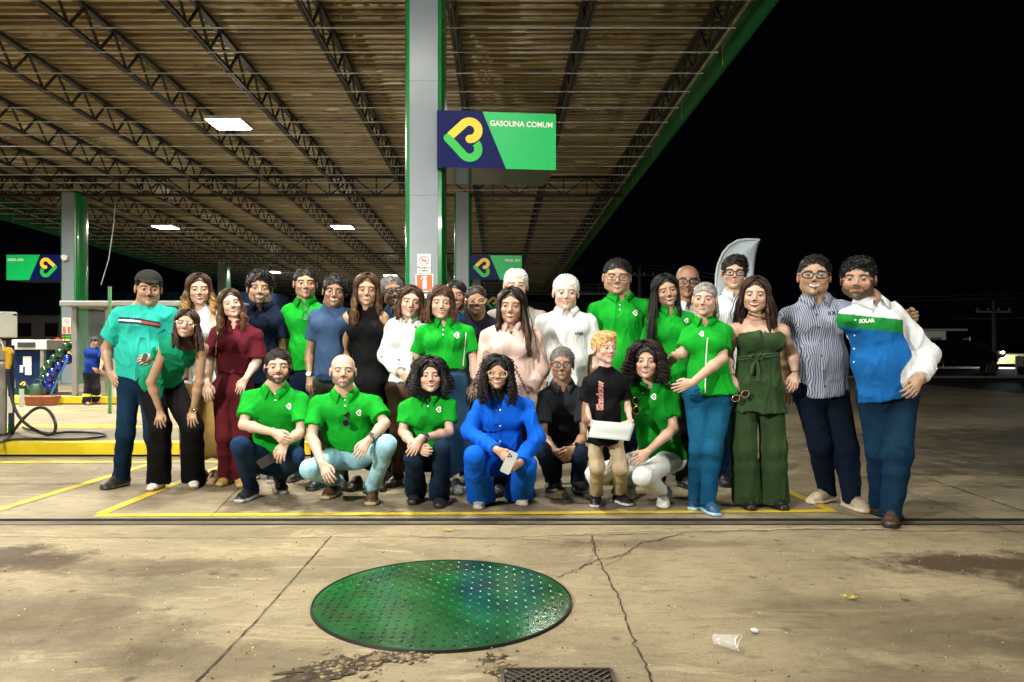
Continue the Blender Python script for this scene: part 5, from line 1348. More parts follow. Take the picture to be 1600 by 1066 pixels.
MB().tube([q(8, 546), q(4, 538), q(0, 531), q(-6, 528)], .014, 8).build('spout', M_SIL, nz, True); MB().tube([q(19, 553), q(21, 560), q(19, 570), q(14, 576)], .005, 6).build('guard', M_HOSE, nz, True)
def isl(x, y, z=.168): D = (CH - z) * FX / (y - HY); return P(x, y, D)
hs = [q(12, 577), q(12.5, 590), q(16, 612), q(24, 640, 7.98), q(36, 658, 7.95), q(52, 670, 7.93), isl(72, 679), isl(84, 676), q(87, 667, 7.95), q(84, 654, 7.97), q(75, 641, 7.99), q(62, 637, 8.0), q(49, 643, 8.0), q(34, 657, 7.98), isl(18, 677), isl(2, 690), isl(-20, 694)]
def smooth(pts, n=8):
    out = []
    for i in range(len(pts) - 1):
        p0, p1, p2, p3 = pts[max(i - 1, 0)], pts[i], pts[i + 1], pts[min(i + 2, len(pts) - 1)]
        for k in range(n): t = k / n; out.append(.5 * (2 * p1 + (p2 - p0) * t + (2 * p0 - 5 * p1 + 4 * p2 - p3) * t * t + (-p0 + 3 * p1 - 3 * p2 + p3) * t ** 3))
    return out + [pts[-1]]
mb = MB(); mb.tube(smooth(hs), .017, 10); mb.build('hose', M_HOSE, nz, True)
o = MB().tube(smooth([isl(2, 689), isl(40, 686), isl(120, 686.5), isl(160, 682), isl(163, 679), isl(150, 676.5), isl(110, 675), isl(80, 677), isl(50, 672), isl(36, 668)]), .015, 10).build('fuel_hose', M_HOSE, None, True); tag(o, 'long black hose looping flat over the near pump island', 'hose')
# far pump
root = empty('fuel_pump', (-9.5, 15.2, .15), 'navy fuel pump with white head on the farther island', 'fuel pump')
MB().box((-9.55, 15.25, .62), (.62, .45, .92)).build('cabinet', M_PNV, root, bevel=.02); MB().box((-9.52, 15.22, 1.17), (.72, .55, .20)).build('head', M_PWH, root, bevel=.015); panel(root, 27, 535, 55, 543, 14.935, 'display', M_INK)
MB().box((-9.27, 15.0, .62), (.07, .08, .9)).build('silver_post', M_SIL, root); MB().box((-9.55, 15.02, .22), (.62, .01, .14)).build('green_foot', M_SGRN2, root)
panel(root, 36, 557, 49, 573, 15.01, 'notice', M_PW); panel(root, 39, 574, 49, 586, 15.01, 'notice', M_PW); panel(root, 31, 571, 36, 582, 15.01, 'notice', M_PW)
(V2, F2) = emblem_paths()[0]; V = [P(35, 602, 15.01) + V3(v[0] * .16, 0, v[1] * .16) for v in V2]; MB().add(V, F2).build('emblem_yellow_hook', M_EY, root)
# clutter on the farther island
root = empty('watering_can', P(57, 616, 14.7), 'dark green watering can on the farther island kerb', 'watering can'); c = P(57, 619, 14.75); c[2] = .15
mb = MB(); mb.lathe([(.11, 0), (.12, .02), (.105, .2), (.08, .235), (.05, .24)], c, 18); mb.build('can', mat('can_green', (.03, .07, .055), rough=.4), root, True)
MB().tube([c + V3(.05, 0, .23), c + V3(.10, 0, .30), c + V3(.0, 0, .33), c + V3(-.08, 0, .20)], .012, 8).build('handle', mat('can_green'), root, True); MB().tube([c + V3(-.09, 0, .05), c + V3(-.2, 0, .22)], .015, 8).build('spout', mat('can_green'), root, True)
c = P(66, 632, 14.2); c[2] = 0; root = empty('planter_box', c, 'terracotta planter trough standing before the farther island', 'planter')
mb = MB(); w0, w1, d0, d1, h_ = .40, .47, .12, .15, .17
V = [(c[0] + sx * w_ / 2 * 1., c[1] + sy * d_, z) for w_, d_, z in ((w0 * 1.2, d0, 0), (w1 * 1.1, d1, h_)) for sx, sy in ((-1, -1), (1, -1), (1, 1), (-1, 1))]
mb.add(V, [(0, 3, 2, 1), (0, 1, 5, 4), (1, 2, 6, 5), (2, 3, 7, 6), (3, 0, 4, 7)]); mb.build('trough', mat('terracotta', (.26, .085, .03), rough=.8, var=.15), root)
MB().box((c[0], c[1], h_ - .005), (w1 * 1.14, d1 * 2.1, .03)).build('rim', mat('terracotta'), root); MB().box((c[0], c[1], h_ - .02), (w1 * 1.0, d1 * 1.8, .03)).build('soil', M_DIRT, root)
root = empty('balloon_garland', P(90, 620, 14.9), 'arching garland of dark green and blue balloons by the left column', 'balloons')
M_BG = mat('balloon_green', (.008, .05, .022), rough=.15, var=.02, coat=.5); M_BB = mat('balloon_blue', (.004, .02, .22), rough=.15, var=.02, coat=.5)
for lst, m in ((((105, 542), (96, 552), (86, 560.5), (78, 570), (71.5, 580), (70, 592)), M_BG), (((107, 561), (93, 572), (84, 582), (77, 591), (73, 600), (79, 605)), M_BB)):
    for x, y in lst:
        c = P(x, y, 14.95); s_ = .105 + .008 * math.sin(x); MB().lathe([(.001, -1.12 * s_), (.012, -1.05 * s_), (.45 * s_, -.88 * s_), (.8 * s_, -.52 * s_), (.97 * s_, -.1 * s_), (.96 * s_, .3 * s_), (.75 * s_, .68 * s_), (.4 * s_, .92 * s_), (.001, s_)], c, 18).build('balloon', m, root, True)
o = MB().tube([P(106, 560, 14.6), P(77, 622, 14.45)], .018, 8).build('support_pole', mat('pole_blue', (.02, .12, .35), rough=.4), None, True); tag(o, 'thin blue pole leaning against the balloon garland', 'pole')
c = P(90, 560, 18.9); root = empty('fire_extinguisher', c, 'red fire extinguisher mounted beside the left column', 'fire extinguisher'); MB().lathe([(.07, -.18), (.08, -.16), (.08, .2), (.05, .27), (.02, .29)], P(90, 545, 18.9), 14).build('cylinder', M_RED, root, True); MB().box(P(90, 532, 18.9), (.1, .05, .05)).build('valve', M_INK, root)
# kiosk
M_AL = mat('aluminium', (.24, .24, .23), rough=.4, metal=.2, var=.1); root = empty('glass_kiosk', P(200, 632, 14.6), 'glazed attendants kiosk with grey flat roof behind the man in teal', 'kiosk')
xl, xr = P(113, 0, 14.6)[0], P(352, 0, 14.6)[0]
MB().box(((xl + xr) / 2 - .0, 15.5, 1.98), (xr - xl + .35, 2.1, .11)).build('roof', M_AL, root, bevel=.02)
for x in (xl + .05, xl + .70, xl + 1.6, xr - .05): MB().box((x, 14.62, .965), (.085, .085, 1.93)).build('post', M_AL, root)
MB().box(((xl + xr) / 2, 16.45, .965), (xr - xl, .06, 1.93)).build('back_wall', mat('kiosk_wall', (.12, .12, .13), rough=.7, var=.3), root)
MB().box((xl + .37, 14.64, 1.0), (.56, .008, 1.8)).build('glass_pane', mat('kiosk_glass', (.25, .3, .3), rough=.05, alpha=.22), root)
MB().box((xl + 1.3, 14.64, .45), (1.1, .03, .9)).build('lower_panel', M_PWH, root); MB().box((xl + 1.1, 15.6, .5), (1.2, .5, .9)).build('counter', mat('kiosk_counter', (.10, .10, .12), rough=.6), root)
mb = MB()
for i in range(9): mb.box((xl + .6 + .22 * i, 16.2, 1.0 + .2 * (i % 3)), (.14, .1, .16))
mb.build('stock', mat('shelf_stock', (.35, .2, .08), rough=.6, var=.6, scale=5), root)
o = MB().tube([P(171.5, 448, 12.5), P(171.5, 640, 12.5) * V3(1, 1, 0)], .028, 10).build('guard_pipe', mat('pipe_green', (.10, .30, .12), rough=.5), None, True); tag(o, 'thin pale green upright pipe behind the shoulder of the man in teal', 'pipe')
# left background building
root = empty('warehouse', (-22, 36, 0), 'low grey building with a dark blue roof band beyond the left pumps', 'building')
MB().box((-26.5, 38, 1.32), (30, 3, 2.64)).build('wall', mat('render_grey', (.40, .40, .42), rough=.85, var=.2, scale=1), root); MB().box((-26.5, 37.6, 3.2), (30.6, 3.6, 1.06)).build('roof', mat('roof_blue', (.006, .022, .06), rough=.5, var=.15), root)
for x in (28, 70, 140, 250):
    a, b = P(x, 526, 36.45), P(x + 20, 505, 36.45); MB().box(((a[0] + b[0]) / 2, 36.48, (a[2] + b[2]) / 2), (b[0] - a[0], .05, b[2] - a[2])).build('window', M_INK, root)
# store at the back
root = empty('store_building', (-6, 49, 0), 'dark shop front with a pale strip far behind the centre of the group', 'building')
MB().box((-4, 52, 2.0), (26, 5, 4.0)).build('wall', mat('store_dark', (.018, .02, .028), rough=.6, var=.3), root)
MB().box((-4, 49.3, 4.55), (26, .3, .10)).build('pale_strip', mat('strip_white', (.6, .62, .6), rough=.5), root)
mb = MB()
for i in range(40): mb.box((-16.6 + i * .65, 49.35, 4.95), (.04, .04, .7))
for z in (4.7, 4.95, 5.2): mb.box((-4, 49.38, z), (26, .03, .05))
mb.build('louvre', mat('louvre_grey', (.22, .23, .23), rough=.5), root)
for x in (-12, -7, 1, 4): MB().box((x, 49.45, 1.4), (2.4, .08, 2.2)).build('window', mat('store_glass', (.02, .03, .05), rough=.1), root)
# ------------------------------------------------------------------ feather banner
root = empty('feather_banner', GR(1127, 708), 'white and pale blue feather banner rising behind the tall man with glasses', 'banner flag'); Yb = 7.9
m_fl = mat('banner_cloth', (.42, .50, .55), rough=.7, var=.12, scale=3, bump=.3, bscale=12)
left = [(1119, 480), (1119, 450), (1120, 430), (1123, 413), (1130, 396), (1140, 384), (1153, 376), (1168, 374), (1187, 374.5)]
right = [(1174, 480), (1175, 460), (1176, 445), (1178, 430), (1179.5, 415), (1181.5, 400), (1183.5, 390), (1186, 381), (1188, 375)]
V = []; nn = 10
for (a, b) in zip(left, right):
    for i in range(nn + 1):
        t = i / nn; p = P(lerp(a[0], b[0], t), lerp(a[1], b[1], t), Yb); V.append(p + V3(0, .02 * math.sin(t * 7 + a[1] * .05), 0))
a0 = len(V)
V += [p + V3(0, 0, -1.2) for p in V[:nn + 1]]
F = [((j) * (nn + 1) + i, j * (nn + 1) + i + 1, (j + 1) * (nn + 1) + i + 1, (j + 1) * (nn + 1) + i) for j in range(len(left) - 1) for i in range(nn)] + [(a0 + i, a0 + i + 1, i + 1, i) for i in range(nn)]
o = MB().add(V, F).build('cloth', m_fl, root, True); md = o.modifiers.new('s', 'SOLIDIFY'); md.thickness = .003
mb = MB(); mb.tube([P(1118, 0, Yb) * V3(1, 1, 0)] + [P(x - 1, y, Yb) for x, y in left[::1]], .011, 8); mb.build('pole', mat('banner_pole', (.5, .52, .52), rough=.4), root, True)
MB().lathe([(.17, 0), (.19, .03), (.19, .10), (.12, .16), (.04, .17)], GR(1127, 706), 24).build('weight', mat('weight_grey', (.045, .05, .06), rough=.4), root, True)
# ------------------------------------------------------------------ far right: poles, houses, road things
M_CONC = mat('pole_concrete', (.26, .25, .22), rough=.85, var=.25)
def upole(px, ytop, D, w0, label, arm=True):
    b = P(px, HY, D) * V3(1, 1, 0); t = P(px - 2, ytop, D); root = empty('utility_pole', b, label, 'utility pole'); MB().tube([b, t], [w0, w0 * .6], 10).build('shaft', M_CONC, root, True)
    if arm:
        mb = MB(); mb.bar(t + V3(-1.0, 0, -.6), t + V3(1.0, 0, -.6), .1); mb.build('crossarm', M_CONC, root)
        mb = MB()
        for x in (-.9, -.3, .3, .9): mb.lathe([(.04, 0), (.06, .06), (.03, .14)], t + V3(x, 0, -.55), 8)
        mb.build('insulator', M_PW, root)
upole(1554, 470, 42, .13, 'concrete utility pole beside the bright star-like lamp at the right'); upole(1001, 416, 48, .17, 'utility pole with crossarms seen behind the green shirts')
root = empty('street_lamp', P(1514, HY, 46) * V3(1, 1, 0), 'slim unlit street lamp left of the concrete pole', 'street lamp')
MB().tube([P(1514, HY, 46) * V3(1, 1, 0), P(1514, 527, 46)], .07, 8).build('pole', M_CONC, root, True); MB().tube([P(1514, 528, 46), P(1508, 530, 46)], .05, 8).build('arm', M_CONC, root); MB().box(P(1509, 530, 46), (.3, .12, .1)).build('lamp_head', M_PW, root)
def wire(pts, label, r_=.012):
    o = MB().tube(smooth([P(*p) for p in pts], 6), r_, 5).build('power_line', mat('wire', (.25, .26, .27), rough=.5), None, True); tag(o, label, 'power line')
wire([(1190, 452, 42), (1400, 464, 42), (1552, 460, 42), (1700, 458, 42)], 'upper power line crossing the night sky at the right'); wire([(1190, 458, 42), (1400, 469, 42), (1552, 467, 42), (1700, 466, 42)], 'second power line just below the upper one at the right')
wire([(1480, 497, 44), (1553, 498, 44), (1700, 493, 44)], 'lower power line passing the concrete pole'); wire([(888, 424, 46), (945, 419, 47), (1000, 414, 48)], 'power line running left from the pole behind the green shirts', .018); wire([(888, 429, 46), (945, 425, 47), (1000, 419, 48)], 'thicker power line under the first one left of the pole', .018)
wire([(1000, 414, 48), (1060, 420, 48), (1120, 430, 50)], 'power line running right from the pole towards the banner', .018); wire([(1000, 419, 48), (1060, 425, 48), (1120, 436, 50)], 'lower power line running right towards the banner', .018)
root = empty('house', P(1462, HY, 52) * V3(1, 1, 0), 'small tan house with a barred window beyond the road at the right', 'house'); a = P(1432, 0, 52); b = P(1478, 0, 52)
MB().box(((a[0] + b[0]) / 2, 54, 1.1), (b[0] - a[0], 4, 2.2 - .2 * 1)).build('wall', mat('tan_wall', (.22, .17, .11), rough=.85, var=.2), root); MB().box(((a[0] + b[0]) / 2 + .3, 53.6, 2.2 - .02), (b[0] - a[0] + 1.2, 5.2, .14)).build('roof', mat('dark_roof', (.05, .045, .04), rough=.8), root)
a, b = P(1456, 557, 51.9), P(1472, 546, 51.9)
a[2] = 1.0; b[2] = 1.65
MB().box(((a[0] + b[0]) / 2, 51.98, (a[2] + b[2]) / 2), (b[0] - a[0], .05, b[2] - a[2])).build('window', M_INK, root)
root = empty('boundary_wall', P(1540, HY, 48) * V3(1, 1, 0), 'long yellow wall lit by the bright lamp at the far right', 'wall'); a, b = P(1508, 0, 48), P(1640, 0, 48)
MB().box(((a[0] + b[0]) / 2, 48.2, .20), (b[0] - a[0], .2, .60)).build('wall', mat('yellow_wall', (.42, .36, .12), rough=.8, var=.2), root); MB().box(((a[0] + b[0]) / 2, 48.2, .54), (b[0] - a[0] + .1, .3, .06)).build('coping', mat('dark_roof'), root)
c = P(1568, 558, 46.5); root = empty('floodlight', c, 'blazing white floodlight far off at the right edge', 'floodlight')
o = MB().lathe([(.001, -.12), (.09, -.09), (.12, 0), (.09, .09), (.001, .12)], c, 16).build('bulb', mat('flood_glow', (.9, .95, 1), emit=(.8, .95, 1), es=300), root, True); MB().tube([c * V3(1, 1, 0) + V3(.02, .3, 0), c + V3(.02, .3, 0), c + V3(0, .1, 0)], .04, 8).build('post', M_CONC, root)
l = bpy.data.lights.new('floodlight_lamp', 'POINT'); l.energy = 900; l.color = (.75, .92, 1); l.shadow_soft_size = .15; lo = bpy.data.objects.new('floodlight_lamp', l); COL.objects.link(lo); lo.location = c + V3(0, -.4, 0)
def parked_car(px, D, label, colr, lit=False, rot=0.):
    b = P(px, HY, D) * V3(1, 1, 0); root = empty('parked_car', b, label, 'car'); m = mat('car_' + str(colr), colr, rough=.3, coat=.5)
    pr = [(-2.1, .35), (2.1, .35), (2.15, .75), (1.3, .92), (.75, 1.38), (-1.0, 1.42), (-1.7, .98), (-2.15, .85)]
    MB().prism(pr, b + V3(0, .8, 0), (1, 0, 0), (0, 0, 1), 1.6).build('body', m, root, bevel=.06)
    pr = [(-1.5, .97), (.95, .97), (.65, 1.32), (-.95, 1.35)]; MB().prism(pr, b + V3(0, -.81, 0), (1, 0, 0), (0, 0, 1), .02).build('window', M_INK, root)
    for x in (-1.35, 1.35): MB().tube([b + V3(x, -.85, .32), b + V3(x, .85, .32)], .32, 16).build('wheel', M_INK, root)
    if lit:
        MB().lathe([(.001, -.08), (.08, -.04), (.08, .04), (.001, .08)], b + V3(1.9, -.86, .7), 12).build('headlight', mat('head_glow', (1, .9, .7), emit=(1, .85, .6), es=40), root, True)
        MB().lathe([(.001, -.05), (.06, -.03), (.06, .03), (.001, .05)], b + V3(-2.0, -.86, .75), 12).build('tail_light', mat('tail_glow', (1, .1, .05), emit=(1, .08, .03), es=20), root, True)
parked_car(1478, 40, 'dark car parked by the road in front of the tan house', (.02, .02, .025)); parked_car(1502, 44, 'dark car with a lit headlight left of the concrete pole', (.015, .015, .02), True); parked_car(1452, 47, 'dull grey car half hidden behind the man in the blue shirt', (.06, .06, .06))
c = P(1545, 583, 31); root = empty('striped_barrier', c * V3(1, 1, 0), 'low yellow and black striped barrier at the road edge', 'barrier'); MB().box((c[0], c[1], .15), (.62, .25, .32)).build('block', M_INK, root)
mb = MB()
for i in range(4): x = c[0] - .24 + i * .15; mb.add([(x, c[1] - .128, 0), (x + .07, c[1] - .128, 0), (x + .15, c[1] - .128, .30), (x + .08, c[1] - .128, .30)], [(0, 1, 2, 3)])
mb.build('stripe', mat('dull_yellow', (.30, .24, .06), rough=.7), root)
D = 27.; root = empty('roadside_board', P(1600, HY, D) * V3(1, 1, 0), 'black roadside board in a pale frame cut by the right edge', 'sign'); a, b = P(1588, 590, D), P(1640, 558, D)
MB().box(((a[0] + b[0]) / 2, D, (a[2] + b[2]) / 2 + .05), (b[0] - a[0], .04, b[2] - a[2] - .1)).build('board', M_INK, root)
mb = MB(); mb.bar((a[0], D, -.02), (a[0], D, b[2] + .03), .05); mb.bar((b[0], D, -.02), (b[0], D, b[2] + .03), .05); mb.bar((a[0] + .03, D, b[2] + .03), (b[0] - .03, D, b[2] + .03), .05); mb.build('frame', mat('pale_frame', (.5, .55, .55), rough=.5), root)
for i, t in enumerate(('ESTA', 'NAN')): lettering(t, .20, P(1590.5, 566.5 + 6.2 * i, D - .02), (1, 0, 0), (0, 0, 1), M_PW, root, bold=.03, off=.004)
for i in range(3): lettering('- - -', .1, P(1594.5, 577 + 3.5 * i, D - .02), (1, 0, 0), (0, 0, 1), M_PW, root, off=.004) if False else None

for i, (px, py, D, e_) in enumerate(((1462, 577, 43, 30), (1476, 580, 43, 12), (1420, 566, 70, 10), (1240, 560, 80, 8))):
    c = P(px, py, D); col_ = ((1, .6, .3), (1, .75, .4), (.8, .9, 1), (1, .8, .5))[i]
    root = empty('distant_lamp', c, ('warm distant lamp low behind the elbow of the man in blue and white', 'tiny amber lamp beside the parked cars', 'faint pale lamp behind the far right man', 'faint lamp far off between the two right-hand couples')[i], 'lamp')
    MB().lathe([(.001, -.08), (.07, -.05), (.08, 0), (.07, .05), (.001, .08)], c, 12).build('bulb', mat('far_glow_%d' % i, col_, emit=col_, es=e_), root, True); MB().tube([c * V3(1, 1, 0) + V3(0, .1, 0), c + V3(0, .1, 0)], .03, 6).build('post', M_CONC, root)
# ------------------------------------------------------------------ the group
def striped(name, c1, c2, freq, warp=.004):
    m = mat(name, c1, rough=.8, var=.05, bump=.2, bscale=40); nt = m.node_tree; N = nt.nodes; L = nt.links; b = N['Principled BSDF']
    g = N.new('ShaderNodeNewGeometry'); sx = N.new('ShaderNodeSeparateXYZ'); L.new(g.outputs['Position'], sx.inputs[0])
    nz = N.new('ShaderNodeTexNoise'); nz.inputs['Scale'].default_value = 7; L.new(g.outputs['Position'], nz.inputs['Vector'])
    ma = N.new('ShaderNodeMath'); ma.operation = 'MULTIPLY_ADD'; L.new(nz.outputs[0], ma.inputs[0]); ma.inputs[1].default_value = warp * 10; L.new(sx.outputs[0], ma.inputs[2])
    mm = N.new('ShaderNodeMath'); mm.operation = 'MULTIPLY'; L.new(ma.outputs[0], mm.inputs[0]); mm.inputs[1].default_value = freq * 6.2832
    si = N.new('ShaderNodeMath'); si.operation = 'SINE'; L.new(mm.outputs[0], si.inputs[0])
    mr = N.new('ShaderNodeMapRange'); L.new(si.outputs[0], mr.inputs[0]); mr.inputs[1].default_value = -.2; mr.inputs[2].default_value = .5
    mx = N.new('ShaderNodeMix'); mx.data_type = 'RGBA'; mx.inputs[6].default_value = (*c1, 1); mx.inputs[7].default_value = (*c2, 1)
    L.new(mr.outputs[0], mx.inputs[0]); L.new(mx.outputs[2], b.inputs['Base Color']); return creases(m)
G = (.006, .30, .020); G2 = (.005, .24, .017)
JEAN = (.005, .021, .052); NAVY = (.006, .011, .028); WHT = (.72, .75, .76); BLK = (.005, .005, .006); LJ = (.27, .52, .64)
GRP = 'people posing for the group photo'
def polo(hem, col=G, sleeve=.62, **k): return dict(kind='polo', col=col, sleeve=sleeve, hem=hem, neck='polo', **k)
def jeans(col=JEAN, **k): return dict(kind='trousers', col=col, mat=M_DENIM, name='jeans', **k)
def pants(col, **k): return dict(kind='trousers', col=col, **k)
def side_piping(o, pts, w=1.6):
    pts = [p for p in pts]; V, F = ribbon2(pts, w, 24); project(o['ray'], V, F, 'side_piping', M_WHITE, o['top'], one=True)
def placket(o, x, y0, y1, dark=True, w=1.2, buttons=2):
    V, F = ribbon2([(x, y0), (x, y1)], w, 12)
    project(o['ray'], V, F, 'placket', mat('seam_green', (.004, .16, .012), rough=.9) if dark is True else dark, o['top'], .002)
    mb = MB()
    for i in range(buttons):
        h, n = o['ray'].hit(x + .4, y0 + (y1 - y0) * (i + .35) / buttons)
        if h is not None: MB().tube([h, h + n * .004], .0062, 8).build('button', M_WHITE, o['top'])

# 1 man in teal tee and dark cap
o = person('man in teal tee with chest stripe and dark cap at the left end', 6.0, (232, 424, 475), (180, 480, 275, 482), rot=(6, 4, 2), skin='tan', hair=('short', 'black'),
    face=dict(beard='must', open=0, smile=0, old=1), top=dict(kind='tee', col=(.025, .42, .34), sleeve=.72, hem=590, neck='crew', cuff=.078, fold=.011), hip=(218, 596), hipd=.02, belly=.55,
    arms=(((165, 545, .05), (172, 583, -.02), (186, 606, -.1), dict(curl=.4)), None),
    legs=(((196, 678, -.02), (189, 760), -20), ((240, 680, .05), (250, 755), 15)), bottom=jeans(r=(.095, .072, .062)), shoes=((.035, .03, .022), (.05, .05, .045)), group=GRP)
mb = MB()
W = lambda x, y, z: o['c'] + o['s'] * (o['R'] @ V3(x, y, z))
f = Field(); f.ell(W(0, .012, .052), o['R'], V3(.092, .108, .084) * o['s'], .01); f.cut(W(0, 0, .050), o['R'] @ V3(0, -.12, -1))
f.seg(W(0, -.07, .062), W(0, -.135, .050), (.070 * o['s'], .006), (.045 * o['s'], .005), u=o['R'][:, 0], k=.01)
V, Q = f.grid(.004); link('cap', mesh_from('cap', V, Q, col=np.tile(np.array((.022, .022, .020)), (len(V), 1))), M_CLOTH, o['root'])
for dy, c_, nm in ((-3.2, (.01, .012, .05), 'navy'), (0, (.75, .76, .76), 'white'), (3.2, (.01, .012, .05), 'navy')):
    V, F = ribbon2([(186, 500 + dy), (215, 502 + dy), (250, 508 + dy)], 2.6, 30); project(o['ray'], V, F, 'chest_stripe', mat('stripe_' + nm, c_, rough=.8), o['top'])
V, F = ribbon2([(221, 503), (250, 508)], 2.8, 20); project(o['ray'], V, F, 'chest_stripe', mat('stripe_red', (.5, .05, .02), rough=.8), o['top'], .0042)
put_text(o['ray'], 'T E N N I', 203, 498, 6, mat('pale_teal', (.12, .62, .52), rough=.8), o['top'], .08)

# 2 bending woman
o = person('woman bending forward in sleeveless green top and wide black trousers', 5.55, (291, 484, 527), (250, 532, 324, 534), hd=-.12, rot=(-4, -6, 10), sex='f', skin='tan', hair=('long', 'choc'),
    ho=dict(len=.22, n=300, lean=.03), hip=(250, 600), hipd=.36, glass='wire',
    top=dict(kind='sleeveless', col=(.004, .20, .10), hem=606, neck='crew', fold=.011, bust=1.1, name='blouse'),
    arms=(((236, 597, .05), (250, 642, .12), (247, 668, .08), dict(curl=.3, splay=.4)), ((311, 597, .05), (302, 640, .12), (299, 668, .08), dict(curl=.3, splay=.3))),
    legs=(((250, 668, .28), (248, 764), -4), ((300, 668, .28), (302, 760), 25)), bottom=pants(BLK, r=(.11, .095, .112), hemz=.045, fdir=(1.2, 1.2, .5)),
    shoes=((.72, .74, .72), (.35, .18, .10)), group=GRP, nd=None)
watch(o, 1, .96, M_STEEL, M_GOLD, .024)
# 3 blonde woman behind
o = person('woman with wavy blonde hair, white top and long mustard skirt behind the bending woman', 6.4, (311, 428, 475), (275, 484, 345, 484), rot=(4, 0, -2), sex='f', skin='light', hair=('wavy', 'brown'),
    ho=dict(len=.21, tip=(.42, .25, .08), wave=.016, flare=.02), face=dict(lip=(.28, .03, .03)), hip=(310, 604), top=dict(kind='sleeveless', col=WHT, hem=600, neck='scoop', name='blouse'),
    bottom=dict(kind='skirt', col=(.52, .34, .11), hemz=.22, flare=.06, name='skirt'), feet=((316, 754), (334, 754)), arms=(((266, 545, -.3), (242, 556, -.50), (218, 562, -.56), dict(curl=.5)), ((330, 560, -.2), (325, 600, -.42), (325, 625, -.45), dict(curl=.3))),
    shoes=((.4, .25, .12), (.3, .2, .1), 'plain'), group=GRP)
# 4 maroon
o = person('young woman in maroon blouse and trousers with a chain strap over her shoulder', 5.95, (361, 452, 496), (331, 508, 410, 514), rot=(6, 0, -15), sex='f', skin='fair', hair=('wavy', 'brown'),
    ho=dict(len=.26, wave=.012, tip=(.11, .045, .018), front_l=.4), hip=(364, 608), face=dict(lip=(.45, .1, .1)),
    top=dict(kind='shirt', col=(.095, .010, .018), sleeve=.85, hem=582, neck='shirt', mat=M_CLOTH, cuff=.075, bust=.9, vdepth=.09),
    arms=(((327, 560, .0), (324, 598, -.1), (326, 625, -.12), dict(curl=.25)), ((402, 564, .0), (384, 592, -.12), (370, 618, -.14), dict(curl=.3))),
    legs=(((352, 680, -.02), (357, 756), -10), ((378, 680, 0), (378, 758), 15)), bottom=pants((.085, .010, .016), r=(.092, .075, .085), fdir=(1.3, 1.3, .4), rise=.24), shoes=((.5, .32, .12), (.25, .15, .06), 'plain'), group=GRP)
mb = MB(); st = []
for t in np.linspace(0, 1, 40):
    x, y = 345 - 17 * t, 500 + 110 * t; h, n = o['ray'].hit(x, y); st.append(h + n * .006 if h is not None else P(x, y, 5.84))
mb.tube(st, .004, 6); mb.build('strap', M_GOLD, o['root'], True)
# 5 navy polo young man
o = person('young man with curly black hair and beard in navy zip polo', 6.4, (406, 424, 474), (372, 478, 448, 486), rot=(2, 0, 3), skin='tan', hair=('curlyshort', 'black'), face=dict(beard='goatee', bearda=.6),
    top=polo(600, NAVY), hip=(410, 600), bottom=pants(BLK), arms=(None, ((440, 548, .0), (430, 590, -.05), (425, 610, -.1))), shoes=((.02, .02, .02), (.4, .4, .4)), group=GRP)
# 6 green polo tall
o = person('standing man in bright green polo with glasses hung at the neck, navy trousers', 6.4, (477, 419, 465), (443, 478, 512, 476), rot=(4, -2, 0), skin='tan', hair=('short', 'black'), face=dict(open=.004),
    top=polo(577), hip=(480, 590), belly=.3, bottom=pants((.006, .014, .04)), shoes=((.02, .02, .02), (.05, .05, .05)), group=GRP)
ob6 = o
# 7 blue tee
o = person('man in blue-grey tee with dark watch, leaning left beside the woman in black', 6.05, (523, 430, 478), (486, 486, 552, 482), rot=(0, 0, 5), skin='brown', hair=('short', 'black'), ho=dict(vol=.006),
    top=dict(kind='tee', col=(.035, .07, .145), sleeve=.62, hem=594, neck='crew', cuff=.065), hip=(515, 600),
    arms=(((484, 552, .02), (484, 588, -.05), (485, 616, -.12), dict(curl=.5)), None), bottom=pants((.07, .07, .05)), shoes=((.02, .02, .02), (.05, .05, .05)), group=GRP)
watch(o, 0, .97)
# 8 woman black dress
o = person('smiling woman with long brown hair, drop earrings and sleeveless black dress', 6.0, (573, 428, 476), (536, 486, 606, 486), rot=(2, 0, 2), sex='f', skin='tan', hair=('wavy', 'brown'),
    ho=dict(len=.27, tip=(.10, .05, .02), front_r=-.5, wave=.008), hip=(575, 596), face=dict(open=.0085),
    top=dict(kind='sleeveless', col=BLK, hem=640, neck='v', vdepth=.10, name='blouse', bust=1.05), arms=(((536, 548, .05), (552, 584, -.05), (566, 606, -.1), dict(curl=.5)), None),
    bottom=dict(kind='skirt', col=BLK, hemz=.18, flare=.03, name='skirt'), shoes=((.02, .015, .012), (.05, .03, .02), 'plain'), group=GRP)
mb = MB()
for q in (-1, 1): mb.lathe([(.001, .0), (.009, -.012), (.009, -.024), (.001, -.036)], o['c'] + o['s'] * (o['R'] @ V3(q * .088, -.02, -.04)), 8)
mb.build('earring', M_STEEL, o['root'], True)
# 9 denim man behind
o = person('man with dark-framed glasses and denim shirt, head tilted behind the white blouse', 6.45, (613, 431, 478), (586, 492, 655, 492), rot=(8, 2, -12), skin='brown', hair=('short', 'saltp'), glass='thick', face=dict(beard='stubble', bearda=.3),
    top=dict(kind='shirt', col=(.03, .10, .20), sleeve=1.9, hem=620, neck='shirt', mat=M_DENIM), hip=(620, 600),
    arms=(None, ((655, 520, -.1), (640, 500, -.42), (612, 499, -.5), dict(curl=.5, pn=(0, .4, -1)))), bottom=pants(BLK), shoes=((.02, .02, .02), (.05, .05, .05)), group=GRP)
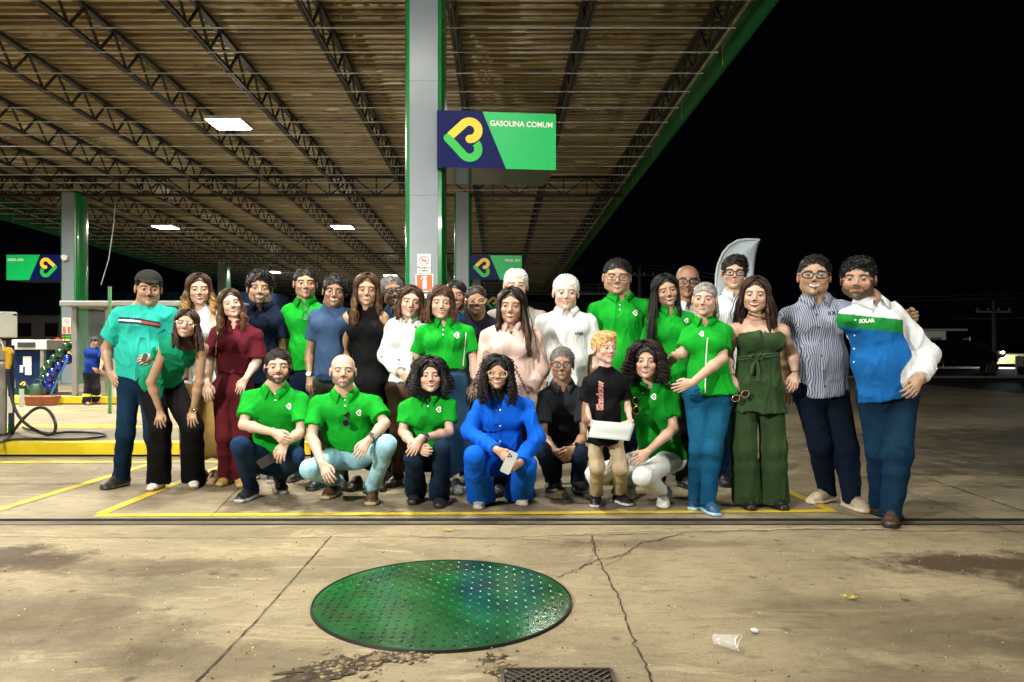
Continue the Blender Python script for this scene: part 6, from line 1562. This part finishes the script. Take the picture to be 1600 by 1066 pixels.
# 10 white blouse
m_pr = mat('printed_blouse', WHT, rough=.8, var=.04, bump=.2)
creases(m_pr); nt = m_pr.node_tree; vo = nt.nodes.new('ShaderNodeTexVoronoi'); vo.inputs['Scale'].default_value = 13; g_ = nt.nodes.new('ShaderNodeNewGeometry'); nt.links.new(g_.outputs['Position'], vo.inputs['Vector'])
lt = nt.nodes.new('ShaderNodeMath'); lt.operation = 'LESS_THAN'; lt.inputs[1].default_value = .17; nt.links.new(vo.outputs['Distance'], lt.inputs[0])
mx = nt.nodes.new('ShaderNodeMix'); mx.data_type = 'RGBA'; mx.inputs[6].default_value = (*WHT, 1); mx.inputs[7].default_value = (.2, .17, .16, 1); nt.links.new(lt.outputs[0], mx.inputs[0])
nt.links.new(mx.outputs[2], nt.nodes['Principled BSDF'].inputs['Base Color'])
o = person('woman with chin-length brown hair in white printed blouse and brown leather trousers', 5.95, (641, 447, 496), (604, 500, 668, 502), rot=(6, -4, 8), sex='f', skin='light', hair=('bob', 'brown'), ho=dict(len=.13, tip=(.09, .04, .02)), hip=(636, 606),
    top=dict(kind='shirt', col=WHT, sleeve=1.86, hem=596, neck='shirt', mat=m_pr, loose=.006, vdepth=.09), face=dict(open=.003, lip=(.35, .07, .06)),
    arms=(((600, 556, .02), (628, 584, -.18), (645, 604, -.2), dict(curl=.5)), None), bottom=pants((.085, .038, .020), mat=M_SATIN, r=(.088, .06, .052)),
    legs=(((622, 672, -.02), (620, 757), -12), ((648, 672, 0), (645, 757), 5)), shoes=((.03, .02, .015), (.03, .02, .015), 'plain'), group=GRP)
# 12, 13 women behind
o = person('young woman with sleek dark hair and a bright blue top peeking between two heads', 6.55, (713, 440, 482), (690, 492, 752, 494), rot=(-8, 0, -10), sex='f', skin='brown', hair=('long', 'black'), ho=dict(len=.22), hip=(718, 600),
    top=dict(kind='tee', col=(.01, .16, .5), sleeve=.5, hem=610, neck='crew'), bottom=pants(BLK), shoes=((.02, .02, .02), (.02, .02, .02), 'plain'), group=GRP)
o = person('woman with hair pulled back, amber-framed glasses and navy scoop-neck tee', 6.25, (744, 446, 491), (716, 496, 776, 497), rot=(4, 0, 0), sex='f', skin='brown', hair=('tied', 'dark'), glass='clear', hip=(746, 604), hsc=1.,
    top=dict(kind='tee', col=(.012, .014, .028), sleeve=.5, hem=610, neck='scoop'), arms=(None, ((776, 560, .0), (762, 562, -.2), (742, 552, -.22), dict(curl=.5))), bottom=pants(BLK), shoes=((.02, .02, .02), (.02, .02, .02), 'plain'), group=GRP)
# 11 green polo, denim skirt
o = person('woman with brown fringe in green polo and long denim skirt, standing in the middle', 5.8, (689, 447, 497), (650, 510, 740, 508), rot=(3, 0, 2), sex='f', skin='light', hair=('fringebob', 'brown'), ho=dict(len=.14, tip=(.08, .035, .015)), hip=(698, 600),
    top=polo(576, sleeve=.6, bust=1.15), belly=.3, arms=(((650, 566, .1), (652, 600, .12), (655, 620, .1)), ((741, 566, .02), (741, 600, -.02), (737, 626, -.08), dict(curl=.35))), face=dict(open=.004),
    bottom=dict(kind='skirt', col=(.030, .085, .15), hemz=.17, flare=.02, mat=M_DENIM, name='skirt', x=-.36), feet=((692, 770), (712, 768)), shoes=((.5, .5, .48), (.4, .4, .38), 'plain'), group=GRP)
put_logo(o['ray'], 713, 524, 10, o['top']); placket(o, 692, 513, 528); side_piping(o, [(663, 540), (667, 574)], 1.4); side_piping(o, [(728, 520), (723, 572)], 1.4)
# 14 elderly with moustache
o = person('tall elderly man with white moustache, thin glasses and pale grey shirt at the back', 6.5, (806, 419, 470), (762, 484, 852, 486), rot=(4, 2, 0), skin='fair', hair=('fringewhite', 'white'), glass='wire', face=dict(beard='must', beardc=HC['white'], brow=.002, old=1),
    top=dict(kind='shirt', col=(.33, .31, .28), sleeve=1.9, hem=610, neck='shirt', collarc=(.05, .055, .06)), hip=(806, 600), bottom=pants(BLK), shoes=((.02, .02, .02), (.02, .02, .02)), group=GRP)
# 15 pink blouse
o = person('woman with long straight dark hair over one shoulder in a pale pink blouse', 5.8, (799, 450, 504), (752, 514, 846, 514), rot=(-4, 0, 3), sex='f', skin='tan', hair=('long', 'dark'), ho=dict(len=.34, front_l=-.6, tip=(.05, .025, .012), lean=.03, part=-.01), hip=(802, 622), face=dict(open=.008),
    top=dict(kind='shirt', col=(.60, .44, .38), sleeve=1.9, hem=640, neck='shirt', mat=M_CLOTH, bust=1.2, vdepth=.12, loose=.006), belly=.3,
    arms=(((752, 580, .02), (768, 612, .0), (772, 630, -.05)), ((846, 578, .02), (824, 612, -.1), (812, 630, -.1))), bottom=pants(BLK), shoes=((.02, .02, .02), (.02, .02, .02), 'plain'), group=GRP)
# 16 elderly white shirt
o = person('elderly man with white hair and white shirt, pens in his chest pocket', 6.2, (884, 430, 482), (840, 492, 930, 492), rot=(3, 2, 1), skin='fair', hair=('thinwhite', 'white'), ho=dict(vol=.004), face=dict(open=.001, smile=0, brow=.003, browc=HC['grey'], old=1), hip=(886, 604),
    top=dict(kind='shirt', col=(.74, .77, .76), sleeve=.8, hem=612, neck='shirt', cuff=.085, loose=.006), arms=(((842, 560, .05), (850, 600, 0), (852, 620, -.05)), ((930, 562, .05), (926, 600, .02), (924, 620, 0))), bottom=pants(NAVY), shoes=((.02, .02, .02), (.02, .02, .02)), group=GRP)
V, F = ribbon2([(904, 523), (904, 545)], 16, 10); project(o['ray'], V, F, 'chest_pocket', mat('pocket_white', (.66, .70, .70), rough=.85), o['top'], .004)
mb = MB()
for i in range(5):
    h, n = o['ray'].hit(900 + i * 2.2, 523)
    if h is not None: mb.tube([h + n * .008, h + n * .012 + UP * (.022 + .006 * (i % 2)) + V3((i - 2) * .003, 0, 0)], .0035, 6)
mb.build('pen', M_BLACK, o['top'], True); placket(o, 884, 500, 560, mat('seam_pale', (.5, .54, .54), rough=.9), .8, 3)
# 17 big green polo
o = person('large man with round glasses in green polo, tallest of the green shirts', 6.35, (964, 405, 458), (922, 474, 1018, 468), rot=(2, 2, 2), skin='tan', hair=('short', 'black'), glass='rim', hip=(966, 600), belly=.8, thick=1.3, jaw=1.15, wf=1.2, face=dict(open=.006, eye=.7),
    top=polo(600), bottom=pants(NAVY), shoes=((.02, .02, .02), (.02, .02, .02)), group=GRP)
put_logo(o['ray'], 992, 489, 9, o['top']); placket(o, 968, 474, 489)
# 18 long black hair
o = person('woman with very long straight black hair in green polo, head tilted left', 6.1, (1041, 429, 477), (1010, 492, 1084, 488), rot=(8, 0, -12), sex='f', skin='tan', hair=('long', 'black'), ho=dict(len=.44, front_r=-.6, part=.01, lean=-.03, flare=.02), hip=(1050, 600), face=dict(lip=(.2, .01, .02), open=.0075),
    top=polo(600, sleeve=.6), bottom=pants(BLK), shoes=((.02, .02, .02), (.02, .02, .02)), group=GRP)
put_logo(o['ray'], 1072, 501, 8, o['top'])
# 19 bald man
o = person('bald man with black glasses and white collar behind two green shirts', 6.75, (1074, 413, 464), (1036, 484, 1112, 484), rot=(2, 0, 2), skin='brown', hair=('none', 'dark'), glass='slim', hip=(1074, 600), face=dict(open=.0, scalp=(.16, .1, .07)),
    top=dict(kind='shirt', col=WHT, sleeve=1.9, hem=610, neck='shirt'), bottom=pants(JEAN), shoes=((.05, .03, .02), (.02, .02, .02)), group=GRP)
# 20 green polo, blue jeans
o = person('woman with grey-blonde hair tied back, green polo, blue jeans and blue sneakers', 5.2, (1101, 441, 492), (1066, 512, 1142, 506), rot=(-8, 0, 4), sex='f', skin='light', hair=('tied', 'grey'), ho=dict(pony=1), hip=(1108, 616), jaw=1.05, shd=(.12, -.02), face=dict(open=.004, old=1),
    top=polo(617, sleeve=.66, bust=1.2), belly=.45, thick=1.1,
    arms=(((1068, 552, .05), (1052, 556, .2), (1046, 566, .25)), ((1128, 561, -.10), (1082, 598, -.28), (1056, 608, -.28), dict(curl=.35))),
    legs=(((1092, 700, .0), (1088, 792), -25), ((1113, 700, -.04), (1106, 800), 10)), bottom=jeans((.005, .070, .155), r=(.098, .068, .060)), shoes=((.01, .06, .14), (.35, .55, .8)), group=GRP)
put_logo(o['ray'], 1096, 522, 9, o['top']); side_piping(o, [(1106, 528), (1103, 560), (1102, 614)], 1.5)
# 21 man with glasses in front of banner
o = person('tall man with black glasses and white shirt standing before the feather banner', 6.25, (1147, 400, 450), (1106, 468, 1186, 468), rot=(2, 0, 3), skin='light', hair=('quiff', 'dark'), ho=dict(comb=(.6, -.2, .1)), glass='thick', hip=(1148, 590), face=dict(open=.003),
    top=dict(kind='shirt', col=(.7, .73, .75), sleeve=1.9, hem=600, neck='shirt', mat=striped('pale_stripe', (.72, .75, .78), (.45, .52, .58), 60)), 
    legs=(((1136, 675, 0), (1132, 756), -10), ((1150, 675, 0), (1146, 758), 5)), bottom=jeans((.008, .03, .08)), shoes=((.02, .02, .02), (.02, .02, .02)), group=GRP)
# 22 jumpsuit
o = person('woman in strapless dark green jumpsuit with peplum and beaded necklace', 5.25, (1180, 433, 487), (1138, 504, 1232, 506), rot=(-3, 0, 3), sex='f', skin='light', hair=('long', 'choc'), ho=dict(len=.27, front_l=-.8, front_r=-.8, flare=.035), face=dict(lip=(.38, .008, .015), open=.009, mw=1.1), hip=(1183, 606),
    top=dict(kind='strapless', col=(.030, .062, .024), hem=642, flare=1.22, topf=.76, bust=1.25, name='blouse', fdir=(1.4, 1, .5), fold=.009), belly=.1,
    arms=(((1137, 556, .02), (1143, 590, -.05), (1149, 612, -.1), dict(curl=.6)), ((1239, 554, .02), (1243, 584, -.02), (1240, 610, -.08), dict(curl=.45, nails=1))),
    legs=(((1162, 700, .0), (1168, 792), -8), ((1208, 700, 0), (1210, 792), 8)), bottom=pants((.030, .062, .024), r=(.105, .092, .110), hemz=.03, fdir=(1.6, 1.6, .25), fold=.008), shoes=((.01, .01, .01), (.01, .01, .01), 'plain'), group=GRP)
mb = MB()
for t in np.linspace(.12, .88, 17):
    an = math.radians(-90 + 180 * t); d_ = o['fr'] * math.cos(an) * .078 + o['u'] * math.sin(an) * .07; mb.lathe([(.001, -.007), (.006, -.003), (.006, .003), (.001, .007)], o['N'] + d_ * o['s'] - UP * .030 * math.cos(an) + UP * .01, 6)
mb.build('necklace', M_GOLD, o['root'], True)
mb = MB(); wz = 556
for (x0, y0, x1, y1, w_) in ((1150, 559, 1216, 552, .008), (1150, 563, 1216, 556, .008)):
    pts = []
    for t in np.linspace(0, 1, 14):
        h, n = o['ray'].hit(lerp(x0, x1, t), lerp(y0, y1, t))
        if h is not None: pts.append(h + n * .004)
    if len(pts) > 2: mb.tube(pts, .009, 6)
h, n = o['ray'].hit(1181, 560)
if h is not None:
    b0 = h + n * .018
    for dx, dz in ((-.05, .012), (.045, .016)): mb.tube([b0, b0 + V3(dx * .6, -.01, dz + .012), b0 + V3(dx, -.005, dz), b0 + V3(dx * .7, 0, dz - .022), b0], [.008, .011, .013, .010, .006], 6)
    for dx, l in ((-.03, .11), (.01, .16)): mb.tube([b0, b0 + V3(dx, -.005, -l * .5), b0 + V3(dx * 1.3, 0, -l)], [.008, .014, .016], 6)
mb.build('sash', mat('sash_green', (.027, .056, .022), rough=.85, bump=.2), o['top'], True)
bangle(o, 0, .93, M_STEEL); bangle(o, 1, .92, M_BLACK)
# 23 striped shirt
o = person('man laughing in thick black glasses and blue striped short-sleeved shirt', 5.4, (1272, 399, 461), (1222, 482, 1326, 470), rot=(0, -4, 2), skin='tan', hair=('short', 'black'), ho=dict(hairline=.004), glass='thick', hip=(1282, 612), belly=.75, thick=1.2, face=dict(open=.0105), jaw=1.08,
    top=dict(kind='shirt', col=(.3, .34, .42), sleeve=.62, hem=618, neck='shirt', collar=1.1, mat=striped('blue_stripe', (.38, .42, .52), (.05, .075, .14), 72, .006), collarc=(.1, .12, .2)),
    arms=(((1226, 556, .1), (1230, 596, .12), (1232, 616, .1), dict(curl=.3)), ((1376, 500, .24), (1420, 490, .10), (1434, 494, .0), dict(curl=.55, pn=(-.6, -.8, -.3)))),
    legs=(((1282, 696, .0), (1291, 784), -60), ((1322, 700, -.02), (1330, 794), 8)), bottom=jeans((.003, .008, .020), r=(.10, .075, .062)), shoes=((.42, .35, .25), (.6, .52, .4)), group=GRP)
M_BTN = mat('dark_button', (.01, .012, .02), rough=.4)
mb = MB()
for y in (492, 512, 534, 556, 580, 604):
    h, n = o['ray'].hit(1276 + (y - 492) * .12, y)
    if h is not None: MB().tube([h, h + n * .005], .0065, 8).build('button', M_BTN, o['top'])
put_text(o['ray'], 'SOLAR', 1294, 493, 7.5, M_BTN, o['top'], .12, .03)
# 24 white green blue shirt
def c24(V, o):
    px = VX + V[:, 0] / V[:, 1] * FX; py = HY - (V[:, 2] - CH) / V[:, 1] * FX
    C = np.tile(np.array((.010, .125, .40)), (len(V), 1)); band = py - (px - 1325) * .10
    C[band < 512] = (.012, .22, .04); C[band < 491] = WHT
    for i in (0, 1):
        for a, b, r in ((o['S'][i] - o['u'] * (.035 if i else 0), o['A'][i]['e'], .095), (o['A'][i]['e'], o['A'][i]['w'], .1)):
            d = b - a; t = np.clip(((V - a) @ d) / (d @ d), 0, 1); m = np.linalg.norm(V - a - t[:, None] * d, axis=1) < r * o['s']
            if i == 1: C[m] = WHT
            else: C[m & (t > .25)] = WHT
    return C
o = person('bearded man in white, green and blue shirt and brown boots at the right end', 4.95, (1341, 403, 466), (1316, 486, 1404, 474), rot=(-8, 2, 3), skin='tan', hair=('quiff', 'black'), ho=dict(vol=-.001, comb=(-.3, -.3, .3)), hip=(1386, 616), belly=.9, thick=1.22, wf=1.14, jaw=1.1,
    face=dict(beard='full', open=0, smile=0, bearda=.8, hc=HC['black'], brow=.0045), shd=(-.08, .05),
    top=dict(kind='shirt', col=WHT, colfn=c24, sleeve=1.93, hem=620, neck='shirt', collar=1.35, collarc=WHT, loose=.008, fold=.006),
    arms=(((1360, 545, .27), (1366, 590, .27), (1368, 610, .27)), ((1450, 553, .0), (1438, 592, -.20), (1420, 622, -.26), dict(curl=.45, splay=.2))),
    legs=(((1374, 706, .04), (1376, 806), 14), ((1404, 712, -.08), (1392, 818), -28)), bottom=jeans((.004, .022, .052), r=(.105, .076, .064)), shoes=((.045, .024, .014), (.012, .008, .006)), group=GRP)
mb = MB()
for y in (500, 524, 545, 566, 590):
    h, n = o['ray'].hit(1336 - (y - 500) * .02, y)
    if h is not None: MB().tube([h, h + n * .005], .0062, 8).build('button', M_WHITE, o['top'])
put_text(o['ray'], 'SOLAR', 1342, 505, 8, M_WHITE, o['top'], .06, .03)
# ---------------- front row
o = person('bearded man squatting in green polo and dark jeans, leftmost of the front row', 5.5, (434, 546, 599), (379, 612, 482, 616), hd=-.08, rot=(4, -2, 0), skin='light', hair=('short', 'dark'), ho=dict(vol=.001), face=dict(beard='full', open=.003, hc=HC['dark'], brow=.004), hip=(434, 722), hipd=.18, thick=1.1,
    top=polo(712, sleeve=.68), arms=(((381, 664, -.12), (428, 676, -.30), (446, 690, -.34), dict(curl=.7)), ((470, 676, -.10), (446, 692, -.28), (434, 720, -.34), dict(curl=.5))),
    legs=(((376, 696, -.28), (392, 779), -12), ((462, 712, -.18), (438, 766), 22, .03)), bottom=jeans((.008, .026, .065), r=(.088, .060, .055)), shoes=((.012, .012, .014), (.5, .5, .48)), group=GRP)
put_logo(o['ray'], 451, 635, 10, o['top']); placket(o, 430, 612, 632)
oK1 = o
o = person('bald man with greying beard squatting in green polo and light blue jeans', 5.45, (536, 552, 605), (486, 620, 594, 620), hd=-.08, rot=(2, -2, 1), skin='light', hair=('none', 'saltp'), face=dict(beard='full', bearda=.7, nosb=1, beardc=(.07, .055, .045), open=.007, brow=.004, browc=HC['dark']), hip=(545, 712), hipd=.16, thick=1.12,
    top=polo(692, sleeve=.66), arms=(((487, 682, -.1), (503, 724, -.3), (514, 750, -.36), dict(curl=.35)), ((601, 662, -.1), (576, 688, -.32), (560, 712, -.38), dict(curl=.5))),
    legs=(((482, 734, -.30), (522, 774), -10, .03), ((606, 694, -.30), (581, 783), 8)), bottom=jeans(LJ, r=(.090, .058, .055), fade=.25), shoes=((.075, .035, .015), (.42, .33, .2)), group=GRP)
watch(o, 1, .92); put_logo(o['ray'], 560, 645, 10, o['top']); placket(o, 539, 622, 640); oK2 = o
o = person('woman with curly black hair squatting in green polo and flared dark jeans', 5.4, (672, 560, 611), (624, 626, 712, 622), hd=-.08, rot=(3, 0, -2), sex='f', skin='light', hair=('curly', 'black'), ho=dict(len=.145, vol=-.005), hip=(668, 716), hipd=.16, face=dict(open=.008, lip=(.4, .06, .06)),
    top=polo(706, sleeve=.62), arms=(((630, 675, -.05), (652, 702, -.3), (664, 706, -.36), dict(curl=.8)), ((702, 676, -.08), (657, 686, -.34), (637, 716, -.40), dict(curl=.35))),
    legs=(((646, 716, -.30), (650, 783), -4), ((691, 700, -.30), (687, 788), 4)), bottom=jeans((.006, .018, .042), r=(.086, .060, .085), hemz=.02, fade=.25, fdir=(1.2, 1.2, .8)), shoes=((.02, .02, .02), (.02, .02, .02), 'plain'), group=GRP)
watch(o, 1, .90); put_logo(o['ray'], 685, 640, 10, o['top']); placket(o, 668, 624, 640)
o = person('curly-haired woman with amber glasses squatting in bright blue shirt and trousers', 5.28, (777, 558, 606), (741, 624, 829, 621), hd=-.06, rot=(2, 0, 2), sex='f', skin='tan', hair=('curly', 'black'), ho=dict(len=.24, vol=-.006, n=340, front_r=.5), glass='clear', hip=(786, 724), hipd=.18, face=dict(open=.0085),
    top=dict(kind='shirt', col=(.003, .095, .56), sleeve=1.92, hem=716, neck='shirt', loose=.004, bust=1.1, fold=.010), belly=.3,
    arms=(((734, 676, -.05), (778, 704, -.34), (794, 718, -.38), dict(curl=.8)), ((838, 684, -.06), (812, 724, -.34), (794, 734, -.40), dict(curl=.9))),
    legs=(((741, 712, -.30), (751, 790), -6), ((822, 728, -.26), (812, 785), 10)), bottom=pants((.003, .095, .56), r=(.094, .074, .125), hemz=.02, fold=.004), shoes=((.4, .35, .3), (.4, .35, .3), 'plain'), group=GRP)
placket(o, 781, 632, 706, mat('seam_blue', (.003, .07, .45), rough=.9), 1., 3); oK4 = o
o = person('man with glasses and dark moustache squatting in dark grey polo with a steel watch', 5.78, (878, 543, 593), (842, 610, 916, 604), hd=-.06, rot=(0, 0, 1), skin='brown', hair=('short', 'saltp'), glass='slim', face=dict(beard='goatee', bearda=.5, beardc=HC['saltp'], open=.003, old=1), hip=(878, 704), hipd=.18,
    top=polo(700, (.020, .024, .030), sleeve=.66, collarc=(.05, .06, .07)), arms=(((848, 682, -.1), (868, 706, -.3), (884, 716, -.34), dict(curl=.9)), ((914, 680, -.1), (896, 702, -.3), (878, 716, -.36), dict(curl=.9))),
    legs=(((848, 704, -.3), (862, 764), -8), ((908, 708, -.3), (903, 766), 8)), bottom=jeans((.008, .016, .035), r=(.088, .060, .055)), shoes=((.02, .02, .02), (.25, .25, .25)), group=GRP)
watch(o, 1, .92, M_STEEL, M_BLACK)
o = person('woman with curly brown hair squatting in green polo and white trousers behind the boy', 5.4, (1009, 536, 590), (968, 606, 1060, 608), hd=-.04, rot=(0, 0, 2), sex='f', skin='light', hair=('curly', 'dark'), ho=dict(len=.15, vol=-.001, part=-.02), hip=(1034, 716), hipd=.16, face=dict(open=.008), belly=.25,
    top=polo(722, G2, sleeve=.62, bust=1.1), arms=(((966, 672, .05), (962, 705, -.05), (960, 718, -.1)), ((1052, 670, -.08), (1012, 706, -.32), (994, 724, -.36), dict(curl=.5))),
    legs=(((930, 742, -.06), (985, 775), -10, .03), ((1004, 744, -.34), (1036, 788), -12)), bottom=pants((.66, .70, .68), r=(.098, .068, .048)), shoes=((.50, .50, .43), (.6, .6, .52)), group=GRP)
put_logo(o['ray'], 1021, 620, 10, o['top']); placket(o, 1004, 602, 620); oK6 = o; side_piping(o, [(1044, 655), (1050, 690)], 1.4)
# the boy
o = person('blond boy in black tee and beige trousers holding a white sheet', 5.14, (945, 519, 566), (912, 586, 980, 584), rot=(32, 0, 2), skin='fair', hair=('kid', 'kid'), ho=dict(comb=(-.5, -.4, .1)), face=dict(open=0, smile=0, brow=.002, browc=(.3, .18, .08), iris=(.05, .04, .03), lip=(.5, .2, .17), gaze=.4), hip=(944, 680), bs=.80, thick=.72, jaw=.95, wf=1.12, hsc=1.,
    top=dict(kind='tee', col=BLK, sleeve=.78, hem=692, neck='crew', cuff=.056, fold=.007), arms=(((916, 632, .02), (922, 660, -.12), (936, 672, -.18), dict(curl=.7)), ((980, 632, .02), (985, 660, -.12), (972, 676, -.18), dict(curl=.7))),
    legs=(((932, 730, -.02), (932, 788), -12), ((970, 730, -.02), (968, 786), 25)), bottom=pants((.42, .34, .22), r=(.088, .076, .072), hemz=.07), shoes=((.010, .010, .012), (.6, .6, .6)), group=GRP)
put_text(o['ray'], 'Shadow', 942, 641, 14, M_WHITE, o['top'], math.pi / 2, .045)
V_ = put_text(o['ray'], 'Shadow', 941.6, 641, 14, mat('print_red', (.5, .02, .015), rough=.7), o['top'], math.pi / 2, .012)
if V_ is not None:
    for v in V_.data.vertices: v.co.y -= .003
oB = o

# ---------------- things in hands
M_INKP = mat('phone_black', (.006, .006, .007), rough=.6, spec=.2)
def slab(name, a, b, w, th, m, label, cat, nrml=V3(0, -1, .2)):
    """flat rounded slab from point a to point b, width w"""
    t = nrm(b - a); n = nrm(nrml - t * (nrml @ t)); u_ = np.cross(t, n); c = (a + b) / 2
    root = empty(name, c, label, cat); L_ = np.linalg.norm(b - a) / 2; r = .012
    pts = []
    for sx, sy, a0 in ((1, 1, 0), (-1, 1, 90), (-1, -1, 180), (1, -1, 270)):
        for k_ in range(5):
            an = math.radians(a0 + k_ * 22.5); pts.append((sx * (w / 2 - r) + r * math.cos(an), sy * (L_ - r) + r * math.sin(an)))
    MB().prism(pts, c, u_, t, th).build('casing', m, root)
    return root, c, t, u_, np.cross(u_, t)
root, c, t, u_, n = slab('phone', P(788, 739, 4.84), P(803, 706, 4.84), .066, .009, mat('silver_phone', (.55, .56, .53), rough=.3, metal=.3), 'silver phone with triple camera held by the woman in bright blue', 'phone')
mb = MB(); f_ = c + n * .0095 if n[1] < 0 else c - n * .001
for dx, dy in ((-.02, .05), (-.02, .032), (-.004, .041)):
    p = c + u_ * dx + t * dy; d_ = V3(0, -1, .2); d_ = nrm(d_); mb.tube([p + d_ * .004, p + d_ * .0125], .0068, 12)
mb.build('camera_lens', M_BLACK, root)
slab('phone', P(404, 728, 5.10), P(428, 714, 5.20), .07, .009, M_INKP, 'black phone held low by the bearded man squatting at the left', 'phone')
slab('phone', P(913, 660, 4.98), P(914, 630, 5.02), .05, .009, mat('gold_phone', (.4, .22, .12), rough=.3, metal=.4), 'thin gold-edged phone held upright beside the boy', 'phone', V3(-1, -.4, 0))
slab('phone', P(224, 566, 5.80), P(229, 553, 5.81), .035, .009, mat('dark_phone', (.02, .02, .022), rough=.3), 'small dark phone between the teal tee and the bending woman', 'phone')
m_pap = mat('paper', (.42, .46, .44), rough=.6, var=.04, scale=3)
c = [P(919, 683, 4.93), P(984, 689, 4.93), P(992, 662, 4.99), P(926, 657, 4.99)]
mb = MB(); V = []
for j in range(9):
    for i in range(13):
        p = lerp(lerp(c[0], c[1], i / 12), lerp(c[3], c[2], i / 12), j / 8); V.append(p + V3(0, -.010 * math.sin(i / 12 * 3.1) + .004 * math.sin(j * .9), 0))
F = [(j * 13 + i, j * 13 + i + 1, (j + 1) * 13 + i + 1, (j + 1) * 13 + i) for j in range(8) for i in range(12)]
o = MB().add(V, F).build('paper_sheet', m_pap, None, True); md = o.modifiers.new('s', 'SOLIDIFY'); md.thickness = .0015
tag(o, 'blank white sheet held in both hands by the blond boy', 'paper')
def sunglasses(c, w, tilt, label, rim, lensm, ax1, ax2, hex_=False):
    root = empty('sunglasses', c, label, 'sunglasses'); mb = MB(); ml = MB()
    for q in (-1, 1):
        ring = []
        cc = c + ax1 * q * w * .27
        for k_ in range(16):
            a = 2 * math.pi * k_ / 16; ring.append(cc + ax1 * math.cos(a) * w * .21 + ax2 * math.sin(a) * w * .175)
        mb.tube(ring + [ring[0]], .0025, 6); ml.add([r_ for r_ in ring], [tuple(range(16))])
        mb.tube([cc + ax1 * q * w * .21, cc + ax1 * q * w * .22 + V3(0, .03, 0), cc + ax1 * q * w * .18 + V3(0, .05, -.02)], .002, 6)
    mb.tube([c - ax1 * w * .07, c + ax2 * .006, c + ax1 * w * .07], .0025, 6)
    mb.build('frame', rim, root, True); ml.build('lens', lensm, root)
def on_shirt(oo, x, y, lift=.012):
    h, n = oo['ray'].hit(x, y); return (h + n * lift) if h is not None else P(x, y, 5.3)
DN = nrm(V3(.0, -.1, -1)); AC = V3(1, 0, 0)
sunglasses(on_shirt(oK2, 541, 651, .018), .125, 0, 'dark sunglasses hanging from the polo neck of the bald squatting man', M_BLACK, M_DARKLENS, DN, AC)
sunglasses(on_shirt(oK6, 996, 634, .018), .13, 0, 'gold-rimmed sunglasses hanging on the polo of the curly-haired woman behind the boy', M_GOLD, M_DARKLENS, DN, AC)
sunglasses(on_shirt(ob6, 478, 490, .018), .14, 0, 'black-wired glasses hanging from the neck of the green polo in the second row', M_BLACK, M_LENS, DN, AC)
sunglasses(P(1157, 619, 5.08), .13, 0, 'rose-rimmed sunglasses dangling from the hand of the woman in the jumpsuit', mat('rose_frame', (.55, .3, .26), rough=.3, metal=.5), M_DARKLENS, nrm(V3(.9, -.1, .45)), nrm(V3(-.45, -.1, .9)))
# ------------------------------------------------------------------ attendant by the kiosk
o = person('station attendant in blue uniform shirt and dark trousers with a reflective band, beside the kiosk', 14.3, (149, 527, 541), (133, 545, 160, 545), rot=(60, 10, 0), skin='tan', hair=('short', 'black'), hip=(143, 584), low=True, belly=.4, face=dict(open=0),
    top=dict(kind='tee', col=(.006, .03, .20), sleeve=.55, hem=583, neck='crew', cuff=.07), arms=(((140, 565, .1), (146, 576, -.1), (152, 582, -.1)), ((160, 566, -.1), (157, 577, -.2), (160, 582, -.2))),
    legs=(((138, 606, 0), (135, 633), 50), ((150, 606, 0), (151, 632), 60)), bottom=pants((.018, .018, .024), r=(.10, .09, .09)), shoes=((.2, .1, .06), (.2, .1, .06)))
k = o['s']
f = Field(); c_, R_ = o['c'], o['R']; f.ell(c_ + k * (R_ @ V3(0, .01, .05)), R_, V3(.092, .11, .09) * k, .01); f.cut(c_ + k * (R_ @ V3(0, 0, .045)), -R_[:, 2]); f.seg(c_ + k * (R_ @ V3(0, -.08, .055)), c_ + k * (R_ @ V3(0, -.16, .045)), (.06 * k, .008), (.04 * k, .007), u=R_[:, 0], k=.01)
V, Q = f.grid(.007); link('cap', mesh_from('cap', V, Q, col=np.tile(np.array((.05, .05, .055)), (len(V), 1))), M_CLOTH, o['root'])
mb = MB()
for l in o['L']:
    p = lerp(l['k'], l['a'], .55); mb.tube([p - UP * .03, p + UP * .03], .112 * k, 16)
mb.build('reflective_band', mat('reflective_yellow', (.8, .75, .1), rough=.5), o['bottom'])
print('SCRIPT TIME', time.time() - T0)
